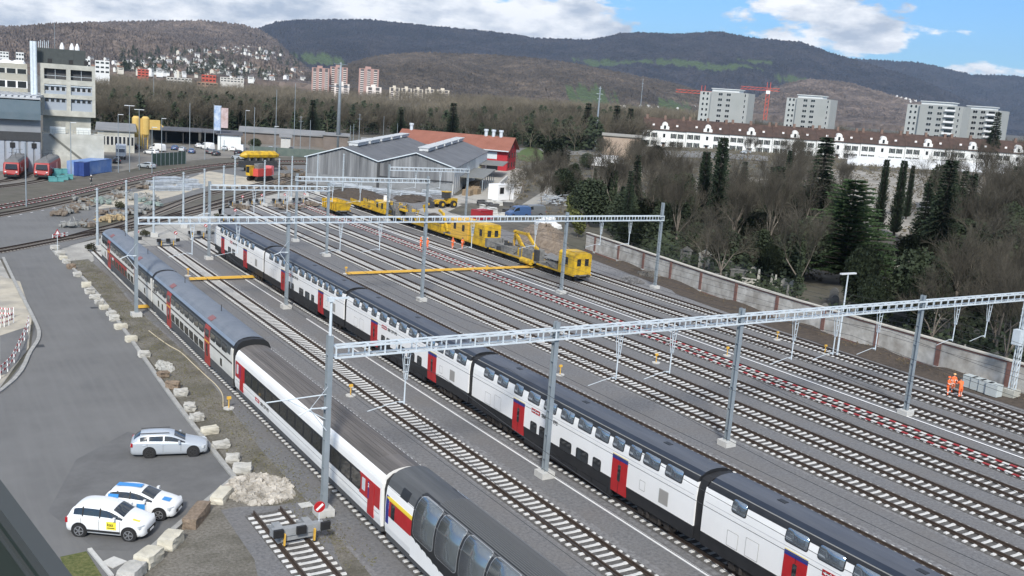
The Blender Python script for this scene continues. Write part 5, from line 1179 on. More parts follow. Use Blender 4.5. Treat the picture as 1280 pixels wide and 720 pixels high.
def bare_tree_data(seed,h,spread=.42,levels=5,trunk=.30,dens=1.,upright=.35):
    r=random.Random(seed); T=[];W_=[]
    def grow(p,d,L_,rad,lev):
        n=3; q=p; rr_=rad
        for k in range(n):
            d=(d+Vector((r.gauss(0,.13),r.gauss(0,.13),r.gauss(0,.08)+.05*upright))).normalized(); e=q+d*L_/n; r2=rr_*.86
            (T if lev<=1 else W_).append((q.x,q.y,q.z,e.x,e.y,e.z,rr_,r2)); q=e; rr_=r2
            if lev<levels and (k>0 or lev>1):
                nb=1 if lev<3 else (2 if r.random()<dens else 1)
                for _ in range(nb):
                    ax=d.orthogonal().normalized(); ax.rotate(Matrix.Rotation(r.uniform(0,2*PI),3,d)); nd=(d*math.cos(.75)+ax*math.sin(.75)+Vector((0,0,upright*.5))).normalized()
                    grow(q,nd,L_*r.uniform(.55,.78),rr_*.62,lev+1)
        if lev<levels:
            for _ in range(2):
                ax=d.orthogonal().normalized(); ax.rotate(Matrix.Rotation(r.uniform(0,2*PI),3,d)); nd=(d*math.cos(.4)+ax*math.sin(.4)).normalized(); grow(q,nd,L_*r.uniform(.6,.8),rr_*.75,lev+1)
    th=h*.26; T.append((0,0,-.4,0,0,th,trunk,trunk*.8))
    nb=r.choice([3,4,4]); 
    for k in range(nb):
        a=2*PI*k/nb+r.uniform(-.4,.4); el_=r.uniform(.7,1.25); d=Vector((math.cos(a)*math.cos(el_),math.sin(a)*math.cos(el_),math.sin(el_))); grow(Vector((0,0,th*r.uniform(.75,1))),d,h*.34,trunk*.55,1)
    grow(Vector((0,0,th)),Vector((0,0,1)),h*.36,trunk*.7,1)
    T=np.array(T);W_=np.array(W_); mz=max(T[:,5].max(),W_[:,5].max()); s=h/mz
    for A_ in (T,W_): A_[:,:6]*=s
    W_[:,6:]=np.maximum(W_[:,6:],.009*h/14)
    return T,W_
def ivy_clumps(r,n,rad,z0,z1,size,taper=1.):
    V=[];F=[]
    for k in range(n):
        z=z0+(z1-z0)*r.random(); rr_=rad*(1-(z-z0)/(z1-z0)*taper)*math.sqrt(r.random()) if taper else rad*math.sqrt(r.random()); a=r.uniform(0,2*PI); c=Vector((rr_*math.cos(a),rr_*math.sin(a),z)); s=size*r.uniform(.5,1.3)
        u=Vector((r.gauss(0,1),r.gauss(0,1),r.gauss(0,1))).normalized(); v=u.orthogonal().normalized(); o=len(V); V+= [tuple(c+u*s),tuple(c+v*s*.7),tuple(c-u*s),tuple(c-v*s*.7)]; F.append((o,o+1,o+2,o+3))
    return V,F
def make_bare(name,seed,h,label,twig=TWIG,ivy=0,**k):
    T,W_=bare_tree_data(seed,h,**k); o=thing(name,label,'tree',(0,0,0),0)
    V,F=segs_to_mesh(T); quadmesh('trunk',V,F,[BARK],parent=o); V,F=segs_to_mesh(W_); quadmesh('crown',V,F,[twig],parent=o)
    if ivy:
        r=random.Random(seed); V,F=ivy_clumps(r,1500,1.1,1,h*ivy,.28,.5); quadmesh('ivy',V,F,[LEAFD],parent=o)
    return o
def make_conifer(name,seed,h,rad,label,m=CONIF,droop=.25,gap=.55,dens=1.,base=.08,flat=False,nl=.75,power=1.):
    r=random.Random(seed); o=thing(name,label,'tree',(0,0,0),0)
    T=[(0,0,-.4,0,0,h*.5,h*.018,h*.012),(0,0,h*.5,0,0,h,h*.012,.03)]; V=[];F=[]
    z=h*base
    while z<h*.985:
        t=(z/h-base)/(1-base); R_=rad*((1-t)**power)*(.8+.35*r.random())+.15
        nb=max(4,int(7*dens*(.6+.6*(1-t)))); a0=r.uniform(0,6.28)
        for k in range(nb):
            a=a0+2*PI*k/nb+r.uniform(-.35,.35); L_=R_*r.uniform(.65,1.12); dr=Vector((math.cos(a),math.sin(a),0)); sd=Vector((-dr.y,dr.x,0))
            up=.15 if flat else -droop
            T.append((0,0,z,dr.x*L_*.9,dr.y*L_*.9,z+up*L_*.8,.05+.01*L_,.02))
            n=max(3,int(L_/nl*2.2))
            for i in range(n):
                s=(i+.7)/n; c=Vector((dr.x*L_*s,dr.y*L_*s,z+up*L_*s*s+(.1*L_*math.sin(PI*s) if flat else 0)))
                for q in (-1,1,0):
                    wd=nl*(1.05-.6*s)*r.uniform(.7,1.3); tip=c+(sd*q*wd+dr*wd*(.55 if q else 1))+Vector((0,0,-wd*r.uniform(.05,.5)*(0.35 if flat else 1))); mid=(c+tip)/2+dr*wd*.22+Vector((0,0,.06)); m2=(c+tip)/2-dr*wd*.22-Vector((0,0,r.uniform(.05,.28)))
                    o_=len(V); V+=[tuple(c),tuple(mid),tuple(tip),tuple(m2)]; F.append((o_,o_+1,o_+2,o_+3))
        z+=gap*r.uniform(.75,1.25)*(1 if not flat else 1.25)
    Vt,Ft=segs_to_mesh(T); quadmesh('trunk',Vt,Ft,[BARKD],parent=o); quadmesh('crown',V,F,[m],parent=o); return o
def make_bush(name,seed,h,rad,label,m=LEAFD,n=1600,size=.22,trunk=True,cat='tree'):
    r=random.Random(seed); o=thing(name,label,cat,(0,0,0),0); V=[];F=[]
    lobes=[(r.uniform(-.45,.45)*rad,r.uniform(-.45,.45)*rad,h*(.35+.45*r.random()),rad*r.uniform(.35,.6)) for _ in range(14)]
    for k in range(n):
        lx,ly,lz,lr=lobes[k%14]; d=Vector((r.gauss(0,1),r.gauss(0,1),r.gauss(0,1))).normalized()*lr*r.uniform(.75,1.05); c=Vector((lx,ly,lz))+Vector((d.x,d.y,d.z*h/(2.2*rad)*1.3)); 
        if c.z<.1: continue
        s=size*r.uniform(.5,1.5); u=Vector((r.gauss(0,1),r.gauss(0,1),r.gauss(0,.6))).normalized(); v=u.orthogonal().normalized(); o_=len(V); V+=[tuple(c+u*s),tuple(c+v*s*.7),tuple(c-u*s),tuple(c-v*s*.7)]; F.append((o_,o_+1,o_+2,o_+3))
    quadmesh('crown',V,F,[m],parent=o)
    if trunk: 
        Vt,Ft=segs_to_mesh([(0,0,-.3,0,0,h*.5,.05*rad+.05,.05)]); quadmesh('trunk',Vt,Ft,[BARK],parent=o)
    return o
def put(o,base,h,h0,first,label=None,group=None,rz=None,wide=1.):
    s=h/h0; c=o if first else copy_tree(o); c.location=base; c.rotation_euler=(0,0,R.uniform(0,6.28) if rz is None else rz); c.scale=(s*wide,s*wide,s)
    if label: c['label']=label
    if group: c['group']=group
    return c
BT=[make_bare('bare_tree',s,14,'x',levels=5,dens=.10+.07*(s%4),upright=u,twig=TWIGC) for s,u in ((1,.5),(2,.9),(3,.3),(4,.7),(5,1.1))]
BI=[make_bare('bare_tree',s,16,'x',levels=5,dens=.25,upright=.8,ivy=.6,twig=TWIGC) for s in (8,9)]
usedp={}
def place(pr,base,h,h0,label,group=None,wide=1.):
    f=id(pr) not in usedp; usedp[id(pr)]=1; return put(pr,base,h,h0,f,label,group,None,wide)
# named trees by pixel: (base px,py, top py)
cedar=make_conifer('cedar_tree',31,15,7.6,'x',CEDAR,flat=True,gap=.5,nl=1.25,dens=2.4,base=.08,power=.6)
b=G(1052,352,1.2); place(cedar,b,htop(b,222),15,'broad green cedar with layered boughs behind the plastered wall')
spr=[make_conifer('fir_tree',s,16,3.2,'x',CONIF,droop=.30,gap=.42,dens=1.3) for s in (41,42)]
cyp=[make_conifer('columnar_conifer',s,16,1.25,'x',CONIF,droop=-.5,gap=.3,dens=1.,nl=.55,power=.45) for s in (51,52)]
def np_(pr,px,pyb,pyt,h0,label,z=None,wide=1.,group=None,D=None):
    b=GT(px,pyb) if D is None else at(px,pyb,D)
    if D is not None: b.z=tz(b.x,b.y)
    return place(pr,b,htop(b,pyt),h0,label,group,wide)
np_(spr[0],1016,310,166,16,'tall dense dark fir directly left of the cedar',wide=1.35)
for px,pb,pt,lb,w_ in [(1096,292,198,'first slim dark column tree right of the cedar',1.),(1117,296,199,'second slim dark column tree right of the cedar',1.1),(1132,275,206,'third and shortest slim column tree right of the cedar',.9),(872,300,188,'slim dark column tree behind the middle of the wall',1.2),(890,310,170,'taller column tree right beside its slim neighbour',1.2),(757,275,202,'dark ivy-clad column tree right of the rounded evergreen',1.35),(774,290,232,'small column tree on the right side of the ivy-clad one',1.3)]:
    np_(cyp[0 if px%2 else 1],px,pb,pt,16,lb,wide=w_)
np_(spr[1],1170,330,196,16,'dark fir with a wide skirt, right of the column trees',wide=1.3)
np_(spr[1],1240,190,138,16,'dark fir in front of the right hand apartment tower',D=470,wide=1.1)
for px,pb,pt,lb in [(500,172,135,'pine standing out of the bare wood behind the shed'),(565,168,127,'dark pine above the right of the red-brown roof'),(732,176,127,'tall thin pine left of the power pole'),(768,178,130,'dark broad conifer right of the power pole'),(785,178,134,'dark conifer left of the terrace'),(300,150,124,'dark evergreen before the hill behind the banners'),(390,165,123,'dark pine beside the giant mast')]:
    np_(spr[px%2],px,pb,pt,16,lb,D=440,wide=1.5)
ev=make_bush('evergreen_tree',61,6,2.6,'x',n=7000,size=.15)
for px,pb,pt,lb,w_ in [(735,283,220,'rounded dark evergreen left of the ivy-clad tree',1.05),(820,206,180,'round dark bush below the white terrace',1.3),(804,186,174,'small dark bush at the corner of the terrace',1.2),(733,212,190,'dark shrub by the gravel path',1.2),(703,252,208,'evergreen tree overhanging the gravel path',.9),(716,240,202,'evergreen tree farther up the gravel path',.8),(692,215,172,'large green pine-like tree beside the red building',1.2),(399-80,186,172,'dark shrub before the long low building',1.4),(1142-120,300,225,'dense dark evergreen left of the cedar foot',1.2),(1205,330,270,'dark evergreen shrub in the right part of the cemetery',1.6)]:
    b=GT(px,pb); place(ev,b,htop(b,pt),6,lb,None,w_)
hedge=make_bush('hedge_shrub',64,3,1.3,'x',mat('olive_leaves',(.07,.08,.02),.9,(.12,.13,.04),1.5,1.),n=1500,size=.16,cat='shrub')
for px,pb,pt in [(714,266,244),(716,275,256),(718,285,262),(722,296,272),(738,252,232)]:
    b=GT(px,pb); place(hedge,b,htop(b,pt),3,'olive green shrub in the hedge row above the wall end','olive hedge shrubs')
# scattered bare trees, right hand side
nm=[(1270,440,'large pale trunk tree at the right edge behind the wall'),(1262,430,'')]
def inframe(x,y,m=60):
    q=proj((x,y,tz(x,y))); return -m<q[0]<1280+m and q[1]<760
placed=[]
def scatter(n,xr,yr,hr,mind,label,group,prs,h0,cond=None):
    k=0; tries=0
    while k<n and tries<n*60:
        tries+=1; x=R.uniform(*xr); y=R.uniform(*yr)
        if not inframe(x,y) or (cond and not cond(x,y)): continue
        if any((x-a)**2+(y-b)**2<mind**2 for a,b in placed): continue
        placed.append((x,y)); place(R.choice(prs),Vector((x,y,tz(x,y)-.1)),R.uniform(*hr),h0,label,group,R.uniform(.65,.95)); k+=1
def behindwall(x,y):
    wx=np.interp(y,[20,48,66,87,117,150],[87,86.9,87.2,88.6,93,112]); 
    px,py=proj((x,y,tz(x,y)))
    if px<735: return False
    if 1078<px<1165 and py<395: return False
    if 855<px<968 and 222<py<275: return False
    if 1000<px<1105 and py<400: return False
    return x>wx+3.5
scatter(14,(88,112),(40,110),(10,14),5,'bare deciduous tree close behind the long plastered wall','bare trees behind the wall',BT[:3]+[BI[0]],14,behindwall)
scatter(44,(100,240),(30,190),(12,18),6,'bare deciduous tree in the cemetery','bare trees in the cemetery',BT+BI,14,behindwall)
scatter(36,(150,330),(120,290),(8,11),7,'bare tree on the slope below the white terrace','bare trees below the terrace',BT,14,lambda x,y: 740<proj((x,y,tz(x,y)))[0] and not(1060<proj((x,y,tz(x,y)))[0]<1160))
scatter(26,(118,215),(178,262),(6,9.5),4,'young bare tree between grey shed and gravel path','bare trees beside the gravel path',BT[:4],14,lambda x,y: (lambda q: 625<q[0]<720 and 185<q[1]<262 and q[1]>262-(q[0]-620)*1.05+ -2 and abs(q[1]-(262-(q[0]-645)*.62))>6)(proj((x,y,0))))
for px,pb,pt,w_ in [(842,300,250,1.2),(905,330,285,1.4),(945,320,262,1.2),(985,345,290,1.4),(1092,350,300,1.3),(1140,345,290,1.4),(1190,370,310,1.5),(1230,400,330,1.4),(1270,360,270,1.4),(800,290,245,1.2),(925,290,235,1.1),(980,300,245,1.3),(1210,300,240,1.2)]:
    b=GT(px,pb); place(ev,b,htop(b,pt),6,'dark evergreen crown among the bare trees of the cemetery','evergreens of the cemetery',w_)
for px,pb,pt,w_ in [(965,300,205,1.5),(1150,310,225,1.2),(1200,320,215,1.3),(1258,300,205,1.2),(925,260,200,1.3)]:
    b=GT(px,pb); place(spr[px%2],b,htop(b,pt),16,'dark fir standing among the bare trees of the cemetery','firs of the cemetery',w_)
scatter(14,(98,215),(40,190),(9,15),5,'dark fir rising between the cemetery trees','dark firs of the cemetery',spr,16,behindwall)
scatter(46,(92,200),(40,185),(5,11),4.2,'dark evergreen standing low among the cemetery trees','low evergreens of the cemetery',[ev],6,behindwall)
# the far wood: one mass of bare trees
def wood(name,label,pts,seed,m,h=(9,15),nseg=150):
    rs=np.random.RandomState(seed); AV=[];AF=[];off=0; base_=[]
    for s in range(4):
        T,W_=bare_tree_data(100+seed*7+s,1.,levels=3,dens=1.,trunk=.012,upright=.6); S=np.concatenate([T,W_]); 
        S=S[:nseg*2] if len(S)>nseg*2 else S
        # add brush strokes of fine twigs as thin blades
        ex=[]
        for q in W_[rs.randint(0,len(W_),160)]:
            e=q[3:6]; dvec=rs.normal(0,1,3)*.045+np.array([0,0,.05]); ex.append(list(e)+list(e+dvec)+[.0035,.001])
        S[:,6:]=np.maximum(S[:,6:],.003); V,F=segs_to_mesh(list(S)+ex); base_.append((V,F))
    for (x,y,z,hh) in pts:
        V,F=base_[rs.randint(4)]; a=rs.uniform(0,6.28); c,s_=math.cos(a),math.sin(a); wv=rs.uniform(.9,1.5)
        P_=V.copy(); X_=P_[:,0]*c-P_[:,1]*s_; Y_=P_[:,0]*s_+P_[:,1]*c; P_=np.stack([X_*hh*wv+x,Y_*hh*wv+y,P_[:,2]*hh+z],1); AV.append(P_); AF.append(F+off); off+=len(V)
    o=quadmesh(name,np.concatenate(AV),np.concatenate(AF),[m]); o['kind']='stuff'; o['label']=label; o['category']='woodland'; return o
def woodpts(n,pxr,Dr,hr,cond=None,seed=3):
    r=random.Random(seed); out=[]
    while len(out)<n:
        px=r.uniform(*pxr); D=r.uniform(Dr[0]**.5,Dr[1]**.5)**2; p=at(px,150,D); z=tz(p.x,p.y)
        if cond and not cond(px,D): continue
        out.append((p.x,p.y,z-.5,r.uniform(*hr)))
    return out
wood('woodland','grey-brown bare wood in the middle distance behind the depot yard',woodpts(900,(100,800),(400,640),(11,16),lambda px,D: D>np.interp(px,[100,300,420,500,640,760],[375,430,470,500,430,400]),3),3,TWIG)
def darkclumps(name,label,pts,seed):
    r=random.Random(seed); V=[];F=[]
    for (x,y,z,hh) in pts:
        wd=hh*r.uniform(.22,.4)
        for _ in range(150):
            t=r.random(); rad=wd*(1-t)**.6*math.sqrt(r.random()); a=r.uniform(0,6.28); c=Vector((x+rad*math.cos(a),y+rad*math.sin(a),z+hh*(.1+.9*t))); s=.9*r.uniform(.5,1.4); u=Vector((r.gauss(0,1),r.gauss(0,1),r.gauss(0,.5))).normalized(); v=u.orthogonal().normalized(); o_=len(V); V+=[tuple(c+u*s),tuple(c+v*s*.6),tuple(c-u*s),tuple(c-v*s*.6)]; F.append((o_,o_+1,o_+2,o_+3))
    o=quadmesh(name,V,F,[LEAFD]); o['kind']='stuff'; o['label']=label; o['category']='woodland'
darkclumps('evergreen_woodland','dark evergreens mixed into the far bare wood',woodpts(300,(110,800),(400,620),(8,15),lambda px,D: D>np.interp(px,[100,300,420,500,640,760],[375,430,470,500,430,400]),13),13)
darkclumps('evergreen_woodland','dark trees between the houses of the hillside town',[tuple(on_hill('left_hill',r_.uniform(150,380),r_.uniform(64,101)))+(r_.uniform(12,22),) for r_ in [random.Random(77)] for _ in range(260)],14)
wood('woodland','paler bare treetops farther back below the pink towers',woodpts(1100,(90,900),(640,1500),(12,19),None,4),4,TWIGP)
wood('woodland','bare treetops behind the terrace and the apartment towers',woodpts(260,(800,1320),(500,900),(9,14),lambda px,D: not(870<px<1260) or D>610,5),5,TWIG)
# cemetery undergrowth
def undergrowth(name,label,n,cond,size,m,seed,hh=1.2,xr=(86,260),yr=(25,220)):
    r=random.Random(seed); V=[];F=[]; k=0
    while k<n:
        x=r.uniform(*xr); y=r.uniform(*yr)
        if not cond(x,y): k+=.05; continue
        k+=1; z=tz(x,y); nl=10; cr_=r.uniform(.5,1.4); ch=hh*r.uniform(.3,1.3)
        for _ in range(nl):
            c=Vector((x+r.gauss(0,cr_*.5),y+r.gauss(0,cr_*.5),z+abs(r.gauss(0,ch*.5)))); s=size*r.uniform(.5,1.5); u=Vector((r.gauss(0,1),r.gauss(0,1),r.gauss(0,.7))).normalized(); v=u.orthogonal().normalized(); o_=len(V); V+=[tuple(c+u*s),tuple(c+v*s*.6),tuple(c-u*s),tuple(c-v*s*.6)]; F.append((o_,o_+1,o_+2,o_+3))
    o=quadmesh(name,V,F,[m]); o['kind']='stuff'; o['label']=label; o['category']='undergrowth'; return o
undergrowth('undergrowth','dark evergreen undergrowth between the graves of the cemetery',13000,lambda x,y: behindwall(x,y),.34,LEAFD,71,hh=2.6,xr=(86,215),yr=(25,190))
undergrowth('undergrowth','brown scrub on the slope and between the paths',5000,lambda x,y: (lambda q: q[0]>640 and q[1]>186)(proj((x,y,tz(x,y)))) and x>112+.0*y and not (abs((x-101)*0.82-(y-158)*.68)<4 and x<210),.28,mat('scrub',(.08,.068,.045),.95,(.13,.115,.08),.5,1.),72,hh=1.0,xr=(112,330),yr=(90,330))
undergrowth('verge_weeds','low dry weeds on the verge beside the road',900,lambda x,y: 17.9<x<20.0 and y<128,.05,mat('weeds',(.09,.085,.04),.95,(.15,.14,.08),3,1.),73,hh=.14,xr=(17.6,20.3),yr=(42,128))
undergrowth('verge_weeds','dry tufts at the foot of the plastered wall',500,lambda x,y: (lambda wx: wx-1.8<x<wx-.2)(np.interp(y,[20,48,66,87,117],[87,86.9,87.2,88.6,93])),.10,mat('weeds2',(.08,.06,.035),.95,(.13,.10,.06),2,1.),74,hh=.4,xr=(84,93),yr=(40,116))
bs=make_bush('dark_bush',66,1.3,.9,'x',n=500,size=.12,trunk=False,cat='shrub',m=mat('bush_dark',(.03,.035,.018),.9,(.07,.065,.035),3))
for px,pb,pt,lb in [(112,314,304,'small dark bush beside the leftmost lone mast'),(182,296,287,'small dark bush left of the third lone mast'),(272,274,267,'dark bush left of the sixth lone mast'),(150,262,252,'dark heap-like bush beside the tarpaulin')]:
    b=G(px,pb); place(bs,b,max(.9,htop(b,pt)),1.3,lb)
sheet('lawn',[tuple(GT(*p)[:2]) for p in [(648,182),(690,182),(700,192),(662,196)]],None,GRASS) if False else None
q=[GT(*p) for p in [(645,186),(672,182),(705,186),(700,197),(662,203),(648,200)]]; m_=MB(); m_.add([(p.x,p.y,p.z+.12) for p in q],[tuple(range(6))]); m_.build('lawn',GRASS)['kind']='structure'
# ================================================================ vehicles
def split_parts(o,names,parent):
    me=o.data; n=len(me.materials); out=[]
    mi=np.zeros(len(me.polygons),dtype=np.int32); me.polygons.foreach_get('material_index',mi); co=[tuple(v.co) for v in me.vertices]
    for k in range(n):
        idx={};V=[];F=[]
        for p in np.nonzero(mi==k)[0]:
            f=[]
            for v in me.polygons[int(p)].vertices:
                if v not in idx: idx[v]=len(V); V.append(co[v])
                f.append(idx[v])
            F.append(tuple(f))
        if not F: continue
        m=MB(); m.v=V; m.f=F; m.m=[0]*len(F); out.append(m.build(names[k],me.materials[k],parent,smooth=True,fix=False))
    bpy.data.objects.remove(o); return out
BODY={
 'estate':dict(L=4.58,W=.885,wb=(.87,3.45),r=.32,st=[(0,.58,.30,.55,.62,.50),(.10,.76,.22,.62,.70,.62),(.45,.84,.20,.70,.80,.70),(.95,.87,.20,.82,.90,.74),(1.28,.88,.20,.90,.96,.73),(2.05,.885,.20,.93,1.38,.60),(2.6,.885,.20,.94,1.45,.61),(3.4,.885,.20,.96,1.45,.61),(4.05,.87,.20,.98,1.40,.58),(4.42,.85,.22,.98,1.05,.62),(4.52,.80,.28,.90,.96,.62),(4.58,.66,.34,.70,.80,.55)],ws=(4,5),sg=(4,8),rg=(8,9)),
 'mpv':dict(L=4.15,W=.89,wb=(.80,3.38),r=.34,st=[(0,.56,.34,.62,.74,.50),(.10,.78,.26,.72,.84,.64),(.35,.86,.24,.84,.96,.72),(.80,.88,.24,.96,1.06,.76),(1.10,.89,.24,1.04,1.12,.76),(1.72,.89,.24,1.06,1.55,.68),(2.3,.89,.24,1.07,1.64,.70),(3.1,.89,.24,1.08,1.66,.70),(3.78,.88,.24,1.09,1.60,.66),(4.0,.86,.26,1.08,1.14,.68),(4.10,.82,.30,.92,1.0,.68),(4.15,.70,.36,.74,.84,.6)],ws=(4,5),sg=(4,8),rg=(8,9)),
 'hatch':dict(L=3.95,W=.87,wb=(.80,3.35),r=.32,st=[(0,.54,.30,.55,.66,.48),(.10,.76,.22,.64,.76,.60),(.35,.84,.20,.74,.86,.68),(.80,.865,.20,.86,.96,.72),(1.12,.87,.20,.94,1.02,.71),(1.95,.87,.20,.97,1.40,.58),(2.4,.87,.20,.99,1.48,.60),(3.0,.87,.20,1.02,1.47,.59),(3.6,.86,.20,1.05,1.38,.54),(3.82,.84,.24,1.0,1.06,.6),(3.90,.80,.28,.88,.95,.6),(3.95,.66,.34,.70,.80,.52)],ws=(4,5),sg=(4,8),rg=(8,9)),
 'van':dict(L=5.2,W=.98,wb=(.95,4.0),r=.34,st=[(0,.62,.34,.70,.84,.6),(.12,.88,.26,.84,.98,.76),(.45,.95,.24,1.0,1.14,.84),(.85,.98,.24,1.12,1.24,.86),(1.0,.98,.24,1.16,1.34,.86),(1.65,.98,.24,1.22,2.1,.80),(2.3,.98,.24,1.25,2.25,.82),(3.6,.98,.24,1.25,2.27,.82),(4.8,.98,.24,1.25,2.25,.82),(5.1,.97,.26,1.2,2.1,.82),(5.17,.95,.30,1.1,1.3,.8),(5.2,.88,.36,.9,1.0,.7)],ws=(4,5),sg=(4,6),rg=(99,99))}
CARGL=mat('car_glass',(.02,.025,.03),.06,spec=1.)
def make_car(kind,paint,label,detail=True,rim=None,rear_black=False,name='parked_car',cat='car',group=None):
    B=BODY[kind]; o=thing(name,label,cat,(0,0,0),0,group); st=B['st']; L_=B['L']
    V=[];F=[];M=[]
    def ring(s):
        y,w_,zb,zb2,zt_,wr=s; zm=zb+(zb2-zb)*.5
        return [(w_*.90,y,zb),(w_*.99,y,zb+.12),(w_*1.0,y,zm),(w_*.985,y,zb2-.02),(w_*.955,y,zb2+.02),(wr*1.03,y,zt_-.05),(wr*.93,y,zt_),(wr*.45,y,zt_+.035),(0,y,zt_+.05)]
    n=9
    for s in st: r_=ring(s); V+=r_+[(-x,y,z) for x,y,z in r_[:-1][::-1]]
    nn=2*n-1
    for i in range(len(st)-1):
        for k in range(nn-1):
            F.append((i*nn+k,i*nn+k+1,(i+1)*nn+k+1,(i+1)*nn+k)); kk=min(k,nn-2-k); m=0
            if kk==4 and B['sg'][0]<=i<B['sg'][1]: m=1
            if kk>=6 and i==B['ws'][0]: m=2
            if kk>=6 and i==B['rg'][0]: m=3
            if kk==4 and i==B['ws'][0]: m=1
            M.append(m)
    F.append(tuple(range(nn-1,-1,-1))); M.append(0); F.append(tuple((len(st)-1)*nn+k for k in range(nn))); M.append(0)
    F.append(None); F.pop()
    mb=MB(); mb.v=[(x,-y,z) for x,y,z in V]; mb.f=F; mb.m=M; t=mb.build('tmp',[paint,CARGL,CARGL,CARGL],smooth=True)
    md=t.modifiers.new('s','SUBSURF'); md.levels=2; md.render_levels=2; applymods(t)
    split_parts(t,['body','side_windows','windscreen','rear_window'],o)
    # underside
    b=MB(); b.b2(-B['W']*.86,B['W']*.86,-L_+.25,-.25,.20,.34); b.build('underbody',BLACK,o)
    for wy in B['wb']:
        for s in (-1,1):
            a=MB(); a.tube([(s*(B['W']-.10),-wy,B['r']+.03),(s*(B['W']+.006),-wy,B['r']+.03)],B['r']+.075,24); a.build('wheel_arch',BLACK,o)
            w_=MB(); w_.tube([(s*(B['W']-.2),-wy,B['r']),(s*(B['W']-.02),-wy,B['r']),(s*(B['W']+.03),-wy,B['r'])],[B['r'],B['r'],B['r']*.93],24); tw=w_.build('wheel',TYRE,o)
            if detail:
                q=MB(); x=s*(B['W']+.035); rr_=B['r']*.68
                q.tube([(x-s*.004,-wy,B['r']),(x+s*.004,-wy,B['r'])],rr_*.22,10)
                for k in range(5): a_=2*PI*k/5; q.bar((x,-wy,B['r']),(x,-wy+rr_*math.cos(a_),B['r']+rr_*math.sin(a_)),.05,.05)
                for k in range(20): a_=2*PI*k/20; a2=2*PI*(k+1)/20; q.bar((x,-wy+rr_*math.cos(a_),B['r']+rr_*math.sin(a_)),(x,-wy+rr_*math.cos(a2),B['r']+rr_*math.sin(a2)),.03,.03)
                q.build('rim',rim or RIMM,tw)
            else:
                q=MB(); x=s*(B['W']+.033); q.tube([(x-s*.003,-wy,B['r']),(x+s*.003,-wy,B['r'])],B['r']*.6,12); q.build('rim',rim or RIMM,tw)
    bel=st[5][3]
    for s in (-1,1):
        if detail:
            for yy in ((st[6][0]+.02),(st[7][0]+.12)):
                zt_=np.interp(yy,[q[0] for q in st],[q[4] for q in st])-.06; wr=np.interp(yy,[q[0] for q in st],[q[5] for q in st]); q=MB(); q.bar((s*(B['W']*.952),-yy,bel+.02),(s*(wr*1.035),-yy,zt_),.07,.02); q.build('pillar',BLACK if rear_black else paint,o)
            q=MB(); q.box(s*(B['W']+.10),-st[4][0]-.42,bel+.10,.20,.12,.14); q.tube([(s*(B['W']-.05),-st[4][0]-.42,bel+.05),(s*(B['W']+.06),-st[4][0]-.42,bel+.08)],.03,6); q.build('mirror',paint,o)
            q=MB(); q.add([(s*B['W']*.62,-.085,.66),(s*B['W']*.90,-.22,.68),(s*B['W']*.97,-.52,.80),(s*B['W']*.80,-.30,.82),(s*B['W']*.62,-.17,.78)],[(0,1,2,3,4)]) if False else q.box(s*B['W']*.80,-.235,st[2][3]-.07,.34,.16,.15,s*-.5); q.build('headlight',mat('headlight',(.55,.58,.6),.15,spec=1),o)
            for q_ in (.35,.62):
                h=MB(); yy=st[4][0]+.9+q_*2; 
            for yy in (st[5][0]+.60,st[6][0]+1.15): h=MB(); h.box(s*(B['W']+.012),-yy,bel-.10,.03,.18,.03); h.build('door_handle',paint,o)
            for yy in (st[5][0]-.45,st[6][0]+.05,st[7][0]+.18): h=MB(); h.box(s*(B['W']*1.0),-yy,(bel+.25)/2+.06,.008,.012,bel-.42); h.build('door_gap',BLACK,o)
        q=MB(); q.box(s*B['W']*.86,-L_+.10,st[-2][3]-.06,.22,.12,.20 if kind!='mpv' else .26); q.build('taillight',mat('tail_red',(.35,.01,.015),.3),o)
    q=MB(); q.box(0,-.02,.46,.9,.10,.16); q.build('grille',BLACK,o)
    q=MB(); q.box(0,.035,.42,.42,.01,.10); q.box(0,-L_-.01,.62,.46,.02,.10); q.build('licence_plate',WHITEP,o)
    return o
SILV=mat('silver_paint',(.52,.56,.60),.3,metal=.35); WPT=mat('car_white',(.72,.73,.73),.25); 
def set_heading(o,pf,pr_,fl):   # rear wheel and front wheel ground points (visible side)
    d=(pf-pr_); a=math.atan2(d.y,d.x)-PI/2; o.rotation_euler=(0,0,a); return a
def park_by(o,kind,rear,front,side):   # side=-1: visible flank is the right side (x+)
    B=BODY[kind]; r_=G(*rear); f_=G(*front); a=set_heading(o,f_,r_,0); dv=Vector((-math.sin(a),math.cos(a),0)); rt=Vector((math.cos(a),math.sin(a),0))
    mid=(r_+f_)/2; wm=(B['wb'][0]+B['wb'][1])/2; o.location=mid+dv*wm-rt*side*B['W']; o.location.z=.03
est=make_car('estate',SILV,'silver estate car with black wheels and roof rails, parked alone by the kerb',rim=mat('black_rim',(.03,.03,.03),.4),)
park_by(est,'estate',(185.5,573.5),(242.5,571.5),1)
for s in (-1,1): q=MB(); q.bar((s*.52,-2.3,1.5),(s*.50,-4.0,1.47),.04,.04); q.build('roof_rail',DARK,est)
q=MB(); q.b2(-.52,.52,-4.02,-3.98,1.36,1.40); 
mpv=make_car('mpv',WPT,'white compact van-like car with yellow square sticker on its front door, nearest the camera',rear_black=True)
park_by(mpv,'mpv',(96.5,671.5),(163,678),1)
hat=make_car('hatch',WPT,'white hatchback with blue patches on roof and doors, behind the other white car',rear_black=True)
hat.location=Vector((0,0,0)); 
r_=G(150,642) ; f_=G(198.5,651.5); v=f_-r_
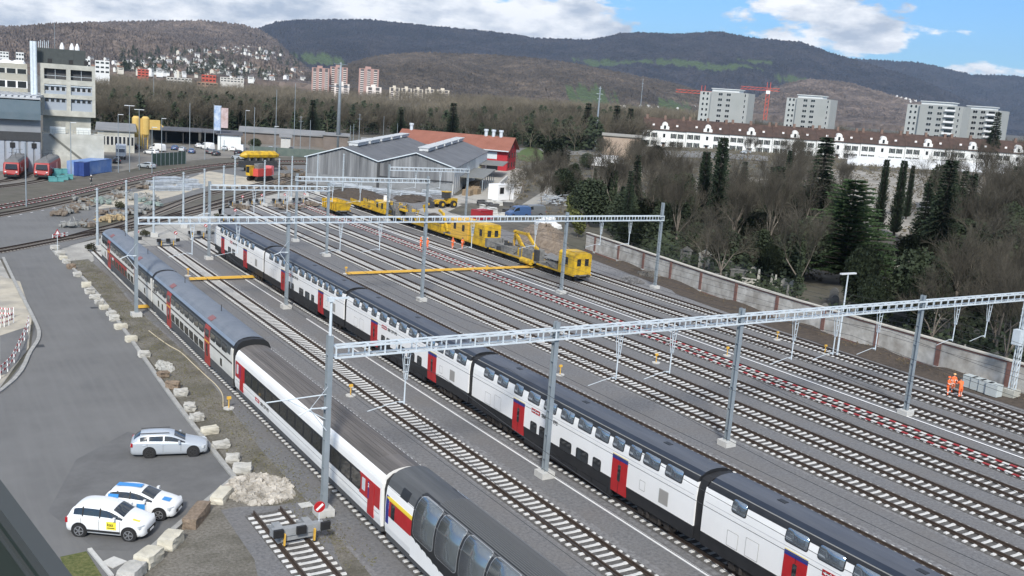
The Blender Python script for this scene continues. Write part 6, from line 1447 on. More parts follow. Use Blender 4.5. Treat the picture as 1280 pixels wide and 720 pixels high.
B=BODY['hatch']; a=math.atan2(G(163,678).y-G(96.5,671.5).y,G(163,678).x-G(96.5,671.5).x)-PI/2+.03; hat.rotation_euler=(0,0,a); dv=Vector((-math.sin(a),math.cos(a),0)); rt=Vector((math.cos(a),math.sin(a),0)); hat.location=f_+dv*.80-rt*B['W']; hat.location.z=.03
# stickers
STY=mat('sticker_yellow',(.80,.66,.05),.5); STB=mat('sticker_blue',(.04,.24,.58),.4)
q=MB(); q.b2(.895,.905,-1.95,-1.45,.55,.97); s1=q.build('sticker',STY,mpv); text('kaz',.24,BLACK,mpv,(.907,-1.91,.74),(PI/2,0,PI/2),name='sticker_lettering',ext=.001); q=MB(); q.b2(.903,.909,-1.90,-1.52,.62,.66); q.build('sticker_line',BLACK,s1)
q=MB(); q.box(.42,-.56,1.02,.36,.36,.012,.1,0,-.24); q.build('bonnet_sticker',STY,mpv)
q=MB(); q.b2(.87,.915,-3.0,-1.25,.36,.46); q.build('side_trim',BLACK,mpv)
q=MB(); q.b2(.868,.878,-2.0,-1.55,.48,.86); q.build('sticker',STB,hat); q=MB(); q.box(0,-2.7,1.535,.42,1.35,.012,0,0,.0); q.build('roof_sticker',STB,hat); q=MB(); q.box(.2,-.62,.975,.42,.42,.01,0,0,-.16); q.build('bonnet_sticker',STB,hat)
q=MB(); q.box(.80,-3.28,1.10,.10,.55,.34,0,0,0,-.3); q.build('rear_sticker',STB,hat)
# far parked cars
PC=[('car_white',(.72,.73,.73)),('car_dark',(.03,.035,.045)),('car_blue',(.05,.10,.22)),('car_silver',(.38,.42,.45)),('car_grey',(.12,.13,.14))]
protos_c={}
def farcar(kind,ci,px,py,rz,label,group='cars parked in the depot yard'):
    key=(kind,ci); b=GT(px,py)
    if key not in protos_c: o=make_car(kind,mat(PC[ci][0],PC[ci][1],.3),label,detail=False,name='parked_van' if kind=='van' else 'parked_car',cat='van' if kind=='van' else 'car',group=group); protos_c[key]=o
    else: o=copy_tree(protos_c[key])
    o.location=b+Vector((0,0,.03)); o.rotation_euler=(0,0,rz); o['label']=label; o['group']=group; return o
fc=[('van',0,137,170,.4,'white van farthest left beside the low grey roofed shed'),('van',0,155,174,.5,'white van behind the lorry'),('hatch',1,146,203,.9,'black car in front of the lorry, beside the blue container'),('hatch',0,163,188,.5,'first white car right of the lorry in the yard row'),('estate',3,169,186,.5,'first silver car in the yard row'),('hatch',1,174,186,.5,'dark car between silver and white cars of the yard row'),('estate',0,181,192,1.7,'white estate seen side-on right of the dark lamp post'),('van',0,189,188,1.6,'low white van at the right end of the yard row'),('estate',3,174,209,1.7,'silver estate alone in front of the green fence'),('hatch',2,221,187,.6,'blue car left of three in the middle of the yard'),('estate',3,231,189,.6,'silver car between two blue ones in the middle of the yard'),('hatch',2,241,191,.7,'brighter blue car by the brown lamp post'),('hatch',0,246,184,1.0,'white car before the dark open shed'),('van',0,252,186,1.5,'small white van before the dark open shed'),('estate',1,261,191,.8,'dark estate left of the white hall'),('hatch',4,268,192,.5,'grey hatchback in front of the white hall'),('hatch',1,273,194,.5,'dark hatchback in front of the white hall'),('estate',3,282,187,.7,'silver estate along the white hall'),('estate',0,292,188,.7,'white estate along the white hall'),('van',0,302,189,.7,'white van at the right end of the white hall'),('hatch',1,303,193,.3,'black hatchback in front of the white van'),('hatch',1,328,189,.6,'leftmost dark car of the row before the long building'),('estate',3,340,188,.6,'silver estate of the row before the long building'),('hatch',4,348,189,.6,'grey car of the row before the long building'),('estate',1,356,190,.6,'dark estate of the row before the long building'),('hatch',1,365,189,.6,'rightmost dark car of the row before the long building'),('estate',3,291,198,1.5,'silver estate left of the yellow boom'),('estate',4,334,195,1.5,'grey estate behind the yellow boom')]
for kind,ci,px,py,rz,lb in fc: farcar(kind,ci,px,py,rz-PI/2+.5,lb)
for kind,ci,px,py,rz,lb in [('van',0,725,174,1.5,'white van on the road above the green bank'),('hatch',3,662,176,1.2,'silver car on the road right of the wood'),('hatch',1,707,174,1.2,'dark car on the road left of the white van'),('van',0,777,180,1.6,'white van parked in front of the flat garage'),('estate',3,926,192,1.4,'silver estate parked in front of the terrace'),('van',2,633,272,1.6,'dark blue van beside the red containers'),('van',4,650,270,1.4,'dark grey van beside the gravel path')]:
    farcar(kind,ci,px,py,rz,lb,'cars parked along the terrace road' if py<200 else 'vans by the works site')
# lorry
def lorry(px,py,rz,label,cabm=WPT,boxm=WHITEP,s=1.):
    o=thing('lorry',label,'lorry',GT(px,py),rz); q=MB(); q.prism([(-1.8,.9),(-1.8,1.9),(-1.55,2.9),(0,3.0),(0,.9)],-1.15,1.15,axis='x'); q.build('cab',cabm,o)
    q=MB(); q.add([(-1.0,-1.84,1.95),(1.0,-1.84,1.95),(1.0,-1.62,2.8),(-1.0,-1.62,2.8)],[(0,1,2,3)]); q.b2(-1.17,-1.15,-1.5,-.6,1.9,2.7); q.b2(1.15,1.17,-1.5,-.6,1.9,2.7); q.build('cab_windows',GLASS,o)
    q=MB(); q.b2(-1.25,1.25,.2,6,1.1,3.6); q.build('box',boxm,o); q=MB(); q.b2(-.5,.5,-1.5,6,.7,.9); q.build('chassis',BLACK,o)
    for y in (-.9,3.6,4.7):
        for sx in (-1,1): q=MB(); q.tube([(sx*.85,y,.5),(sx*1.15,y,.5)],.5,16); q.build('wheel',TYRE,o)
    o.scale=(s,s,s); return o
lorry(151,199,-.2,'white box lorry facing the camera between the parked cars left of the yellow silos')
lorry(755,212,.9,'white lorry cab and box standing on the slope below the terrace',s=1.1)
lorry(772,208,1.1,'second white lorry directly right of the other on the slope',s=1.0)
# locomotives
def loco(pf,pb,label,side):
    a_=G(*pf); c_=G(*pb); d=(c_-a_).normalized(); a=math.atan2(d.y,d.x)-PI/2; o=thing('electric_locomotive',label,'locomotive',(a_.x,a_.y,0),a,'red electric locomotives')
    LR=mat('loco_red',(.27,.005,.007),.5,(.33,.008,.01),.6,1.); L_=17.
    pr=[(-1.45,1.0),(-1.5,1.4),(-1.5,3.0),(-1.35,3.35),(1.35,3.35),(1.5,3.0),(1.5,1.4),(1.45,1.0)]
    q=MB(); n=len(pr); ys=[(0,1.,.0,.80),(.35,1,.0,.93),(.9,1,0,1.),(L_-.9,1,0,1),(L_-.35,1,0,.93),(L_,1,0,.80)]
    vs=[(x*(.93 if y in(0,L_) else 1),y+(0.9*max(0,(z-1.9)/1.4) if y<1 else (-.9*max(0,(z-1.9)/1.4) if y>L_-1 else 0)),1.0+(z-1.0)) for y,_,_,k in ys for x,z in pr]
    q.add(vs,[(i*n+k,i*n+(k+1)%n,(i+1)*n+(k+1)%n,(i+1)*n+k) for i in range(5) for k in range(n)]+[tuple(range(n)),tuple(range(5*n,6*n))]); q.build('body',LR,o)
    q=MB(); q.prism([(-1.36,3.36),(-1.1,3.8),(-.7,4.0),(.7,4.0),(1.1,3.8),(1.36,3.36)],1.0,L_-1.0); q.build('roof',mat('loco_roof',(.13,.135,.14),.7,(.2,.2,.2),1),o)
    for y,dr in ((4,1),(13,-1)): q=MB(); q.bar((-.6,y-.6,4.1),(-.3,y+.9*dr,4.6),.06,.06); q.bar((.6,y-.6,4.1),(.3,y+.9*dr,4.6),.06,.06); q.bar((-.3,y+.9*dr,4.6),(-.3,y-.3,5.1),.05,.05); q.bar((.3,y+.9*dr,4.6),(.3,y-.3,5.1),.05,.05); q.bar((-.8,y-.3,5.1),(.8,y-.3,5.1),.1,.05); q.build('pantograph',DARK,o)
    q=MB(); q.add([(-1.1,.02,2.1),(1.1,.02,2.1),(1.0,.72,3.05),(-1.0,.72,3.05)],[(0,1,2,3)]); 
    o_=q.build('windscreen',GLASS,o); o_.location=(0,-.06,0)
    for s in (-1,1): q=MB(); q.b2(s*1.5-.02,s*1.5+.02,1.5,2.1,2.2,2.9); q.build('side_window',GLASS,o); q=MB(); q.box(s*1.0,-.03,1.55,.3,.08,.2); q.build('headlight',WHITEP,o)
    q=MB(); q.b2(-1.35,1.35,.1,L_-.1,.45,1.0); q.box(0,-.25,.8,2.4,.4,.3); q.build('underframe',BLACK,o)
    for s in (-.85,.85): q=MB(); q.tube([(s,-.1,1.05),(s,-.55,1.05)],.2,12); q.build('buffer',DARK,o)
    text('SBB',1.1,WHITEP,o,(1.515,3.6,1.4),(PI/2,0,PI/2)); 
    q=MB(); q.b2(1.51,1.52,9.2,11.4,1.5,2.9); lg=q.build('logo',mat('logo_pale',(.62,.25,.22),.5),o)
    return o
loco((14,224.5),(41,203),'leftmost red electric locomotive with a bright windscreen, cut by the left edge',1)
loco((52,225),(86,203.5),'red electric locomotive with white lettering, right one of the two',1)
# ---- works train
def wagon(x,y0,y1,label,name='flat_wagon',colr=YEL,deck=.95,group='yellow works train wagons'):
    o=thing(name,label,'rail wagon',(x,y0,0),0,group); L_=y1-y0
    q=MB(); q.b2(-1.35,1.35,0,L_,deck,deck+.16); q.build('deck',mat('deck_grey',(.12,.12,.11),.85,(.22,.21,.19),1.5,1.),o)
    q=MB()
    for s in (-1.38,1.38): q.b2(s-.05,s+.05,0,L_,deck+.0,deck+.22)
    q.build('side_rail',colr,o)
    q=MB(); q.b2(-.9,.9,.3,L_-.3,.55,deck); q.build('underframe',BOG,o)
    for yy in ((2.2,L_-2.2) if L_>8 else (L_*.5,)):
        q=MB(); q.b2(-1.1,1.1,yy-1.3,yy+1.3,.45,.75)
        for w_ in (-.9,.9):
            for s in (-1,1): q.tube([(s*.7,yy+w_,.62),(s*.84,yy+w_,.62)],.42,14)
        q.build('bogie',BOG,o)
    for s in (-.85,.85):
        q=MB(); q.tube([(s,-.35,1.0),(s,0,1.0)],.2,10); q.build('buffer',DARK,o)
    return o
def clutter(o,L_,n,seed,y0=.5,zmax=1.8):
    r=random.Random(seed)
    for mm,nm_ in ((DARK,'machine_parts'),(MG_,'machine_parts'),(YEL,'yellow_parts')):
        q=MB()
        for k in range(n if mm is not YEL else n//2):
            x=r.uniform(-1.1,1.1); y=r.uniform(y0,L_-.5); h=r.uniform(.2,zmax)
            if r.random()<.5: q.box(x,y,1.12+h/2,r.uniform(.15,.7),r.uniform(.15,.8),h)
            else: q.bar((x,y,1.12),(x+r.uniform(-.8,.8),y+r.uniform(-1.5,1.5),1.2+h),.09,.09)
        q.build(nm_,mm,o)
MG_=mat('machine_grey',(.10,.10,.098),.7,(.24,.24,.23),1.5,1.)
def cabbox(o,x0,x1,y0,y1,z0,z1,m,wins=True,name='cab'):
    c=MB(); r_=.25; c.prism([(x0,z0),(x0,z1-r_),(x0+r_,z1),(x1-r_,z1),(x1,z1-r_),(x1,z0)],y0,y1); cb=c.build(name,m,o)
    if wins:
        zc=z0+(z1-z0)*.58; n=max(1,int((y1-y0)/2.0))
        for k in range(n):
            y=y0+(y1-y0)*(k+.5)/n
            for s,xx in ((-1,x0),(1,x1)): q=MB(); q.box(xx,y,zc,.04,.8,1.0); q.build('cab_window',GLASS,cb)
        for s in (-.62,.62): q=MB(); q.box((x0+x1)/2+s,y0,zc,.62,.04,.95); q.build('cab_window',GLASS,cb)
    return cb
XT=76.45
def arm(o,pts,r,m,name='crane_arm'):
    q=MB(); 
    for a,b in zip(pts[:-1],pts[1:]): q.bar(a,b,r,r*1.3)
    for p in pts: q.tube([(p[0]-r*.7,p[1],p[2]),(p[0]+r*.7,p[1],p[2])],r*.8,10)
    return q.build(name,m,o)
o=wagon(XT,102.6,111.5,'nearest wagon of the works train with a bright yellow cabin at its end'); cb=cabbox(o,-1.4,1.4,.1,3.7,1.12,3.95,YEL)
q=MB(); q.b2(-1.0,1.0,.6,3.2,3.96,4.05); q.b2(-.2,.2,3.72,4.0,2.0,3.6); q.build('roof_rack',YEL,cb)
q=MB(); 
for k in range(5): q.bar((-1.2+.6*k,4.2,1.1),(-1.2+.6*k,8.0,2.2),.08,.08); 
q.b2(-1.2,1.2,4.5,8,2.2,2.3); q.b2(-1.0,1.0,5,7,1.12,2.0); q.build('machine_frame',MG_,o)
o=wagon(XT,112.2,124.5,'works wagon carrying a folded yellow crane arm and grey engine blocks')
MG=MC['machine_grey']
q=MB(); q.b2(-1.1,1.1,1.2,3.6,1.12,2.6); q.build('engine_block',MG,o); q=MB(); q.b2(-.9,.9,7.5,11.5,1.12,2.0); q.build('engine_block',MG,o); q=MB(); q.b2(-.6,.6,4.2,5.6,1.12,2.3); q.build('crane_base',YEL,o)
clutter(o,12.3,14,3); arm(o,[(0,5,2.3),(0,7.5,4.3),(0,4.2,4.4),(0,1.6,2.7)],.30,YEL); arm(o,[(.6,5.4,1.6),(.7,8.5,3.6),(.7,9.0,1.7)],.26,YELB)
q=MB(); q.tube([(-1.5,.5,1.0),(-1.5,3.0,1.0)],.42,12); q.build('tank',YEL,o)
o=wagon(XT,125.2,138.5,'works wagon with two tall orange-yellow cabins'); cabbox(o,-1.4,1.4,.8,5.6,1.12,4.3,YEL); cabbox(o,-1.45,1.45,6.0,11.5,1.12,4.1,YELB,name='rear_cab')
q=MB(); q.b2(-1.45,1.45,-.2,.5,1.12,2.4); q.build('machine_frame',MG,o)
o=wagon(XT,139.2,151,'works wagon heaped with dark soil between yellow conveyor frames')
q=MB(); 
for s in (-1.3,1.3): q.add([(s,1,1.12),(s*1.1,1,2.4),(s*1.1,10,2.4),(s,10,1.12)],[(0,1,2,3)])
q.b2(-1.3,1.3,.9,1,1.12,2.4); q.b2(-1.3,1.3,10,10.1,1.12,2.4); q.build('hopper',YEL,o)
hp=MB(); n1_=9;n2_=14
hp.add([(-1.4+2.8*i/(n1_-1),1.05+8.9*j/(n2_-1),2.0+1.5*math.sin(PI*i/(n1_-1))*max(0,math.sin(PI*j/(n2_-1)))**.6+R.uniform(-.08,.08)) for j in range(n2_) for i in range(n1_)],[(j*n1_+i,j*n1_+i+1,(j+1)*n1_+i+1,(j+1)*n1_+i) for j in range(n2_-1) for i in range(n1_-1)]); hp.build('soil_load',SOILD,o,smooth=True)
clutter(o,11.8,10,4,zmax=2.2); arm(o,[(-.8,-.3,1.5),(-.9,1.2,4.0),(-.6,3.0,4.3)],.28,YEL); arm(o,[(.9,10.2,1.6),(.9,11.6,3.9),(.5,9.5,4.5)],.3,YEL)
o=wagon(XT,151.7,161,'works wagon of grey machinery, drums and yellow frames'); q=MB()
for k in range(9): q.box(R.uniform(-1,1),1+k,1.6+R.random()*.9,R.uniform(.6,1.4),R.uniform(.5,1.2),R.uniform(.6,1.6))
q.build('machine_frame',MG,o); q=MB()
for k in range(8): q.bar((R.uniform(-1.3,1.3),R.uniform(.5,9),1.1),(R.uniform(-1.3,1.3),R.uniform(.5,9),3.3),.14,.14)
q.b2(-1.3,1.3,2,4.5,2.5,2.8); q.build('frame_bars',YEL,o); clutter(o,9.3,24,5,zmax=2.6); q=MB(); q.tube([(-1.0,6,1.9),(1.0,6,1.9)],.8,16); q.build('drum',mat('drum_red',(.25,.06,.04),.7),o)
o=wagon(XT,161.7,172,'yellow low wagon with a tamping machine body'); cabbox(o,-1.3,1.3,.5,4.8,1.12,3.1,YEL); q=MB(); q.b2(-1.2,1.2,5,9.5,1.12,2.2); q.build('yellow_housing',YEL,o); clutter(o,10.3,22,9,zmax=2.0); q=MB(); q.tube([(0,3,3.1),(0,3,4.0)],.4,12); q.build('exhaust',WHITEP,o)
o=wagon(XT,172.6,178,'farthest yellow low wagon of the works train')
q=MB(); 
for s in (-1.35,1.35): q.b2(s-.05,s+.05,.1,5.2,1.12,2.0)
q.b2(-1.3,1.3,.1,.2,1.12,2.0); q.build('side_board',YEL,o)
gw=G(423,268); o=wagon(gw.x-.4,gw.y-3.2,gw.y+3.6,'small bright yellow open wagon standing alone before the grey shed',name='open_wagon')
q=MB()
for s in (-1,1): q.add([(s*1.2,.2,1.12),(s*1.55,-.2,2.6),(s*1.55,7.0,2.6),(s*1.2,6.6,1.12),(s*1.1,.2,1.12),(s*1.45,-.2,2.6),(s*1.45,7.0,2.6),(s*1.1,6.6,1.12)],[(0,1,2,3),(7,6,5,4),(1,5,6,2)])
q.add([(-1.2,.2,1.12),(-1.55,-.2,2.6),(1.55,-.2,2.6),(1.2,.2,1.12)],[(0,1,2,3)]); q.add([(-1.2,6.6,1.12),(-1.55,7,2.6),(1.55,7,2.6),(1.2,6.6,1.12)],[(0,1,2,3)])
for k in range(7): q.b2(-1.62,-1.5,.2+k,.3+k,1.2,2.5)
q.build('tipper_box',YEL,o,fix=False)
# wheel loader
def loader(px,py,rz,label):
    o=thing('wheel_loader',label,'loader',G(px,py),rz); 
    for y in (0,3.0):
        for s in (-1,1): q=MB(); q.tube([(s*.75,y,.75),(s*1.25,y,.75)],.75,18); w_=q.build('wheel',TYRE,o); q=MB(); q.tube([(s*1.24,y,.75),(s*1.28,y,.75)],.34,12); q.build('rim',YEL,w_)
    q=MB(); q.b2(-.75,.75,-1.2,1.2,.9,1.9); q.b2(-.55,.55,1.2,2.0,.8,1.3); q.b2(-.7,.7,2.0,3.9,.8,1.6); q.build('body',YEL,o)
    c=MB(); c.b2(-.65,.65,.6,2.0,1.9,3.2); cb=c.build('cab',DARK,o); q=MB(); q.b2(-.75,.75,.5,2.1,3.2,3.35); q.build('cab_roof',YEL,cb)
    q=MB(); q.bar((-.5,3.2,1.4),(-.5,5.4,.7),.2,.3); q.bar((.5,3.2,1.4),(.5,5.4,.7),.2,.3); q.build('lift_arm',YEL,o)
    q=MB(); q.prism([(5.2,.2),(6.3,.2),(6.3,.4),(5.6,.6),(5.4,1.4),(5.2,1.4)],-1.3,1.3,axis='x'); q.build('bucket',DARK,o); return o
loader(563,259,1.75,'yellow wheel loader with black cab in front of the grey shed')
# road-rail crane
cb_=G(325,226); o=thing('mobile_crane','red and black tracked crane with yellow cab, left of the grey shed','crane',cb_,-.95)
for s in (-1.1,1.1): q=MB(); q.prism([(-3.2,.5),(-2.7,.0),(2.7,.0),(3.2,.5),(2.7,1.1),(-2.7,1.1)],s-.35,s+.35,axis='x'); q.build('crawler_track',BLACK,o)
q=MB(); q.b2(-1.2,1.2,-2.4,2.8,1.2,2.9); q.build('superstructure',mat('crane_body_red',(.48,.05,.05),.5,(.55,.10,.08),2),o); q=MB(); q.b2(-1.3,-.2,-3.6,-2.0,1.3,3.6); c2=q.build('cab',YEL,o); q=MB(); q.b2(-1.33,-1.3,-3.4,-2.2,2.2,3.4); q.b2(-1.2,-.3,-3.64,-3.6,2.0,3.4); q.build('cab_window',GLASS,c2)
q=MB(); q.b2(-.9,.9,3.0,4.0,1.3,3.4); q.build('counterweight',mat('pink_red',(.62,.18,.20),.6),o); q=MB(); q.b2(-.6,.6,-1.5,1.0,2.9,4.0); q.build('winch',MG,o)
bb=G(300,214); e_=G(347,214); v=e_-bb; L_=v.length; a=math.atan2(v.y,v.x); o=thing('yellow_boom','long yellow boom section on supports behind the red and black crane','boom',bb,a)
q=MB(); q.tube([(0,0,3.9),(L_*.12,0,4.2),(L_*.9,0,4.3),(L_,0,4.0)],[.35,.95,.95,.45],8)
q.build('boom',YEL,o); q=MB()
for k in range(5): q.b2(L_*(.15+.17*k),L_*(.15+.17*k)+.3,-1,1,0,3.6)
q.b2(0,L_*.95,-.9,.9,1.0,2.6); q.build('support',DARK,o)
# ================================================================ people
SKINM=mat('skin',(.45,.28,.2),.6); HIVIS=[ORNG]
def person(loc,rz,label,top=ORNG,bottom=ORNG,helmet=ORNG,bend=0.,arms=(0.35,.35),h=1.78,step=.1,group=None):
    o=thing('person',label,'person',loc,rz,group); s=h/1.78
    me=bpy.data.meshes.new('body'); J={}
    V=[];E=[];Rd=[]
    def v(n,x,y,z,r,p=None):
        V.append((x*s,y*s,z*s)); Rd.append(r*s); J[n]=len(V)-1
        if p is not None: E.append((J[p],J[n]))
    by=-math.sin(bend); v('pel',0,0,.95,.15); v('wst',0,by*.12,1.10,.14,'pel'); v('chs',0,by*.35,1.36,.165,'wst'); v('nck',0,by*.48,1.50,.065,'chs'); v('hd',0,by*.52-.01,1.60,.088,'nck'); v('hd2',0,by*.54,1.69,.095,'hd'); v('hd3',0,by*.55,1.76,.06,'hd2')
    for k,sd in enumerate((-1,1)):
        n=str(sd); v('sh'+n,sd*.19,by*.42,1.42,.075,'chs'); a=arms[k]; v('el'+n,sd*.26,by*.42-.10*a,1.15,.052,'sh'+n); v('wr'+n,sd*.24,by*.42-.42*a,1.0+.18*a,.036,'el'+n); v('hn'+n,sd*.23,by*.42-.50*a,.93+.2*a,.040,'wr'+n)
        for f in range(4): v('f%d'%f+n,sd*(.215+.0*f),by*.42-.50*a-.02+.018*f,.84+.2*a,.011,'hn'+n)
        v('th'+n,sd*.195,by*.42-.53*a-.03,.89+.2*a,.012,'hn'+n)
        v('hp'+n,sd*.10,0,.88,.115,'pel'); v('kn'+n,sd*.12,-.03+sd*step*.4,.50,.075,'hp'+n); v('an'+n,sd*.13,sd*step,.10,.052,'kn'+n); v('to'+n,sd*.14,sd*step-.17,.05,.042,'an'+n)
    me.from_pydata(V,E,[]); b=bpy.data.objects.new('body',me); col.objects.link(b)
    md=b.modifiers.new('skin','SKIN'); md.use_smooth_shade=True
    for i,r in enumerate(Rd): me.skin_vertices[0].data[i].radius=(r,r); me.skin_vertices[0].data[i].use_root=(i==0)
    m2=b.modifiers.new('s','SUBSURF'); m2.levels=1; applymods(b); m=b.data; m.materials.clear()
    for mm in (bottom,top,SKINM,BLACK,mat('reflective',(.75,.76,.7),.4)): m.materials.append(mm)
    for p in m.polygons:
        z=p.center.z/s; x=abs(p.center.x/s); i=0
        if z<.09: i=3
        elif z>1.51: i=2
        elif z>.98 or (x>.19 and z>.90): i=1
        if x>.19 and .75<z<.99+.2*max(arms) and (p.center-Vector(V[J['hn1']])).length<.14*s or (p.center-Vector(V[J['hn-1']])).length<.14*s: i=2
        if i<2 and (.30<z<.36 or .42<z<.47 or 1.14<z<1.19): i=4
        p.material_index=i; p.use_smooth=True
    b.parent=o
    q=MB(); hz_=V[J['hd2']]; 
    for k,(r_,z_) in enumerate([(.125,.00),(.12,.05),(.095,.10),(.05,.125)]): 
        q.v+=[(hz_[0]+r_*s*math.cos(2*PI*j/12),hz_[1]+r_*s*math.sin(2*PI*j/12)*1.1,hz_[2]+z_*s) for j in range(12)]
    for k in range(3): q.f+=[(k*12+j,k*12+(j+1)%12,(k+1)*12+(j+1)%12,(k+1)*12+j) for j in range(12)]
    q.f+=[tuple(range(36,48))]; q.m=[0]*len(q.f); q.build('helmet',helmet,o,smooth=True)
    q=MB()
    for sx in (-.035,.035): q.box(hz_[0]+sx*s,hz_[1]-.095*s,hz_[2]-.03*s,.02*s,.012*s,.012*s)
    q.build('eyes',BLACK,o); q=MB(); q.box(hz_[0],hz_[1]-.105*s,hz_[2]-.055*s,.022*s,.03*s,.04*s); q.build('nose',SKINM,o)
    return o
GRP='workers in orange by the wall'
person(G(1183.5,494.5),.2,'worker in orange with orange helmet, left one of the pair standing at the wall',arms=(.9,.9),group=GRP)
person(G(1190,490.5),-.4,'worker in orange half hidden behind his colleague at the wall',arms=(.3,.6),helmet=mat('helmet_pale',(.75,.45,.2),.4),group=GRP)
person(G(1199.5,497),2.6,'worker in orange leaning forward beside the grey boxes at the wall',bend=.5,arms=(.6,1.),helmet=DARK,group=GRP)
G2='workers in orange on the open tracks'
person(G(525.5,311.5),.5,'worker in orange left of the gantry post on the open tracks',group=G2)
person(G(533.5,312.5),-.5,'worker in orange half hidden by the gantry post on the open tracks',group=G2)
person(G(565.5,311.5),.1,'worker in orange with arms raised forward, left one beside the works train',arms=(1.,1.),group=G2)
person(G(577.5,311.5),.3,'worker in orange beside the works train, right one of two',helmet=DARK,group=G2)
person(G(427,268.5),.2,'worker in pale clothes before the small yellow wagon',top=mat('pale_cloth',(.5,.48,.42),.8),bottom=mat('orange_trousers',(.6,.25,.12),.8),helmet=WHITEP)
pp=at(114.5,232,168); g_=G(115,232)
person(g_,.3,'dark clothed worker with white helmet standing beside the striped curved track',top=DARK,bottom=DARK,helmet=WHITEP,h=2.2) if False else person(G(114,231),.3,'dark clothed worker with white helmet standing beside the striped curved track',top=DARK,bottom=DARK,helmet=WHITEP,h=1.95)
# ================================================================ yard furniture, heaps, blocks
def rock(name,sx,sy,sz,seed,m,bev=.12,rough=.06):
    r=random.Random(seed); bm=bmesh.new(); bmesh.ops.create_cube(bm,size=1); bmesh.ops.subdivide_edges(bm,edges=bm.edges[:],cuts=3,use_grid_fill=True)
    for v in bm.verts:
        c=v.co*2; l=max(abs(c.x),abs(c.y),abs(c.z)); n=c.normalized()*1.25; v.co=(c*(1-bev)+n*bev)/2
        v.co=Vector((v.co.x*sx,v.co.y*sy,(v.co.z+.5)*sz))+Vector((r.gauss(0,rough*.5),r.gauss(0,rough*.5),r.gauss(0,rough*.4)))
    me=bpy.data.meshes.new(name); bm.to_mesh(me); bm.free(); me.materials.append(m); o=bpy.data.objects.new(name,me); col.objects.link(o); return o
CBL=mat('cream_stone',(.50,.47,.38),.9,(.64,.61,.52),2.2,1.,bump=.4,wscale=1.2,wc=(.26,.24,.19),wamt=.7); CBW=mat('pale_block',(.36,.355,.33),.9,(.54,.53,.50),2,1.,bump=.4,wscale=1.1,wc=(.25,.24,.2),wamt=.7); BRK=mat('rusty_block',(.13,.10,.07),.95,(.26,.20,.15),4,1.2,bump=.6)
bl=[(69,312,1),(75,319,1),(79,324.5,0),(83,329,1),(89,336,2),(97,346,1),(108,359,0),(112,367,1),(119,374,1),(124,380,1),(130,386.5,0),(139,395,3),(143,401,1),(151,411,0),(164,427,0),(180,446,3),(204,472,2),(216,486,2),(226,495,1),(237,513,3),(246,526,3),(262,542,0),(276,560,3),(291,577,3),(303,590,3)]
ords=['first','second','third','fourth','fifth','sixth','seventh','eighth','ninth','tenth','eleventh','twelfth','thirteenth','fourteenth','fifteenth','sixteenth','seventeenth','eighteenth','nineteenth','twentieth','twenty-first','twenty-second','twenty-third','twenty-fourth','twenty-fifth']
for i,(px,py,k) in enumerate(bl):
    m=[CBL,CBW,BRK,CBW][k]; o=rock('stone_block',R.uniform(.75,1.1),R.uniform(.55,.75),R.uniform(.4,.6),i+3,m,bev=.22 if k==3 else .12,rough=.07 if k!=0 else .03); o.location=G(px,py); o.location.z=.0; o.rotation_euler=(R.uniform(-.15,.15) if k==3 else 0,0,R.uniform(-.5,.3)); tag(o,{0:'squared cream stone block on the verge, ',1:'pale concrete block on the verge, ',2:'brown weathered block on the verge, ',3:'broken pale block on the verge, '}[k]+ords[i]+' from the far end','block','blocks lined up along the road edge')
for px,py,sx,sy,sz,rz,m,lb in [(277,624,1.7,.75,.45,.95,CBL,'flat cream slab at the kerb corner beside the rubble'),(246,650,2.5,.75,.6,1.0,BRK,'long dark rusty beam block between cream slabs'),(213,682,1.3,.85,.6,.9,CBL,'cream block nearer the white car, next to the dark beam'),(186,704,1.3,.9,.65,.8,CBL,'cream block second from the bottom of the kerb row'),(165,722,1.2,.9,.6,.9,CBW,'white block cut by the bottom edge')]:
    o=rock('kerb_block',sx,sy,sz,int(px),m,rough=.04); o.location=G(px,py); o.rotation_euler=(0,0,rz); tag(o,lb,'block','big blocks along the parking kerb')
def rubble(name,label,px,py,rx,ry,n,hh,m,seed,size=.22,cat='rubble heap',rz=0):
    r=random.Random(seed); q=MB(); c=G(px,py)
    for k in range(n):
        a=r.uniform(0,6.28); d=math.sqrt(r.random()); x=rx*d*math.cos(a); y=ry*d*math.sin(a); z=hh*(1-d*d)*r.uniform(.5,1)
        s=size*r.uniform(.5,1.5); M=Matrix.Translation((x,y,z))@Matrix.Rotation(r.uniform(0,6),4,Vector((r.random(),r.random(),r.random())).normalized())
        vs=[M@Vector((sx*s*r.uniform(.35,.6),sy*s*r.uniform(.35,.6),sz*s*r.uniform(.25,.5))) for sx in(-1,1) for sy in(-1,1) for sz in(-1,1)]
        q.add(vs,[(0,1,3,2),(4,6,7,5),(0,4,5,1),(2,3,7,6),(0,2,6,4),(1,5,7,3)])
    o=q.build(name,m,fix=True); o.location=(c.x,c.y,0.02); o.rotation_euler=(0,0,rz); return tag(o,label,cat)
RUB=mat('rubble_stone',(.20,.18,.15),.95,(.50,.47,.42),1.6,1.4)
rubble('rubble_heap','wide heap of broken pale stones beside the stub track',325,613,1.9,2.2,520,.16,RUB,1,size=.27)
rubble('rubble_heap','heap of broken white slabs on the verge in the middle distance',206,459,.6,1.5,170,.14,mat('slab_white',(.25,.25,.235),.9,(.50,.50,.47),2),2)
rubble('gravel_scatter','scattered dark stones at the wall base near the second gantry',812,345,1.3,2.2,200,.5,mat('dark_stone',(.06,.055,.05),.95,(.2,.19,.17),1,1.2),4,size=.3)
rubble('spoil_heap','small grey spoil heap beside the wall side track',790,352,1.4,1.8,300,.55,BALL2,5,size=.2)
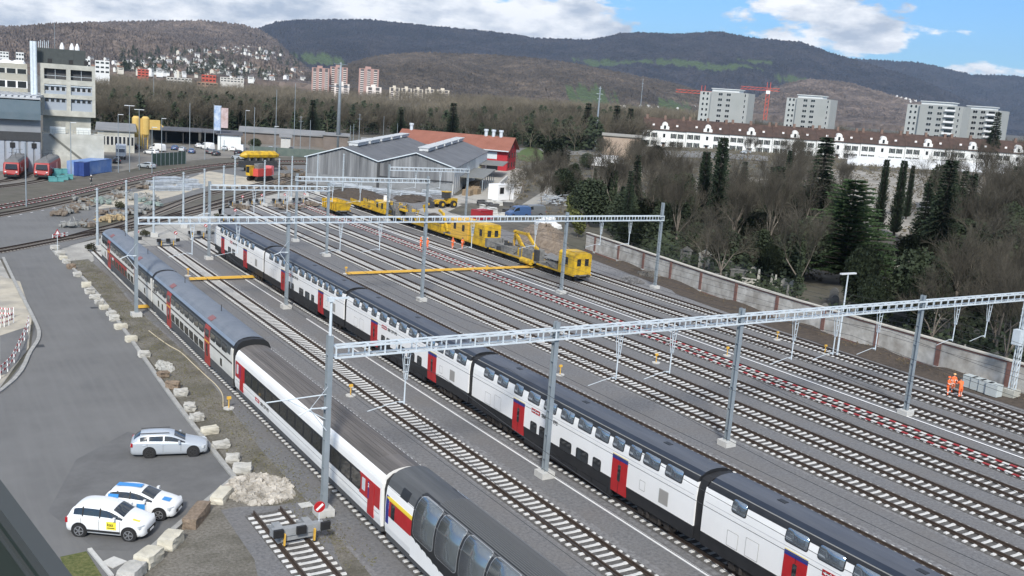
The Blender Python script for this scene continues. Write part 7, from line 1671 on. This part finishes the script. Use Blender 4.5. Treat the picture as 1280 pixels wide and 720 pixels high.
def mound(name,label,pts,h,m,cat='earth mound',seed=1,rough=.25):
    P_=[G(*p) if not isinstance(p,Vector) else p for p in pts]; c=sum(P_,Vector())/len(P_); n=len(P_)
    path=smoothpath([p-c for p in P_+[P_[0]]],6)[:-1]; q=MB(); K=8; r=random.Random(seed)
    for k in range(K+1):
        t=k/K
        for p in path: s=1-t; j=1+.12*r.uniform(-1,1); q.v.append((p.x*s*j,p.y*s*j,h*(math.sin(t*PI/2)**1.2)+(r.uniform(-1,1)*rough*h if 0<t else -.05)))
    nn=len(path)
    for k in range(K): q.f+=[(k*nn+i,k*nn+(i+1)%nn,(k+1)*nn+(i+1)%nn,(k+1)*nn+i) for i in range(nn)]
    q.m=[0]*len(q.f); o=q.build(name,m,smooth=True,fix=False); o.location=(c.x,c.y,tz(c.x,c.y)); return tag(o,label,cat)
mound('earth_mound','long dark soil bank in front of the grey shed',[(408,244),(440,251),(482,253),(484,247),(450,242),(418,238)],1.6,SOILD,seed=4,rough=.12)
mound('earth_mound','brown mound of earth and brushwood behind the works train crane',[(650,300),(690,318),(712,318),(706,296),(680,286),(655,288)],2.6,mat('brush_brown',(.13,.10,.075),.98,(.27,.22,.17),1.2,1.3,bump=.8,bscale=6),seed=5,rough=.15)
mound('sand_pile','flattened dark heap beside the steel stacks before the shed',[(492,252),(520,254),(545,249),(520,245),(495,246)],.8,SOILD,seed=6)
# stacks of steel in front of the shed
STL=mat('stacked_steel',(.30,.34,.38),.6,(.58,.62,.66),1.2,1.2,metal=.2)
k=0
for px,py in [(412,230),(430,234),(448,237),(466,240),(484,242),(502,243.5),(520,246),(425,228),(445,230),(465,233),(485,235),(505,238),(525,240),(545,243)]:
    q=MB(); 
    for j in range(3):
        for i in range(5): q.b2(-3.4+.1*j,3.4-.15*j,-1.2+i*.5,-.95+i*.5,.1+j*.32,.28+j*.32)
    o=q.build('steel_stack',STL); o.location=G(px,py); o.rotation_euler=(0,0,-.55+R.uniform(-.1,.1)); k+=1; tag(o,'low stack of pale steel sections laid out before the grey shed','steel stack','steel stacks before the grey shed')
for px,py in [(205,238),(222,238),(238,235),(200,231),(218,230),(232,229),(210,226)]:
    q=MB()
    for j in range(3):
        for i in range(6): q.b2(-2.6,2.6,-1.1+i*.42,-.9+i*.42,.05+j*.3,.25+j*.3)
    o=q.build('steel_stack',STL); o.location=G(px,py); o.rotation_euler=(0,0,.35+R.uniform(-.1,.1)); tag(o,'stack of pale steel rods lying on the sand patch','steel stack','steel stacks on the sand patch')
# scrap / material piles (left middle)
SC=[mat('scrap_brown',(.10,.075,.055),.9,(.25,.21,.17),1.5,1.3),mat('scrap_grey',(.16,.165,.16),.8,(.36,.36,.34),1.4,1.3),mat('scrap_green',(.12,.17,.15),.8,(.3,.36,.33),1.2,1.2),mat('tarp_tan',(.33,.24,.13),.9,(.45,.36,.22),1.2,1.2)]
pl=[(72,270,0),(80,268,1),(86,266,0),(95,262,0),(102,262,1),(108,258,0),(100,252,1),(110,252,0),(122,252,2),(130,255,2),(137,250,1),(143,248,0),(150,244,1),(155,238,0),(160,246,1),(168,250,1),(176,252,2),(184,247,1),(178,236,0),(184,232,1),(150,270,1),(160,268,0),(172,268,1),(182,262,1),(190,258,2),(192,252,1),(135,268,0),(145,275,3),(133,277,3),(85,284,1),(97,284,1),(108,283,0)]
for i,(px,py,k) in enumerate(pl):
    q=MB(); r=random.Random(i)
    for j in range(16):
        if r.random()<.4: a_=Vector((r.uniform(-1.4,1.4),r.uniform(-1.2,1.2),r.uniform(.05,.9))); b_=a_+Vector((r.uniform(-1.2,1.2),r.uniform(-1,1),r.uniform(-.2,.5))); q.bar(a_,b_,.1,.1)
        elif r.random()<.5: a_=Vector((r.uniform(-1.2,1.2),r.uniform(-1,1),.4)); q.tube([a_,a_+Vector((.25,.1,0))],r.uniform(.3,.5),10)
        else: q.box(r.uniform(-1.2,1.2),r.uniform(-1,1),r.uniform(.15,.7),r.uniform(.3,1.1),r.uniform(.3,.9),r.uniform(.2,.6),r.uniform(0,3))
    for v in range(len(q.v)): q.v[v]=(q.v[v][0],q.v[v][1],max(0,q.v[v][2]))
    o=q.build('material_pile',SC[k]); o.location=G(px,py); tag(o,{0:'brown pile of track fittings',1:'grey pile of metal parts',2:'greenish pile of equipment',3:'tan tarpaulin covered pile'}[k]+' behind the left train','material pile','material piles on the storage ground' if k<3 else 'tarpaulin piles')
for px,py in [(350,232),(358,222),(372,215),(380,222),(352,212),(388,216),(366,238),(390,258),(352,262),(372,262),(300,262),(265,292)]:
    q=MB(); r=random.Random(int(px))
    for j in range(12): q.box(r.uniform(-1.4,1.4),r.uniform(-1,1),r.uniform(.15,.8),r.uniform(.3,1.1),r.uniform(.3,.9),r.uniform(.2,.7),r.uniform(0,3))
    o=q.build('material_pile',SC[int(px)%2]); o.location=G(px,py); tag(o,'small pile of track material near the far buffer stops','material pile','material piles near the buffer stops')
# containers, crates, silos
def container(p0px,p1px,h,dep,m,label,ribs=True,name='container'):
    a=G(*p0px); b_=G(*p1px); v=b_-a; W=v.length; ang=math.atan2(v.y,v.x); o=thing(name,label,'container',a,ang); q=MB(); q.b2(0,W,0,dep,.1,h)
    n=int(W/.35)
    if ribs:
        for k in range(n): q.b2(k*W/n+.05,k*W/n+.2,-.05,0,.2,h-.1)
    q.build('body',m,o); q=MB()
    for x in (0,W): q.b2(x-.06,x+.06,-.08,.04,.05,h+.03)
    q.b2(0,W,-.08,0,h-.02,h+.05); q.build('frame',m,o); return o
container((93,220),(105,221),3.0,2.4,mat('navy_blue',(.02,.05,.20),.6,(.03,.07,.26),.8),'dark blue container directly left of the light blue one')
container((106,220),(139,215),3.0,4,mat('light_blue',(.10,.20,.46),.6,(.16,.28,.55),.6,1.,wscale=.5,wc=(.35,.42,.55),wamt=.5),'long light blue skip container beside the curved tracks')
container((91,206),(106,207),2.8,2.4,mat('slate_blue',(.06,.10,.17),.7),'slate blue container behind the dark blue one')
for px,py,z in [(66,227,0),(70,223,0),(74,227,0),(80,225,0),(86,224,0),(72,223,1.0),(79,223,1.0)]:
    q=MB(); q.b2(-.75,.75,-.6,.6,.05+z,.95+z); q.b2(-.80,.80,-.65,.65,.95+z,1.02+z); o=q.build('crate',mat('teal_crate',(.06,.24,.25),.6,(.12,.34,.34),1)); o.location=G(px,py); tag(o,('upper' if z else 'lower')+' teal crate in front of the right red locomotive','crate','teal crates before the locomotive')
sp=at(170,176,318); o=thing('silo','pair of mustard yellow silos on legs behind the parked cars','silo',(sp.x,sp.y,0),0)
SY=mat('silo_yellow',(.50,.34,.09),.7,(.60,.43,.15),.5,1.)
for x in (0,3.2):
    q=MB(); q.tube([(x,0,3.6),(x,0,4.6),(x,0,9.6),(x,0,10.2)],[.4,1.35,1.35,.8],16); q.build('tank',SY,o)
    for a_ in range(4): q=MB(); q.bar((x+.9*math.cos(a_*PI/2+.7),.9*math.sin(a_*PI/2+.7),0),(x+1.1*math.cos(a_*PI/2+.7),1.1*math.sin(a_*PI/2+.7),5),.18,.18); q.build('leg',SY,o)
q=MB(); q.b2(1.3,2.0,-.3,.3,0,9.5); q.b2(4.4,8,-1,1,6.2,9.2); q.bar((8,0,8),(9.2,0,7.2),.5,.5); q.build('conveyor',SY,o); o.scale=(.85,.85,.95)
for px,pt,pb,m1,lb in [(272,132,163,'a','blue and white tall flag banner'),(280.5,135,160,'b','pale pinkish tall flag banner right of the blue one')]:
    b_=at(px,185,330); b_.z=0; h=htop(b_,pt); hb=htop(b_,pb); o=thing('banner',lb,'banner',b_,-.15,'tall banners')
    q=MB(); q.tube([(-1.25,0,0),(-1.25,0,h+.3)],.09,6); q.build('pole',GALVD,o)
    q=MB(); q.b2(-1.15,1.0,-.02,.02,hb,h); q.build('flag',mat('banner_'+m1,(.12,.25,.50) if m1=='a' else (.60,.50,.52),.8,(.6,.66,.72) if m1=='a' else (.35,.25,.22),.35,1.6),o)
# green mesh fence
a_=G(190,208); b_=G(232,205); v=b_-a_; o=thing('mesh_fence','dark green screened fence in front of the parked cars','fence',a_,math.atan2(v.y,v.x)); W=v.length
q=MB(); q.b2(0,W,-.03,.03,.1,3.2); q.build('screen',mat('fence_green',(.03,.055,.045),.9,(.05,.085,.07),1),o)
q=MB(); 
for k in range(9): q.b2(W*k/8-.06,W*k/8+.06,-.1,-.03,0,3.4)
q.build('fence_post',GALVD,o)
a_=at(312,186,318); b_=at(470,186,318); a_.z=0; v=b_-a_; o=thing('mesh_fence','long low grey-green mesh fence behind the farthest parked cars','fence',a_,math.atan2(v.y,v.x)); W=v.xy.length
q=MB(); q.b2(0,W,-.03,.03,.1,2.6); q.build('screen',mat('fence_grey_green',(.08,.11,.10),.9,(.13,.16,.14),.7),o)
# white site container + red containers + barriers
container((622,251),(641,250),3.6,3,WHITEP,'white site cabin with a black window beside the haul road',ribs=False,name='site_cabin')
o=[x for x in col.objects if x.name.startswith('site_cabin')][0]; q=MB(); q.b2(.5,1.9,-.12,-.08,1.6,3.0); q.build('window',BLACK,o)
container((600,276),(615,275),1.9,2.5,mat('deep_red',(.32,.02,.03),.6),'low deep red skip behind the works train')
for i in range(26):
    px=R.uniform(598,646); py=R.uniform(254,272); q=MB()
    for j in range(4): q.b2(-1.0,1.0,-.5+.3*j,-.42+.3*j,.1,.9)
    q.b2(-1.1,1.1,-.55,.5,.9,.97); o=q.build('barrier_stack',mat('barrier_pale',(.5,.5,.47),.8,(.66,.66,.63),.8) if i%3 else mat('barrier_dark',(.08,.08,.08),.8)); o.location=G(px,py); o.rotation_euler=(0,0,R.uniform(-.6,.6)); tag(o,'stack of pale and dark site barriers beside the haul road','barrier stack','barrier stacks beside the haul road')
for px,py,s in [(672,292,1.2),(680,289,1.4),(688,288,1.3),(676,284,1.2),(686,281,1.3),(694,289,1.1)]:
    o=rock('white_bulk_bag',1.6*s,1.5*s,1.2*s,int(px),mat('bag_white',(.62,.63,.63),.8,(.74,.75,.75),2),bev=.45,rough=.12); o.location=G(px,py); tag(o,'white bulk bag among others above the brown mound','bulk bag','white bulk bags')
q=MB(); r=random.Random(5)
for k in range(60): a_=Vector((r.uniform(-3,3),r.uniform(-2.4,2.4),r.uniform(.2,2.2))); q.bar(a_,a_+Vector((r.uniform(-2,2),r.uniform(-1.5,1.5),r.uniform(-.3,.3))),.12,.12)
for v in range(len(q.v)): q.v[v]=(q.v[v][0],q.v[v][1],max(0,q.v[v][2]))
o=q.build('scaffold_heap',STL); o.location=GT(696,256); tag(o,'tangled heap of bluish scaffold poles beside the gravel path','scaffold heap')
# red-white barriers at the far left
RWM=[mat('barrier_red',(.36,.03,.035),.7),mat('barrier_white',(.66,.66,.64),.7)]
def tape(pts,label,z=.9,seg=.5):
    path=smoothpath([G(*p) for p in pts],6); o=thing('barrier_fence',label,'barrier',path[0],0,'red and white site barriers'); base=o.location.copy(); q=MB(); k=0
    for a_,b_ in zip(path[:-1],path[1:]):
        n=max(1,int((b_-a_).length/seg))
        for i in range(n):
            for zz in (z,z*.5): q.bar(a_.lerp(b_,i/n)-base+Vector((0,0,zz)),a_.lerp(b_,(i+1)/n)-base+Vector((0,0,zz)),.03,.16,m=k%2)
            k+=1
    q.build('board',RWM,o,fix=False); q=MB()
    for p in path[::4]: p=p-base; q.box(p.x,p.y,z*.55,.07,.07,z*1.1); 
    q.build('post',WHITEP,o)
tape([(0,474),(14,460),(24,440),(33,420),(36,408)],'red and white barrier fence curving along the road bend at the left edge')
tape([(0,397),(10,398),(17,397)],'short red and white barrier, upper of two, at the left edge')
tape([(0,410),(8,408),(17,404)],'short red and white barrier, lower of two, at the left edge')
tape([(66,300),(85,297)],'short red and white barrier at the level crossing',z=.7)
b_=G(72,313); o=thing('warning_sign','small triangular warning sign beside the level crossing','road sign',b_,.3); q=MB(); q.tube([(0,0,0),(0,0,2.2)],.04,6); q.build('post',GALV,o); q=MB(); q.add([(-.45,-.03,2.0),(.45,-.03,2.0),(0,-.03,2.8),(-.45,.0,2.0),(.45,.0,2.0),(0,.0,2.8)],[(0,1,2),(5,4,3),(0,1,4,3),(1,2,5,4),(2,0,3,5)]); p_=q.build('sign_plate',RWM[0],o); q=MB(); q.add([(-.27,-.04,2.1),(.27,-.04,2.1),(0,-.04,2.58)],[(0,1,2)]); q.build('sign_face',WHITEP,p_)
# grey cable boxes along the wall foot
for k,(px,py) in enumerate([(1212,485),(1222,488.5),(1232,492),(1241,495.5)]):
    q=MB(); q.b2(-.45,.45,-.55,.55,0,1.05); q.b2(-.47,.47,-.57,.57,1.05,1.1); o=q.build('cable_box',mat('box_grey',(.38,.42,.42),.8,(.48,.52,.52),.9)); p=G(px,py); o.location=(p.x,p.y,.10); tag(o,'grey concrete box against the foot of the plastered wall, '+['first right of the workers','second in the row','third in the row','last before the lattice post'][k],'box','grey boxes at the wall foot')
# lattice post at the right edge with transformer box
b_=G(1263,497); h=htop(b_,398); o=thing('lattice_post','lattice catenary post with a grey box, at the right edge before the wall','mast',b_,0)
q=MB()
for sx in (-.22,.22):
    for sy in (-.22,.22): q.bar((sx,sy,.4),(sx*.7,sy*.7,9.6),.08,.08)
for k in range(14): z=.5+k*.65; q.bar((-.22,-.22,z),(.22,-.22,z+.65),.05,.05); q.bar((.22,.22,z),(-.22,.22,z+.65),.05,.05)
q.build('lattice',GALV,o); q=MB(); q.b2(-.55,.55,-.55,.55,-.1,.8); q.build('footing',CONCD,o); q=MB(); q.b2(-.9,-.3,-.4,.3,5.0,6.4); q.build('equipment_box',GALV,o)
# hose, manhole, grass corner
hp_=smoothpath([G(*p)+Vector((0,0,.05)) for p in [(186,414),(199,424),(212,433),(226,441),(243,457),(258,471),(270,482),(278,494),(279,509)]],6); q=MB(); q.tube(hp_,.04,6); tag(q.build('hose',mat('hose_cream',(.55,.48,.34),.6)),'long cream hose lying on the verge towards a marker post','hose')
hp_=smoothpath([G(*p)+Vector((0,0,.05)) for p in [(396,470),(388,462),(380,468),(372,500),(392,488),(418,486)]],6)
g4=[G(*p) for p in [(75,697),(108,690),(122,712),(136,735),(90,735)]]
o=sheet('moss_patch',[(p.x,p.y) for p in g4],.045,mat('moss',(.05,.07,.012),.95,(.14,.14,.05),5,1.4,bump=.8,bscale=14))
c_=G(142,704); q=MB(); q.b2(-.42,.42,-.45,.45,.03,.07); o=q.build('manhole_cover',CONC); o.location=(c_.x,c_.y,0); o.rotation_euler=(0,0,.55); tag(o,'square concrete cover in the asphalt behind the moss patch','manhole cover')
kb=[G(*p) for p in [(112,688),(140,722)]]; q=MB(); q.bar(kb[0]+Vector((0,0,.06)),kb[1]+Vector((0,0,.06)),.2,.14); tag(q.build('kerb_stone',CONC),'short concrete edging beside the moss patch','kerb')
for px,py in [(384,633)]: pass
q=MB(); q.b2(-.35,.35,-.3,.3,.03,.07); o=q.build('concrete_lid',CONC); o.location=G(382,632); tag(o,'small concrete lid left of the foot of the nearest gantry post','lid')
# gravestones
GS=[mat('grave_dark',(.09,.09,.085),.8,(.17,.17,.16),2,1.),mat('grave_pale',(.32,.31,.27),.85,(.46,.45,.40),2,1.)]
def grave(x,y,kind,mi,s,lb,group=None):
    q=MB()
    if kind==0: q.prism([(-.45,0),(-.45,1.1),(-.25,1.4),(0,1.5),(.25,1.4),(.45,1.1),(.45,0)],-.12,.12); q.b2(-.6,.6,-.3,.3,-.1,.12)
    elif kind==1: q.tube([(0,0,0),(0,0,1.9)],[.32,.12],4); q.b2(-.45,.45,-.45,.45,-.1,.35)
    elif kind==2: 
        for sx in (-.5,.5): q.b2(sx-.12,sx+.12,-.15,.15,0,2.0)
        q.prism([(-.75,2.0),(0,2.5),(.75,2.0)],-.2,.2); q.b2(-.38,.38,.0,.12,0,2.0)
    else: q.b2(-.7,.7,-.2,.2,-.1,1.3); q.b2(-.8,.8,-.25,.25,1.3,1.42)
    o=q.build('gravestone',GS[mi]); o.location=(x,y,tz(x,y)); o.rotation_euler=(0,0,-.9+R.uniform(-.2,.2)); o.scale=(s,s,s); tag(o,lb,'gravestone',group); return o
for px,py,kd,mi,s,lb in [(856,333,2,0,1.3,'dark aedicule gravestone at the left end of the graves behind the wall'),(879,338,2,1,1.3,'pale arched gravestone right of the dark aedicule'),(922,353,3,0,1.5,'dark broad tomb slab behind the wall, middle'),(935,360,3,1,1.2,'grey square tomb next to the broad dark slab'),(947,357,1,1,1.3,'small white obelisk behind the wall'),(959,340,2,1,1.6,'white framed aedicule gravestone among the trees'),(968,361,1,1,1.1,'slim pale pillar gravestone right of the obelisk'),(990,366,0,1,1.2,'rounded pale gravestone at the right of the pillar'),(1124,352,3,1,2.0,'tall block tomb behind the gantry beam'),(1143,350,2,0,1.6,'dark gate-like tomb right of the tall block'),(1107,376,0,1,1.6,'pale rounded tomb above the wall coping'),(1122,410,3,0,1.9,'brown grey slab tomb just behind the wall'),(1150,418,3,1,2.1,'pale boxed tomb right behind the wall near the post')]:
    b_=G(px,py,.6); grave(b_.x,b_.y,kd,mi,s,lb)
for k in range(46):
    y=R.uniform(45,112); x=np.interp(y,[20,48,66,87,117],[87,86.9,87.2,88.6,93])+R.uniform(2.2,16); grave(x,y,R.choice([0,0,1,3]),R.choice([0,0,1]),R.uniform(.8,1.3),'gravestone in the shade behind the long plastered wall','gravestones behind the wall')
# dark handrail close to the camera (bottom left)
def near(px,py,d): v=ray(px,py); v=v/np.linalg.norm(v); return Vector((v[0]*d,v[1]*d,CH+v[2]*d))
q=MB(); RG=mat('rail_paint',(.045,.052,.055),.5)
a_=near(-90,504,5.6); b_=near(150,828,4.8); q.bar(a_,b_,.085,.06); q.bar(a_+Vector((0,0,-.16)),b_+Vector((0,0,-.16)),.03,.03); o=q.build('handrail',RG); 
tag(o,'dark grey handrail crossing the bottom left corner, very close','railing')
q=MB(); c0=a_+Vector((0,0,-.04)); c1=b_+Vector((0,0,-.04)); dn=Vector((0,0,-1.0)); nn=Vector((.004,0,0)); q.add([c0,c1,c1+dn,c0+dn,c0+nn,c1+nn,c1+dn+nn,c0+dn+nn],[(0,1,2,3),(4,7,6,5),(0,4,5,1),(2,6,7,3),(1,5,6,2),(0,3,7,4)])
o2_=q.build('railing_panel',mat('panel_dark_green',(.02,.03,.028),.3)); o2_.parent=o
# ================================================================ haze
hzb=MB(); hzb.b2(-3000,13000,-1500,13000,-60,1150); hzo=hzb.build('haze',MC['ballast']); hzo['kind']='stuff'; hzo['label']='thin blue haze in the air'; hzo['category']='haze'
hm=bpy.data.materials.new('haze'); hm.use_nodes=True; hn=hm.node_tree; hn.nodes.remove(hn.nodes['Principled BSDF']); pv=hn.nodes.new('ShaderNodeVolumePrincipled'); pv.inputs['Color'].default_value=(.55,.74,1,1); pv.inputs['Density'].default_value=HAZE_D; pv.inputs['Anisotropy'].default_value=.2
hn.links.new(pv.outputs[0],hn.nodes['Material Output'].inputs['Volume']); hzo.data.materials.clear(); hzo.data.materials.append(hm)
sc.cycles.volume_bounces=0; sc.cycles.max_bounces=6; sc.cycles.transparent_max_bounces=4

# labels for the repeated trees: place in the row
def ordinal(n):
    s=['th','st','nd','rd']+['th']*6; return str(n)+('th' if 10<n%100<14 else s[n%10])
for gname in ('bare trees behind the wall','bare trees in the cemetery','bare trees below the terrace','bare trees beside the gravel path','evergreens of the cemetery','firs of the cemetery','low evergreens of the cemetery','dark firs of the cemetery','olive hedge shrubs','material piles on the storage ground','material piles near the buffer stops','steel stacks before the grey shed','steel stacks on the sand patch','timber stacks beside the shed','gravestones behind the wall','white bulk bags','teal crates before the locomotive','barrier stacks beside the haul road','tarpaulin piles'):
    bpy.context.view_layer.update()
    obs=[x for x in col.objects if x.get('group')==gname and x.parent is None]
    obs.sort(key=lambda x: proj(x.location)[0])
    for i,x in enumerate(obs): x['label']=x['label']+', '+ordinal(i+1)+' from the left'
for x in col.objects:
    if x.parent is None and 'label' in x.keys() and not 4<=len(x['label'].split())<=16: print('LABEL',len(x['label'].split()),x['label'])
